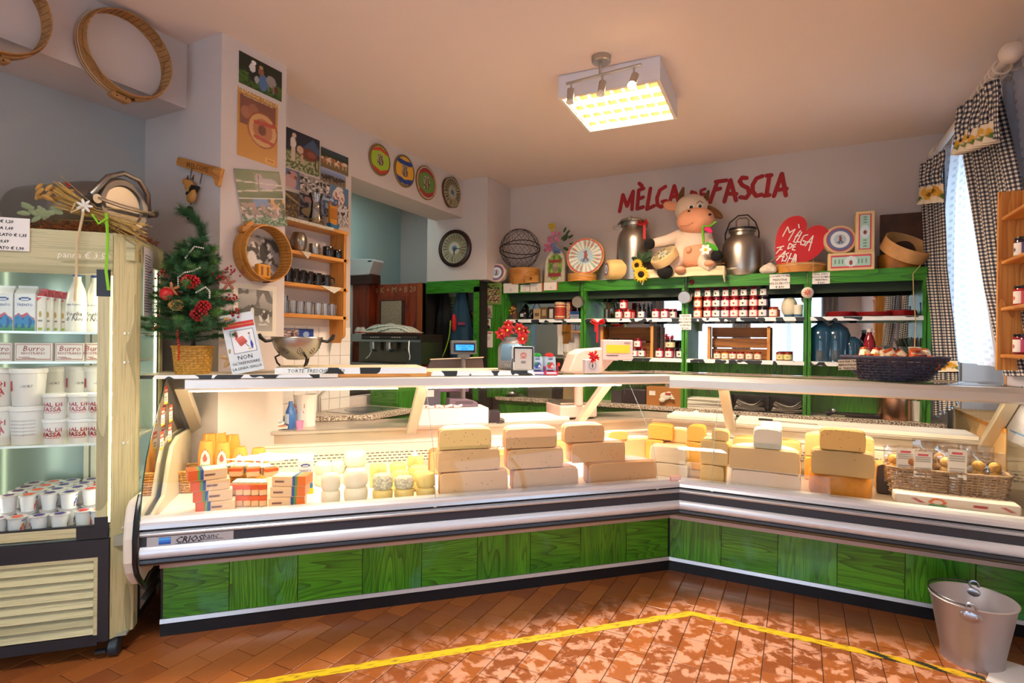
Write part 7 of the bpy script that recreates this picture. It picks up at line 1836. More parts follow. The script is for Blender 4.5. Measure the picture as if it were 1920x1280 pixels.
# ---- floor-line sign
p0 = FL.at(466, 690, s=.09)
t = fthing(FL, 'safety_sign', 'tilted white sign with red banner reading non oltrepassare la linea gialla', 'sign', p0.x, .09, 1.232, rot=(radians(-4), radians(-12), 0)); w, h = .150, .30
M().box(-w / 2, w / 2, 0, .003, 0, h).obj('board', C('#cfd8de', .35), t)
q = pr_rect(w, h, '#d4dde2', [('r', .03, .76, .97, .86, '#c4161e'), ('e', .2, .93, .10, .035, '#d8a21c'), ('e', .2, .915, .14, .02, '#a8231f'),
    ('r', .2, .33, .9, .72, '#20232b'), ('r', .215, .337, .885, .713, '#e6eaec'), ('e', .36, .64, .05, .06, '#c8372c'), ('e', .36, .69, .03, .02, '#c8372c'), ('p', [(.3, .58), (.55, .62), (.62, .56), (.38, .51)], '#d86a5c'), ('p', [(.34, .54), (.6, .58), (.66, .52), (.42, .47)], '#c85a4c'), ('p', [(.38, .50), (.64, .54), (.66, .50), (.44, .44)], '#b84a3c'),
    ('e', .76, .56, .035, .06, '#b8c4d0'), ('e', .76, .64, .03, .02, '#8a5a3c'), ('e', .78, .45, .04, .07, '#1f3fa8'), ('l', .6, .48, .68, .42, .008, '#20232b'), ('e', .7, .39, .06, .01, '#b8a42c')], 60, 110, 'sign_face', t, -.0012, True)
text('NON', .030, C('#22242a', .5), t, (0, -.003, .068)); text('OLTREPASSARE', .0195, C('#22242a', .5), t, (0, -.003, .043), space=.95); text('LA LINEA GIALLA', .0185, C('#22242a', .5), t, (0, -.003, .018), space=.95); text('COVID-19', .014, C('#f0e4d0', .5), t, (-.045, -.003, .272))
text('MANTIENI LA DISTANZA DI SICUREZZA', .0082, C('#f0c84a', .5), t, (.0, -.003, .240))

# ---- colander
cc = FL.at(557, 660, s=.26)
t = fthing(FL, 'colander', 'steel footed colander with two dark handles on the pine tray', 'colander', cc.x, .26, 1.252)
MCO = C('#b5b2ac', .3, 1); R = .128
M().lathe([(.0, .035), (.05, .038), (.085, .06), (.115, .10), (R, .135), (R * 1.02, .155), (R * .98, .155), (R * .96, .135), (.11, .10), (.08, .064), (0, .042)], 56).obj('bowl', MCO, t, 1)
M().tube([(R * 1.02 * cos(a), R * 1.02 * sin(a), .156) for a in [2 * pi * i / 56 for i in range(56)]], .004, 6, True).obj('rim', MCO, t, 1)
m = M()
for g_ in range(9):
    a = 2 * pi * g_ / 9
    for i, (da, dz) in enumerate(((0, 0), (.09, .006), (-.09, .006), (.05, -.012), (-.05, -.012), (0, .014), (.12, -.005), (-.12, -.005))):
        z = .085 + dz; rr = .1045 + (z - .085) * .75; aa = a + da; m.at((rr * cos(aa), rr * sin(aa), z), (0, radians(60), aa)).cyl(.0028, -.001, .002, 6)
m.obj('holes', C('#1f1c1a', .8), t, kind='stuff')
for k in range(3):
    a = -pi / 2 + .5 + k * 2.094; M().tube([(.085 * cos(a), .085 * sin(a), .065), (.11 * cos(a), .11 * sin(a), .05), (.10 * cos(a), .10 * sin(a), .02), (.085 * cos(a), .085 * sin(a), .004)], .0055, 8).obj('foot', C('#2c2a28', .4, .5), t, 1)
for s in (-1, 1): M().tube([(s * R, 0, .14), (s * (R + .03), 0, .135), (s * (R + .055), 0, .155), (s * (R + .062), 0, .175)], [.008, .009, .011, .008], 8).obj('handle', C('#1d1b1a', .35), t, 1)

# ---- till corner: pole display, monitor back, boxes, boards
p = FL.at(869, 654, s=.72)
t = fthing(FL, 'customer_display', 'pole display with glowing blue screen over the till', 'display', p.x, .72, .85)
zd = .505
M().box(-.088, .088, -.02, .02, zd - .045, zd + .048).obj('head', C('#55585c', .4), t, bev=.006); M().box(-.072, .074, -.0225, -.02, zd - .03, zd + .03).obj('bezel', C('#101216', .3), t)
M().box(-.058, .066, -.0235, -.0225, zd - .018, zd + .02).obj('screen', C('#1f6ce0', .3, emit=2.2), t); text('TOTALE   0,00', .014, C('#0b2a78', .4), t, (.004, -.0245, zd + .004)); text('GRAZIE', .014, C('#0b2a78', .4), t, (.0, -.0245, zd - .012))
M().cyl(.016, .0, zd - .03, 16).obj('pole', C('#6a6668', .4), t, 1); M().lathe([(0, .0), (.10, .0), (.10, .008), (.03, .02), (0, .02)], 30).obj('foot', C('#5a5760', .4), t, 1); M().box(-.04, .04, -.02, .02, zd - .07, zd - .045).obj('neck', C('#55585c', .4), t)
p = FL.at(855, 690, s=.82)
t = fthing(FL, 'monitor', 'back of a low dark monitor behind the pole display', 'monitor', p.x, .82, 1.0)
M().prism([(-.21, .17), (.205, .175), (.19, .285), (-.175, .27)], -.0, .03, 'y').obj('back_cover', C('#4a3f3c', .35), t, bev=.004); M().prism([(-.178, .268), (.195, .283), (.2, .289), (-.18, .274)], -.004, .034, 'y').obj('top_edge', C('#c9b8a0', .5), t); M().box(-.04, .04, 0, .03, -.15, .17).obj('stand', C('#4a3f44', .35), t)
M().box(-.16, .08, -.06, .0, .05, .19).obj('purple_pouch', C('#6a4f6c', .4), t, bev=.01)
t = fthing(FL, 'white_carton', 'glossy white box on the worktop under the till devices', 'box', (FL.at(785, 790, s=.62).x + FL.at(916, 790, s=.62).x) / 2, .62, .85); w = (FL.at(916, 790, s=.62).x - FL.at(785, 790, s=.62).x) / 2
M().box(-w, w, 0, .22, 0, .105).obj('box', C('#efe6e6', .35), t, bev=.003)
t = fthing(FL, 'card_terminal', 'mauve card terminal on the white box', 'terminal', FL.at(868, 765, s=.68).x, .68, .957)
M().prism([(-.10, 0), (.11, 0), (.10, .03), (.03, .05), (-.09, .055)], 0, .12, 'y').obj('body', C('#6f5f72', .4), t, bev=.006); M().cbox((.01, -.001, .03), (.12, .002, .02)).obj('keypad', C('#4a4050', .4), t)
t = fthing(FL, 'router_box', 'dark blue-grey device with white sticker left of the card terminal', 'device', FL.at(800, 745, s=.7).x + .02, .74, .957)
M().box(-.07, .08, 0, .05, .0, .17).obj('body', C('#4a4a5c', .4), t, bev=.004); M().cbox((.0, -.001, .09), (.07, .002, .045)).obj('sticker', C('#e0dce0', .5), t)
t = fthing(FL, 'candy_stripe_cable', 'white and red striped coiled cable lying on the white box', 'cable', FL.at(830, 768, s=.64).x, .645, .964)
m = M().tube([(-.13 + .26 * i / 20, .004 * sin(i * 1.3), .006 + .004 * sin(i)) for i in range(21)], .008, 8); m.obj('cable', C('#e6dede', .4), t, 1)
for i in range(8): M().at((-.11 + i * .03, 0, .006), (0, radians(75), 0)).lathe([(.0088, -.003), (.0088, .003)], 10).obj('red_stripe', C('#c4243a', .4), t)
t = fthing(FL, 'label_printer', 'small black printer between the white box and the cutting board', 'printer', FL.at(929, 785, s=.64).x, .64, .85)
M().box(-.035, .035, 0, .08, .0, .08).obj('body', C('#2a2430', .3), t, bev=.008); M().tube([(.035, .02, .01), (.06, .0, .006), (.04, -.03, .005), (.0, -.035, .005)], .004, 6).obj('cable', BLACK, t, 1)
def board(fr, lab, x0, x1, y, s0, dep, z=.85, th=.025, col='#efe9de'):
    a, b = fr.at(x0, y, s=s0).x, fr.at(x1, y, s=s0).x
    t = fthing(fr, 'cutting_board', lab, 'cutting board', (a + b) / 2, s0, z + .001, 'white cutting boards on the worktop'); M().box(-(b - a) / 2, (b - a) / 2, 0, dep, 0, th).obj('board', C(col, .45), t, bev=.003); return t
board(FL, 'thick white cutting board behind the cheese stacks left of the scale', 946, 1068, 795, .62, .3)
board(FR, 'white cutting board at the inner corner of the worktop', 1250, 1372, 795, .63, .3)
board(FR, 'long white cutting board behind the right cheeses', 1380, 1836, 805, .61, .3)
t = fthing(FR, 'knife', 'long knife lying on the right cutting board', 'knife', FR.at(1440, 790, s=.68).x, .68, .878, rz=radians(-8)); M().box(-.06, .03, -.01, .01, 0, .012).obj('handle', BLACK, t, bev=.003); M().box(.03, .30, -.012, .006, .003, .005).obj('blade', STEEL, t)
# ---- shop scale
sc0 = FL.at(1080, 785, s=.72)
t = fthing(FL, 'shop_scale', 'pale pink price scale with orange display and slanted head', 'scale', sc0.x, .68, .85)
MSC = C('#d9b8b0', .4)
M().box(-.15, .14, -.02, .26, .012, .10).obj('base', MSC, t, bev=.012); M().box(-.14, .13, .0, .25, .105, .118).obj('weighing_plate', STEEL, t, bev=.003); M().cyl(.032, .10, .34, 20).obj('column', MSC, t, 1)
for q in (-.12, .11): M().at((q, .02, 0)).cyl(.012, 0, .014, 10).obj('rubber_foot', BLACK, t, 1)
for i in range(3): M().cbox((.05, -.0205, .05 + i * .012), (.05, .002, .004)).obj('vent_slot', C('#8a6a70', .5), t)
hz = FL.at(1120, 697, s=.7).z - .85; tt_ = FL.at(1140, 670, s=.7).x - sc0.x
M().prism([(-.10, .33), (.17, .33), (.30, .46), (.31, .52), (.02, .50), (-.04, .47)], -.04, .12, 'y').obj('head', MSC, t, bev=.01)
a0 = FL.at(1131, 667, s=.62).x - sc0.x; a1 = FL.at(1187, 667, s=.62).x - sc0.x
dz0 = FL.at(1160, 675, s=.62).z - .85; dz1 = FL.at(1160, 637, s=.62).z - .85
M().box(a0, a1, -.06, -.01, dz0, dz1).obj('display_housing', C('#c9b2b4', .4), t, bev=.006)
wd = a1 - a0; hd_ = dz1 - dz0
M().box(a0 + wd * .1, a1 - wd * .12, -.0615, -.06, dz0 + hd_ * .35, dz0 + hd_ * .75).obj('orange_display', C('#e8962a', .35, emit=.7), t); text('BIZERBA', .014, C('#4a4550', .4), t, (a1 - wd * .2, -.062, dz0 + hd_ * .82)); M().box(a0 + wd * .1, a1 - wd * .5, -.0615, -.06, dz0 + hd_ * .22, dz0 + hd_ * .26).obj('small_print', C('#5a5058', .4), t)
# small clear bag with a red bow and blue emblem
bx = FL.at(1111, 690, s=.3)
t = fthing(FL, 'gift_bag', 'small clear gift bag with round blue emblem and shiny red bow', 'gift bag', bx.x, .3, 1.204)
M().box(-.05, .05, 0, .05, 0, .085).obj('bag', C('#c9c2cc', .3), t, bev=.006); pr_disc(.028, '#c9c6cc', [('ring', .5, .5, .48, .48, .8, '#4a5a7a'), ('e', .5, .5, .1, .3, '#3a3030')], 24, 8, 'emblem', t, -.001).location = (0, 0, .045)
m = M()
for i in range(16): a = i * 2.4; r_ = .016 + .010 * (i % 2); m.at((cos(a) * r_, -.01 - .006 * (i % 3), .105 + sin(a) * r_), (0, -a, 0)).sph((0, 0, 0), (.018, .008, .006), 8, 6)
m.obj('red_bow', C('#c8141c', .25, .2), t, 1)
# ---- milk can vase with poinsettia
cv = FL.at(957, 690, s=.3)
t = fthing(FL, 'painted_milk_can', 'painted milk can vase with a herdsman picture, holding red poinsettias', 'vase', cv.x, .3, 1.227); R = .078
mm = M(); fcan = painter('#8d8a88', [('g', 0, .3, 1, .8, '#5f7f98', '#86b4d4'), ('e', .5, .38, .14, .04, '#3f5a2a'), ('e', .5, .56, .05, .10, '#4a2f22'), ('l', .46, .5, .44, .38, .02, '#3a241a'), ('l', .54, .5, .56, .38, .02, '#3a241a'), ('e', .5, .70, .03, .035, '#5a3828'), ('l', .46, .64, .38, .7, .014, '#4a2f22'), ('r', 0, .8, 1, 1, '#8d8a88'), ('r', 0, 0, 1, .06, '#77726c')])
prof = [(.9, 0), (1, .02), (1, .6), (.96, .7), (.8, .82), (.62, .88), (.6, .95), (.66, 1)]
def canr(v):
    for (r0, v0), (r1, v1) in zip(prof, prof[1:]):
        if v <= v1: return r0 + (r1 - r0) * (v - v0) / (v1 - v0)
    return .66
mm.grid(lambda u, v: (R * canr(v) * sin(2 * pi * (u - .5)), -R * canr(v) * cos(2 * pi * (u - .5)), .20 * v), 72, 40, col=lambda u, v: fcan((u - .5) * 2.6 + .5, v)); mm.obj('can', MPRINT, t, 2)
text('TRENTINO', .026, C('#e8e4dc', .5), t, (0, -R - .001, .018), name='can_lettering', bend=lambda v: Vector((R * 1.01 * sin(v.x / R), v.y, R * 1.01 * cos(v.x / R) - R)))
M().tube([(-.05, 0, .17), (-.06, 0, .21), (0, 0, .225), (.06, 0, .21), (.05, 0, .17)], .003, 5).obj('wire_handle', STEEL, t, 1)
pf = fthing(FL, 'poinsettia', 'bunch of red fabric poinsettias in the painted milk can', 'flowers', cv.x, .3, 1.227 + .19); random.seed(2)
for c in ((-.04, -.04, .05), (.03, -.06, .06), (.06, -.04, .0), (-.02, .0, .08), (.07, -.02, .05), (-.07, -.03, .03)):
    for i in range(7):
        a = i * .9 + c[0] * 9; l = random.uniform(.035, .05); d = Vector((cos(a), -.35, sin(a))); w_ = Vector((-sin(a), 0, cos(a))) * .016; C0 = Vector(c)
        M().add([C0, C0 + d * l * .5 + w_, C0 + d * l, C0 + d * l * .5 - w_, C0 + d * l * .5 + Vector((0, -.006, 0))], [(0, 1, 4), (1, 2, 4), (2, 3, 4), (3, 0, 4)]).obj('petal', C('#c81018' if i % 3 else '#a00c14', .6), pf, thick=.0008)
    M().sph((c[0], c[1] - .012, c[2]), .007, 8, 6).obj('flower_heart', C('#d8c04a', .5), pf, 1)
# ---- napkin dispenser with cow pattern
x0, x1 = FL.at(962, 690, s=.16).x, FL.at(996, 690, s=.16).x
t = fthing(FL, 'napkin_dispenser', 'white napkin dispenser with cow-print sides and paper front', 'dispenser', (x0 + x1) / 2, .14, 1.227, rz=radians(-12)); w = (x1 - x0) / 2 * 1.12; h = .145
M().box(-w, w, 0, .10, 0, h).obj('casing', C('#e2e0dc', .35), t, bev=.01); M().box(-w - .001, -w + .004, .005, .095, .005, h - .008).obj('cow_side', MCOW, t); M().box(-w * .9, w * .9, -.004, 0, h - .014, h - .002).box(w * .82, w * .94, -.004, 0, .01, h - .01).box(-w * .94, -w * .82, -.004, 0, .01, h - .01).obj('cow_front', MCOW, t)
pr_rect(w * 1.5, h * .78, '#d2ccc4', [('e', .5, .72, .2, .13, '#c86a60'), ('e', .5, .72, .14, .08, '#d8a89c'), ('r', .3, .55, .7, .58, '#b8544c'), ('r', .35, .3, .65, .4, '#8a8680')], 24, 30, 'front_sheet', t, -.005).location = (0, 0, h * .08)
# ---- pouches of fruit puree
def pouch_box(lab, xc, s, cap, accent, n, tray):
    p = FL.at(xc, 690, s=s); t = fthing(FL, 'pouch_tray', lab + ' tray', 'display tray', p.x, s, 1.204, rz=radians(-14))
    M().box(-.042, .042, -.004, .0, 0, .022).box(-.042, -.038, 0, .12, 0, .05).box(.038, .042, 0, .12, 0, .05).box(-.042, .042, 0, .12, 0, .002).obj('tray', C(tray, .4), t); M().box(-.03, .03, -.0045, -.004, .005, .017).obj('tray_label', C('#dcd0dc', .4), t)
    for i in range(n):
        q = fthing(FL, 'fruit_pouch', lab + ' pouch, ' + ['front one', 'second one back', 'third one back', 'rearmost one'][i], 'pouch', p.x + .006 * i, s + .02 + i * .028, 1.207, 'fruit puree pouches', rz=radians(-14))
        m = M(); m.grid(lambda u, v: ((u - .5) * .072 * (1 - .18 * v * v), -.012 * sin(pi * v) ** .7 * (1 - (2 * u - 1) ** 2), .105 * v), 16, 14, col=(lambda f: (lambda u, v: f(u, v)))(painter('#b9cfe0', [('e', .5, .5, .33, .2, accent), ('e', .35, .6, .12, .09, '#2f8a3c'), ('e', .66, .44, .12, .08, '#dfe6e4'), ('r', .2, .14, .8, .24, '#20304a'), ('r', .3, .8, .7, .9, '#3a5a8a')]))).obj('pouch_front', MPRINTG, q, 2)
        M().grid(lambda u, v: ((u - .5) * .072 * (1 - .18 * v * v), .010 * sin(pi * v) ** .7 * (1 - (2 * u - 1) ** 2), .105 * v), 8, 8).obj('pouch_back', C('#b9cfe0', .3), q, 2); M().at((0, 0, .105)).cyl(.012, 0, .02, 14).obj('cap', C(cap, .35), q, 1)
        M().box(-.02, .02, -.006, .006, .106, .118).obj('cap_wings', C(cap, .35), q, bev=.003)
pouch_box('blueberry fruit puree green-capped', 1010, .12, '#1fa03a', '#274a9a', 3, '#5f5aa8'); pouch_box('strawberry fruit puree red-capped', 1034, .10, '#d82a20', '#c8242c', 4, '#c02040')

# ---- behind and under the left glass top
zt = .85
t = fthing(FL, 'folded_towels', 'stack of folded striped dish towels behind the left case', 'towels', FL.at(482, 800, s=.66).x, .64, zt); random.seed(9)
for i, c_ in enumerate(('#e6ddd4', '#d88a72', '#e2dcd0', '#b9c4cc', '#e6e0dc')):
    M().grid(lambda u, v, i=i: ((u - .5) * (.34 - .02 * i) + .006 * sin(i * 3), -.0 + .2 * v, .010 + i * .013 + .004 * sin(u * 9 + i * 2) * (1 - v) + .006 * (2 * u - 1) ** 2), 24, 8).obj('towel', C(c_, .85, 0, 0, 30, .5, .15), t, 2, thick=.011, off=-1)
t = thing('sink_unit', 'granite-topped sink unit with steel basin behind the left case', 'sink', (0, 0, 0))
M().prism([(-3.07, 2.56), (-3.07, 3.45), (-2.62, 3.45), (-2.62, 3.01)], 0, .85).obj('cabinet', MGS, t); M().prism([(-3.08, 2.54), (-3.08, 3.46), (-2.60, 3.46), (-2.60, 3.02)], .852, .885).obj('granite_top', MGRAN, t, bev=.003)
M().box(-3.0, -2.68, 2.96, 3.4, .886, .890).obj('steel_rim', STEEL, t, bev=.002); M().at((-2.84, 3.18, .8915)).lathe([(.14, 0), (.13, -.001), (.12, -.002), (0, -.0025)], 32).obj('basin', C('#8a8680', .3, 1), t, 1)
M().tube([(-3.02, 2.92, .885), (-3.02, 2.92, 1.0), (-2.98, 2.96, 1.06), (-2.88, 3.05, 1.085), (-2.84, 3.08, 1.06)], .012, 10).obj('faucet', STEEL, t, 1)
t = thing('yoghurt_pail', 'white lidless pail with red stamp beside the sink', 'pail', FL.w(FL.at(572, 780, s=.8).x, .80, .85)); R = .07
M().lathe([(0, 0), (R * .88, 0), (R, .19), (R * 1.04, .19), (R * 1.04, .20), (R * .96, .20), (R * .86, .006), (0, .006)], 32).obj('pail', C('#ebe6e2', .35), t, 1)
for i, s_ in enumerate(('VAL DI', 'FASSA')): text(s_, .036, C('#c8242a', .5), t, (.0, -R * .96, .12 - i * .034), (radians(90), 0, radians(20)), name='red_stamp')
t = thing('spray_bottle', 'blue and white cleaning bottle left of the pail', 'bottle', FL.w(FL.at(545, 780, s=.72).x, .72, .85)); M().lathe([(0, 0), (.028, 0), (.03, .01), (.03, .10), (.014, .14), (.012, .165), (0, .165)], 20).obj('bottle_body', C('#3a6fb8', .25), t, 1); M().cbox((0, -.03, .06), (.03, .004, .06)).obj('label', C('#c8d8ec', .4), t)
t = thing('pink_cup', 'small pink plastic cup before the pail', 'cup', FL.w(FL.at(562, 788, s=.66).x, .66, .85)); M().lathe([(0, 0), (.018, 0), (.024, .05), (.021, .05), (.016, .004), (0, .004)], 20).obj('cup', C('#d88ab8', .4), t, 1)
t = thing('green_cabinet', 'dark green cabinet behind the sink under the opening', 'cabinet', (0, 0, 0)); M().box(-3.06, -2.8, 3.50, 4.2, 0, 1.05).obj('carcass', MGS, t); M().box(-2.8, -2.785, 3.52, 3.84, .1, 1.0).obj('door', MGSV, t, bev=.003); M().box(-2.8, -2.785, 3.86, 4.18, .1, 1.0).obj('door', MGSV, t, bev=.003)
# ================================================================== CHEESES IN THE CASE
DZ = .601


def mat_paste(col, holes=1):
    k = ('paste', col, holes)
    if k in _MC: return _MC[k]
    m, nt, b = nm('cheese_paste'); v = mapping(nt, rand=5)
    vo = nt.nodes.new('ShaderNodeTexVoronoi'); vo.inputs['Scale'].default_value = 60; nt.links.new(v, vo.inputs['Vector'])
    n = texnoise(nt, v, 9, 3)
    hole = math_(nt, 'MULTIPLY', math_(nt, 'LESS_THAN', vo.outputs['Distance'], .16), math_(nt, 'GREATER_THAN', n, .53 if holes else .9))
    c2 = tuple(x * .55 for x in hexrgb(col))
    nt.links.new(mixc(nt, hole, mixc(nt, math_(nt, 'MULTIPLY', n, .3), col, tuple(x * .93 for x in hexrgb(col))), c2), b.inputs['Base Color'])
    b.inputs['Roughness'].default_value = .45; b.inputs['Subsurface Weight'].default_value = .0
    _MC[k] = m
    return m


def cheese(fr, lab, px, z=DZ, col='#e3c29a', rind='#cfa070', dep=.16, paper='#e6c8bc', holes=1, s=None, rnd=1, group=None, name='cut_cheese'):
    x0, yt, x1, yb = px
    if s is None: s = max(-.185, fr.at((x0 + x1) / 2, yb, z=z).y)
    t0, t1, z0, z1 = fr.face(x0, yt, x1, yb, s); w, h = t1 - t0, z1 - z0
    o = fthing(fr, name, lab, 'cheese', (t0 + t1) / 2, s, z, group)
    dep = min(dep, .555 - s)
    arc = [(w / 2 * 1.0 * cos(a) ** (.6 if cos(a) > 0 else 1) if cos(a) > 1e-6 else (-w / 2 * abs(cos(a)) ** .6), .008 + (dep - .01) * sin(a) ** .8) for a in [pi * i / 16 for i in range(17)]] if rnd else [(w / 2, .008), (w / 2, dep), (-w / 2, dep), (-w / 2, .008)]
    M().prism(arc, .001, h - .001, 'z').obj('rind', C(rind, .6, 0, .2, 40, .5, .15), o, bev=.016)
    M().prism([(-w / 2 + .002, .006), (-w / 2 + .01, .001), (w / 2 - .012, .0), (w / 2 - .002, .004), (w / 2 - .0, h * .5), (w / 2 - .004, h - .012), (w / 2 - .02, h - .005), (0, h - .001), (-w / 2 + .02, h - .004), (-w / 2 + .004, h - .014), (-w / 2, h * .5)], 0, .012, 'y').obj('paste', mat_paste(col, holes), o, bev=.004)
    if paper: M().prism([(x * .82, .02 + y * .8) for x, y in arc], h - .001, h + .001, 'z').obj('top_paper', C(paper, .6, 0, 0, 30, .5, .12), o)
    o['h'] = h; return o, h


def stack(fr, items, z=DZ, **k):
    for it in items:
        lab, px = it[:2]; kk = dict(k); kk.update(it[2] if len(it) > 2 else {})
        o, h = cheese(fr, lab, px, z, **kk); z += h + .001
    return z


RC = '#efc08c'
stack(FL, [('bottom half wheel of the leftmost cheese stack', (825, 884, 953, 930)), ('middle half wheel of the leftmost cheese stack', (820, 843, 938, 884)), ('thick yellow holed cheese piece topping the leftmost cheese stack', (823, 804, 922, 843), dict(col='#e3c27c', dep=.13, paper='#efe6e0'))], col=RC, dep=.2)
stack(FL, [('bottom half wheel of the second cheese stack', (963, 878, 1085, 918)), ('middle half wheel of the second cheese stack', (952, 840, 1057, 878)), ('pale holed half wheel topping the second cheese stack', (947, 802, 1045, 840), dict(dep=.15))], col=RC, dep=.2)
stack(FL, [('bottom half wheel of the third cheese stack', (1105, 866, 1232, 906)), ('middle half wheel of the third cheese stack', (1072, 829, 1173, 866)), ('short cheese piece topping the third cheese stack', (1058, 796, 1134, 829), dict(dep=.12))], col=RC, dep=.2)
for i, (px, lab) in enumerate((((806, 846, 856, 888), 'orange-rinded wheel piece peeping out left of the leftmost stack'), ((930, 850, 975, 890), 'orange wheel piece between the first and second stacks'), ((1040, 828, 1085, 866), 'orange wheel piece between the second and third stacks'))):
    z = stack(FL, [('lower ' + lab, px)], col='#d9a468', rind='#c98a4a', paper=None, holes=0)
z = stack(FL, [('peach cheese block behind the right end of the third stack', (1172, 822, 1231, 860))], col='#e2b584', paper='#e8d2c4', holes=0)
o, h = cheese(FL, 'torn cheese end wrapped in crumpled paper on the peach block', (1142, 808, 1178, 824), z, col='#e0b060', rind='#e2d2c4', paper=None, dep=.08)
stack(FR, [('lower white fresh cheese block at the inner corner glass', (1216, 878, 1290, 903)), ('upper white fresh cheese block at the inner corner glass', (1218, 847, 1286, 878))], col='#efe2c0', rind='#eadcb8', holes=0, paper=None, rnd=0, dep=.12, s=-.12)
stack(FR, [('tall dark yellow cheese half behind the white blocks', (1210, 824, 1244, 862)), ('round-topped yellow cheese piece at the far corner, left one', (1214, 796, 1262, 824))], col='#d9a040', rind='#c98a2c', holes=0, paper=None, dep=.12)
stack(FR, [('pinkish cheese block with red spots at the far corner', (1238, 830, 1298, 864)), ('small pale wrapped cheese on the pinkish block', (1256, 804, 1289, 830))], col='#e2b070', holes=0, dep=.1)
stack(FR, [('tall yellow cheese slab at the far corner', (1284, 828, 1317, 880)), ('round-topped yellow cheese piece at the far corner, right one', (1289, 798, 1323, 828))], col='#dca848', rind='#cf9636', paper=None, dep=.12)
z = stack(FR, [('lower pale yellow cheese block left of the big right stack', (1312, 872, 1358, 906)), ('square pale yellow cheese block with red-edged label on top', (1312, 826, 1366, 872)), ('small orange-yellow cheese piece on the labelled block', (1334, 806, 1367, 826), dict(dep=.06))], col='#f2c880', rind='#e0c070', paper='#b8c4a8', holes=0, rnd=0, dep=.16)
stack(FR, [('bottom film-wrapped half wheel of the right pale stack', (1370, 886, 1502, 921), dict(col='#ecc698')), ('upper pale half wheel of the right pale stack', (1366, 846, 1500, 889), dict(col='#ecc084')), ('white cube of cheese in film on the right pale stack', (1412, 816, 1466, 854), dict(rnd=0, dep=.08, col='#dcd2b8', rind='#cfd0c8'))], rind='#d8bc84', paper='#e2d2c0', dep=.19, holes=0)
stack(FR, [('lower tan half wheel behind the right pale stack', (1372, 842, 1503, 872)), ('upper tan half wheel behind the right pale stack', (1374, 810, 1503, 842)), ('bluish wrapped cheese cube topping the rear tan wheels', (1426, 779, 1466, 811), dict(rnd=0, dep=.08, col='#cfdcdc', rind='#cfe0e2'))], col='#d8ab6c', rind='#c99a5a', paper=None, dep=.16, holes=0, s=.3)
def round_wheel(fr, lab, px, z, col, mat=None, r=None):
    x0, yt, x1, yb = px; s = fr.at((x0 + x1) / 2, yb, z=z).y; t0, t1, z0, z1 = fr.face(x0, yt, x1, yb, s); r = (t1 - t0) / 2; h = (z1 - z0)
    o = fthing(fr, 'whole_cheese', lab, 'cheese', (t0 + t1) / 2, s + r, z); M().lathe([(0, 0), (r * .95, 0), (r, .012), (r, h - .012), (r * .95, h), (0, h)], 48).obj('wheel', C(col, .4, 0, .1, 40, .5, .12), o, 1); return h
hh = round_wheel(FR, 'deep orange round cheese wheel at the foot of the right holed cheese stack', (1517, 893, 1642, 937), DZ, '#cf8420')
stack(FR, [('grey-yellow holed half wheel on the deep orange wheel', (1520, 858, 1641, 905), dict(dep=.17)), ('yellow cheese wedge with two cut faces topping the right stack', (1536, 822, 1624, 862), dict(col='#d9ae5c', dep=.1))], z=DZ + hh + .001, col='#d2a868', rind='#b08840', paper=None)
z = stack(FR, [('orange wheel half behind the right stack', (1508, 856, 1636, 900))], col='#c98a30', rind='#c07f28', paper=None, holes=0, s=.22)
cheese(FR, 'film-wrapped holed half wheel at the rear of the right stack', (1509, 810, 1640, 854), z, col='#c49a62', rind='#a88a64', paper='#b9a898', s=.24)
cheese(FR, 'dark-rinded cheese piece squeezed between right stack and the wicker basket', (1643, 870, 1668, 926), DZ, col='#3a2a1c', rind='#a8783c', paper=None, holes=0)

# ---- small round fresh cheeses
random.seed(17)
def puck(lab, xc, yt, yb, w, z, col, s=None, group=None, herb=0):
    if s is None: s = max(-.15, FL.at(xc, yb, z=z).y)
    t0, t1, z0, z1 = FL.face(xc - w / 2, yt, xc + w / 2, yb, s); r = (t1 - t0) / 2; h = (z1 - z0) * .97
    o = fthing(FL, 'round_cheese', lab, 'cheese', (t0 + t1) / 2, s + r, z, group, rz=random.uniform(0, 3))
    prof = [(0, 0), (r * .82, 0), (r * .97, h * .14), (r, h * .3), (r, h * .7), (r * .95, h * .88), (r * .8, h), (0, h)]
    m = M().lathe(prof, 26); m.v = [(x * (1 + .03 * noise.noise(Vector((x * 30, y * 30, xc)))), y * (1 + .03 * noise.noise(Vector((x * 30 + 5, y * 30, xc)))), q) for x, y, q in m.v]
    m.obj('cheese_body', C('#d8cfae', .5, 0, .3, 80, .5, .5) if herb else C(col, .5, 0, .2, 60), o, 1); return z + h
G1, G2 = 'large white round cheeses', 'small yellow round cheeses'
WH, YE = '#e9dcc0', '#e4c878'
def tower(kind, xc, ys, w, col, g, where, herb=0):
    z = DZ; s = max(-.17, FL.at(xc, ys[0][1], z=DZ).y); n = len(ys)
    for i, (yt, yb) in enumerate(ys): z = puck(f'{kind} round cheese, {where}' + (f', {["bottom", "upper", "top"][i]} one' if n > 1 else ''), xc, yt, yb, w, z, col, s, g, herb and i == 1) + .001
tower('white', 620, ((924, 950), (892, 923)), 37, WH, G1, 'front stack beside the milk carton')
tower('white', 668, ((918, 946), (886, 918)), 46, WH, G1, 'front stack of wide ones')
tower('white', 606, ((890, 912), (868, 890)), 34, WH, G1, 'low pair behind the milk carton')
tower('white', 633, ((888, 908), (866, 888)), 28, WH, G1, 'narrow pair behind the front stacks')
tower('white', 667, ((876, 906), (847, 876)), 43, WH, G1, 'tall rear stack')
tower('pale yellow', 719, ((926, 946), (898, 926)), 39, YE, G2, 'front pair with herb crust', 1)
tower('yellow', 710, ((894, 915), (873, 894)), 33, YE, G2, 'left rear pair')
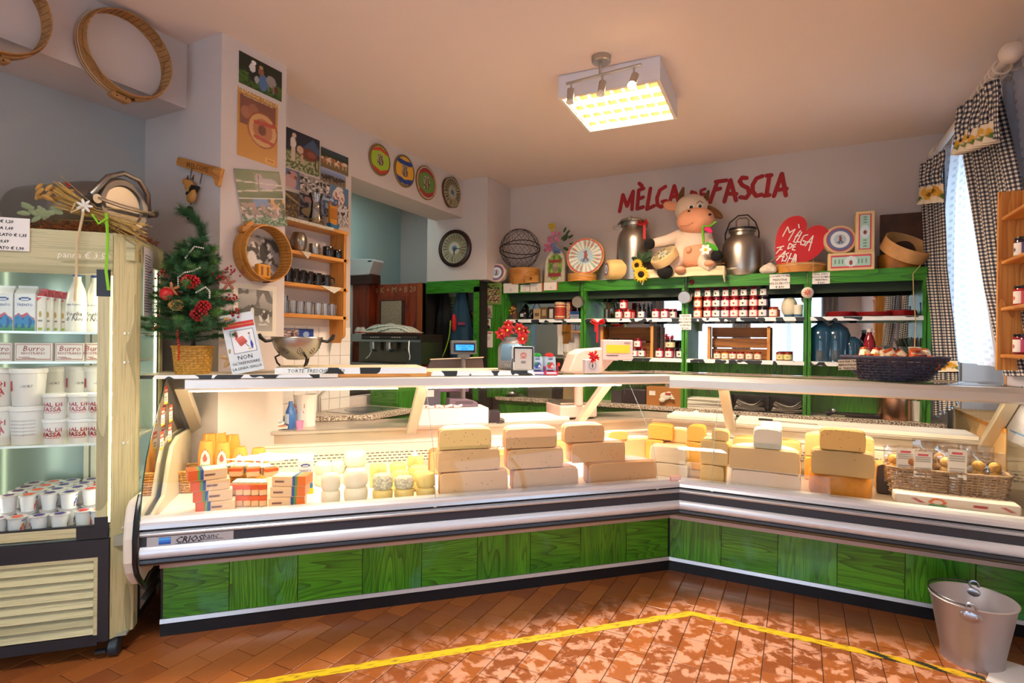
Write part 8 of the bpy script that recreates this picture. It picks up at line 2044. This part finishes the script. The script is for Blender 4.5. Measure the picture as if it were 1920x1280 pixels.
tower('yellow', 706, ((862, 876),), 32, YE, G2, 'single at the rear left')
tower('pale yellow', 760, ((921, 940), (898, 920)), 37, YE, G2, 'front pair with green flecks', 1)
tower('yellow', 753, ((905, 922), (885, 905)), 33, YE, G2, 'pair behind the green flecked ones')
tower('yellow', 748, ((890, 905), (870, 890)), 31, YE, G2, 'third pair back in the middle row')
tower('pale yellow', 801, ((922, 940), (896, 922)), 36, YE, G2, 'right front pair')
tower('yellow', 794, ((904, 922), (886, 904)), 34, YE, G2, 'right second pair')
tower('yellow', 787, ((893, 908), (876, 893)), 33, YE, G2, 'right third pair')
tower('yellow', 781, ((878, 895), (857, 878)), 31, YE, G2, 'right rear pair with paper tip')
p = FL.at(781, 857, s=.2); t = fthing(FL, 'paper_tip', 'small folded paper tip on the rearmost right yellow cheese', 'paper', p.x, .26, p.z); M().cyl(.02, 0, .03, 8, .001).obj('cone', C('#e8dccb', .6), t)

# ---- milk carton, packs, basket of smoked cheese
def carton(fr, lab, px, s, z, grp=None, face=1, rz=0, dep=.07):
    t0, t1, z0, z1 = fr.face(*px, s); w, h = t1 - t0, z1 - z0
    o = fthing(fr, 'milk_carton', lab, 'carton', (t0 + t1) / 2, s, z, grp, rz=rz)
    M().box(-w / 2, w / 2, 0, dep, 0, h * .82).obj('carton_body', C('#e8e8ea', .35), o)
    M().prism([(-w / 2, h * .82), (w / 2, h * .82), (w / 2 * .92, h), (-w / 2 * .92, h)], dep * .35, dep * .55, 'y').add([(-w / 2, 0, h * .82), (w / 2, 0, h * .82), (w / 2 * .92, dep * .35, h * .95), (-w / 2 * .92, dep * .35, h * .95)], [(0, 1, 2, 3)]).obj('gable', C('#e8e8ea' if face else '#d84a4a', .35), o)
    if face:
        q = pr_rect(w * .98, h * .8, '#eceef0', [('p', [(0, .42), (.2, .5), (.35, .44), (.6, .52), (.8, .42), (1, .36), (1, .3), (0, .3)], '#c85a70'), ('p', [(0, .38), (.2, .46), (.4, .36), (.65, .46), (1, .30), (1, .0), (0, .0)], '#2f86c0'), ('g', 0, 0, 1, .16, '#3f8a3c', '#4a9a8a'), ('n', 0, .1, 1, .36, 6, 2, .1, '#1f5f9a', 1), ('e', .5, .88, .32, .05, '#1c3f8f'), ('e', .5, .87, .2, .02, '#e8eef4')], 30, 50, 'carton_front', o, -.0008)
        text('TRENTO', w * .2, NAVY, o, (0, -.0015, h * .55), name='carton_lettering')
    else:
        q = pr_rect(w * .98, h * .8, '#ece6da', [('e', .5, .5, .22, .08, '#b89a4a'), ('r', .2, .04, .8, .12, '#9ab83a'), ('r', .15, .3, .85, .34, '#8a7a6a'), ('p', [(0, 1), (.9, 1), (0, .88)], '#d8343c')], 14, 40, 'carton_front', o, -.0008)
    return o, w, h
carton(FL, 'milk carton with blue mountains standing among the cheese packs in the counter', (558, 850, 587, 926), FL.at(572, 926, z=DZ).y, DZ)
M().box(-.02, .04, -.0022, -.001, .0, .03).obj('yellow_price', C('#e8c81c', .5), bpy.data.objects['milk_carton'])


def pack(lab, t, s, z, rz, w=.16, d=.095, h=.048, flip=0, end=0, zo=.004):
    o = fthing(FL, 'cheese_pack', lab, 'pack', t, s, z, 'orange and white cheese packs', rz=rz)
    M().box(-w / 2, w / 2, 0, d, 0, h).obj('pack_body', C('#e6b98a', .35), o, bev=.004)
    a = (-1 if flip else 1)
    M().box(*sorted((a * w * .26, a * (w / 2 + .001))), -.001, d + .001, zo, h + .001).obj('orange_end', C('#e06a1c' if flip == 0 else '#d8551c', .35), o); M().box(*sorted((a * w * .12, a * w * .26)), -.0012, d, .004, h + .0008).obj('blue_band', C('#2a4a8a', .35), o); M().box(*sorted((a * w * .2, a * w * .27)), -.0015, d, .004, h + .0012).obj('green_band', C('#5f8a3a', .35), o)
    pr_rect(w * .5, h * .4, '#e2bc94', [('r', 0, .3, .5, .7, '#7a4a3a')], 10, 6, 'small_print', o, -.0013).location = (-a * w * .15, 0, h * .3)
    M().box(*sorted((-a * w * .48, a * w * .1)), d * .1, d * .9, h, h + .0012).obj('top_picture', C('#efe6d0', .4, 0, 0, 90, .5, .35), o)
def tl(x, y, z=DZ): p = FL.at(x, y, z=z); return p.x, max(-.17, p.y)
t_, s_ = tl(402, 962)
for i in range(4): pack(f'orange-ended cheese pack in the left front pile, {["bottom", "second", "third", "top"][i]} one', t_ - .01 * i, s_ + .02, DZ + i * .0495, radians(3 + 5 * i), flip=1)
t_, s_ = tl(536, 955)
for i in range(3): pack(f'orange-ended cheese pack in the right front pile, {["bottom", "middle", "top"][i]} one', t_ + .004 * i, s_ + .02, DZ + i * .0495, radians(-4 - 7 * i))
for i in range(2):
    for j in range(5):
        t_, s_ = tl(447 + j * 13, 945); pack(f'cheese pack seen end-on between the front piles, {ORD[j]} from the left, ' + ('lower' if i == 0 else 'upper') + ' layer', t_, s_ + .03, DZ + i * .052, radians(88 + (j - 2) * 4), w=.13, d=.034, h=.05, flip=1, zo=.028)
for j in range(4):
    t_, s_ = tl(430 + j * 26, 935); pack(f'cheese pack fanned flat on top behind the piles, {ORD[j]} from the left', t_, s_ + .1, DZ + .106, radians(60 + j * 18), w=.15, d=.06, h=.04, flip=1, zo=.026)
bk = FL.at(432, 890, z=DZ)
basket('wicker_basket', 'light wicker basket of smoked cheese behind the orange packs', FL.w(bk.x, .34, DZ), FL.rz, .17, .20, .11, '#d9a050', 40, 8, .0045, rect=(.43, .20))
for i, (x, yt, s, lab) in enumerate(((386, 824, .28, 'front row, first from the left'), (417, 826, .28, 'front row, second from the left'), (450, 834, .28, 'front row, third from the left'), (485, 836, .28, 'front row, fourth from the left'), (392, 810, .37, 'back row, left one'), (412, 808, .38, 'back row, middle one'), (436, 812, .39, 'back row, right one'))):
    t0, t1, z0, z1 = FL.face(x - 15, yt, x + 15, 878, s); w, h = t1 - t0, z1 - (DZ + .02)
    o = fthing(FL, 'smoked_cheese', 'vacuum-packed smoked cheese in the wicker basket, ' + lab, 'cheese', (t0 + t1) / 2, s, DZ + .012, 'smoked cheeses in the wicker basket')
    fn = painter('#dd9a3c', [('e', .5, .56, .36, .28, '#d8502c'), ('e', .5, .56, .32, .25, '#e9e4d0'), ('g', .25, .34, .75, .52, '#2f8a3c', '#3f9a4a'), ('e', .5, .66, .14, .08, '#d8604c')] if i < 4 else [('l', .3, 0, .35, 1, .03, '#efc07a')])
    fn2 = (lambda f: lambda u, v: f(u, v) if (i < 4 and .1 < u < .9 and ((u - .5) / .36) ** 2 + ((v - .56) / .28) ** 2 <= 1) or i >= 4 else hexrgb('#e0a048'))(fn)
    M().grid(lambda u, v: ((u - .5) * w * (1 - .5 * max(0, v - .75) ** 1 * 2), -.03 * sin(pi * u) ** .6 * (1 - .3 * v), h * v), 24, 30, col=fn2).grid(lambda u, v: ((.5 - u) * w * (1 - .5 * max(0, v - .75) * 2), .022 * sin(pi * u) ** .6 * (1 - .3 * v), h * v), 12, 10, col=lambda u, v: '#d9923a').obj('cheese_pouch', MPRINTG, o, 2)

# ---- rectangular wicker basket with bread bags on the right
q0 = FR.at(1783, 935, s=.03); z0 = DZ
t0, t1, _, _ = FR.face(1664, 870, 1903, 940, .0)
basket('bread_basket', 'grey rectangular wicker basket of bagged dumplings at the right of the case', FR.w((t0 + t1) / 2, .13, DZ + .02), 0, .25, .27, .135, '#a08468', 60, 10, .005, rect=(t1 - t0, .26), cat='basket')
t = fthing(FR, 'wrapped_packet', 'white paper packet with red and green print under the wicker basket', 'packet', (t0 + t1) / 2 + .02, -.1, DZ); M().box(-.26, .24, 0, .1, 0, .05).obj('packet', C('#dcd0c4', .5, 0, .3, 12), t, bev=.01)
pr_rect(.48, .04, '#dcd0c4', [('ring', .35, .5, .07, .5, .6, '#d8602c'), ('r', .28, 0, .42, .25, '#5f9a6a'), ('r', .65, .4, .75, .6, '#b03a44'), ('l', .15, .7, .22, .3, .02, '#b03a44'), ('l', .88, .7, .95, .3, .02, '#b03a44')], 60, 10, 'print', t, -.002).location = (-.01, 0, .005)
random.seed(6)
for i, (x, yt, s, lab, col) in enumerate(((1690, 836, .05, 'leftmost, with a big paper label', '#c08a3c'), (1722, 842, .04, 'second from the left, label in front', '#a86a30'), (1745, 826, .15, 'behind, with dark round loaves', '#9a6a3c'), (1788, 838, .04, 'right of the middle, with a tilted label', '#b08a50'), (1850, 848, .05, 'rightmost, flat tray of two golden dumplings', '#b88a40'), (1830, 836, .17, 'rear right, empty-looking clear film', '#8f8a84'))):
    t0, t1, z0, z1 = FR.face(x - 32, yt, x + 32, 900, s); w = t1 - t0; h = z1 - (DZ + .07)
    o = fthing(FR, 'dumpling_bag', 'clear bag of dumplings in the grey basket, ' + lab, 'bag', (t0 + t1) / 2, s, DZ + .07, 'bagged dumplings', rz=random.uniform(-.15, .15))
    M().grid(lambda u, v: ((u - .5) * w * (1 + .1 * v), -.035 * sin(pi * u) * (1 - v) ** .5 + .01 * noise.noise(Vector((u * 6, v * 6, i))), h * v), 14, 10).obj('film_front', MPLAST, o, 2)
    M().grid(lambda u, v: ((u - .5) * w * (1 + .1 * v), .04 * sin(pi * u) * (1 - v) ** .5, h * (v + .03)), 14, 8).obj('film_back', MPLAST, o, 2)
    for k in range(4 if i != 5 else 1): M().sph(((k % 2 - .5) * w * .42, -.004, h * .42 + .045 * (k // 2)), .03, 14, 10).obj('dumpling', C(col, .6, 0, .5, 60, .5, .3), o, 1)
    if i in (0, 1, 3): pr_rect(w * .55, h * .7, '#ddd6cc', [('r', .2, .84, .8, .92, '#c83a50')] + [('r', .08, .75 - j * .07, .9, .77 - j * .07, '#8a8680') for j in range(8)] + [('r', .1, .04, .5, .14, '#5a5650')], 16, 26, 'bag_label', o, -.042).location = (.01, 0, h * .28)

# ================================================================== FRIDGE CONTENTS
carton(FL, 'front milk carton with blue mountains on the top fridge shelf', (27, 534, 66, 620), -.06, SH[0])
carton(FL, 'milk carton at the left edge of the top fridge shelf, half cut off', (-14, 534, 24, 620), -.06, SH[0])
for i in range(4): carton(FL, f'cream milk carton with red gable in the receding row, {ORD[i]} from the left', (69 + i * 14, 540 + i * 2, 82 + i * 14, 621), -.05 + .03 * i, SH[0], 'receding milk cartons', 0)
for i, (x, s) in enumerate(((144, -.06), (178, -.03))):
    p = FL.at(x, 620, s=s); t = fthing(FL, 'milk_bottle', 'tall white glass milk bottle with blue cap, ' + ('left one with full script label' if i == 0 else 'right one half behind the door stile'), 'bottle', p.x, s, SH[0], 'milk bottles'); r = .042
    M().lathe([(0, 0), (r * .95, 0), (r, .01), (r, .12), (r * .8, .175), (r * .36, .225), (r * .34, .245), (0, .245)], 28).obj('bottle_body', C('#ece8d8', .15, 0, coat=.5), t, 1); M().cyl(r * .4, .243, .262, 18).obj('cap', NAVY, t, 1)
    bd = lambda v: Vector(((r + .001) * sin(v.x / r), v.y, (r + .001) * cos(v.x / r)))
    for k, (s2, z) in enumerate((('Voglia', .07), ('di Noi', .048))): text(s2, .026, C('#33322e', .5), t, (0, 0, z), shear=.3, bend=bd, name='script_label')
    text('latte trento', .012, NAVY, t, (0, 0, .115), bend=bd, name='small_label')
for i, (x0, x1) in enumerate(((-30, 22), (27, 98), (103, 158), (161, 196))):
    t0, t1, z0, z1 = FL.face(x0, 641, x1, 675, -.07); w, h = t1 - t0, z1 - z0
    t = fthing(FL, 'butter_box', 'white butter box with brown print, ' + ['cut off at the left edge', 'widest one in the middle', 'right of the widest one', 'behind the door stile'][i], 'box', (t0 + t1) / 2, -.07, SH[1], 'butter boxes')
    M().box(-w / 2, w / 2, 0, .12, 0, h).obj('box', C('#e6ddd2', .4), t, bev=.002); m = M(); mb = C('#a04a38', .5)
    for a, b, c, d in ((-.46, .46, .08, .11), (-.46, .46, .89, .92), (-.46, -.45, .08, .92), (.45, .46, .08, .92), (-.4, -.1, .2, .23), (-.3, .05, .14, .17)): m.box(w * a, w * b, -.001, 0, h * c, h * d)
    m.obj('printed_frame', mb, t, kind='stuff'); text('Burro', h * .42, mb, t, (0, -.001, h * .55), shear=.2); text('NOSTRANO', h * .2, mb, t, (0, -.001, h * .36))


def tub(lab, x, s, z, r, h, txt, col='#e8e4dc', grp='yoghurt tubs'):
    t = fthing(FL, 'yoghurt_tub', lab, 'tub', FL.at(x, 780, s=s).x, s, z, grp)
    M().lathe([(0, 0), (r * .84, 0), (r * .97, h * .88), (0, h * .88)], 28).obj('tub_body', C(col, .35), t, 1); M().lathe([(r * .98, h * .86), (r * 1.04, h * .88), (r * 1.04, h * .97), (r, h), (r * .9, h * .97), (0, h * .97)], 28).obj('lid', C('#efece6', .35), t, 1)
    rb = r * .935; bd = lambda v: Vector((rb * sin(v.x / rb), v.y, rb * cos(v.x / rb)))
    if txt == 'v':
        for k, s2 in enumerate(('VAL DI', 'FASSA')): text(s2, h * .24, C('#c8181f', .5), t, (0, 0, h * (.52 - .2 * k)), bend=bd, name='red_lettering', bold=.0006)
        m = M()
        for a, b, c, d in ((-.7, .7, .26, .275), (-.7, .7, .76, .775), (-.7, -.67, .26, .775), (.67, .7, .26, .775)):
            n = max(1, int((b - a) / .15))
            for j in range(n):
                q0_, q1_ = a + (b - a) * j / n, a + (b - a) * (j + 1) / n; m.add([(rb * 1.005 * sin(q), -rb * 1.005 * cos(q), h * zz_) for q, zz_ in ((q0_, c), (q1_, c), (q1_, d), (q0_, d))], [(0, 1, 2, 3)])
        m.obj('red_frame', C('#c8181f', .5), t)
    elif txt == 'y':
        text('YOGURT', h * .09, C('#55504c', .5), t, (.01, 0, h * .5), bend=bd); m = M()
        for a, c, d in ((-.9, .4, .75),): m.add([(rb * 1.005 * sin(q), -rb * 1.005 * cos(q), h * zz_) for q, zz_ in ((a, c), (a + .25, c), (a + .25, d), (a, d))], [(0, 1, 2, 3)])
        m.obj('red_bar', C('#c8343c', .5), t)
    else:
        for j in range(6): text('ingredienti yogurt intero', h * .06, C('#55504c', .5), t, (0, 0, h * (.7 - .09 * j)), bend=bd, name='small_print')
rbig, hbig = .064, .165
for i, (x, s, tx) in enumerate(((-8, -.05, 'v'), (53, -.05, 'n'))):
    tub('large white yoghurt tub, lower one, ' + ('cut off at left' if i == 0 else 'with small print'), x, s, SH[2], rbig, hbig, tx)
    tub('large white yoghurt tub, upper one, ' + ('cut off at left' if i == 0 else 'beside the small tubs'), x, s, SH[2] + hbig, rbig, hbig * .97, 'v' if i == 0 else 'y')
for i, (x, s) in enumerate(((103, .12), (152, .12), (186, .1))):
    for k in range(2): tub(f'large white yoghurt tub behind the small ones, {ORD[i]} from the left, ' + ('upper' if k else 'lower'), x, s, SH[2] + k * hbig, rbig, hbig * .97, 'y')
for i, x in enumerate((104, 151, 186)):
    for k in range(2): tub(f'small white yoghurt tub with red frame, {ORD[i]} from the left, ' + ('upper' if k else 'lower') + ' row', x, -.085, SH[2] + k * .108, .045, .108, 'v', grp='small yoghurt tubs')
random.seed(44)
FLV = [('blueberry', '#3a2a7c', '#3f5fb0'), ('peach', '#e0562c', '#e88a3c'), ('blackberry', '#5a2a6c', '#3a2040'), ('strawberry', '#d8343c', '#d82a2c'), ('apricot', '#e8602c', '#e8803c')]
def cup(lab, x, s, z, fl, rz):
    t = fthing(FL, 'yoghurt_cup', lab, 'yoghurt cup', x, s, z, 'small fruit yoghurt cups', rz=rz); r, h = .033, .07; f = painter('#e6e8ec', [('e', .38, .28, .13, .2, fl[1]), ('e', .62, .28, .13, .2, fl[1]), ('e', .5, .55, .14, .13, fl[2]), ('e', .5, .80, .16, .05, '#2a3f7a'), ('e', .5, .27, .1, .08, '#e6d8e0')])
    M().grid(lambda u, v: (r * (.78 + .2 * v) * sin(2 * pi * u), -r * (.78 + .2 * v) * cos(2 * pi * u), h * v), 40, 12, col=lambda u, v: f(((u * 2) % 1 - .5) * 1.7 + .5, v)).obj('cup_body', MPRINTG, t, 2)
    M().lathe([(r * .98, h - .002), (r * 1.1, h - .001), (r * 1.1, h + .001), (0, h + .003)], 20).obj('foil_lid', C('#d5cfd0', .3, .3), t, 1); M().lathe([(0, h + .0035), (r * .7, h + .003)], 5).obj('lid_print', C(fl[1], .4), t)
cols = [-1.32, -1.247, -1.174, -1.10, -1.028, -.965]
for j in range(5):
    for i, x in enumerate(cols):
        s = -.105 + j * .078 + (.035 if i in (4, 5) else 0) + random.uniform(-.008, .008); fl = FLV[[2, 1, 0, 0, 3, 4][i]]
        if s > .27: continue
        for k in range(2 if j > 0 else 1): cup(f'{fl[0]} yoghurt cup, column {ORD[i]} from the left, row {ORD[j]} from the door, ' + ('upper' if k else 'lower'), x + random.uniform(-.004, .004), s, SH[3] + k * .073 + .001, fl, random.uniform(-.6, .6) + pi * (random.random() < .2))
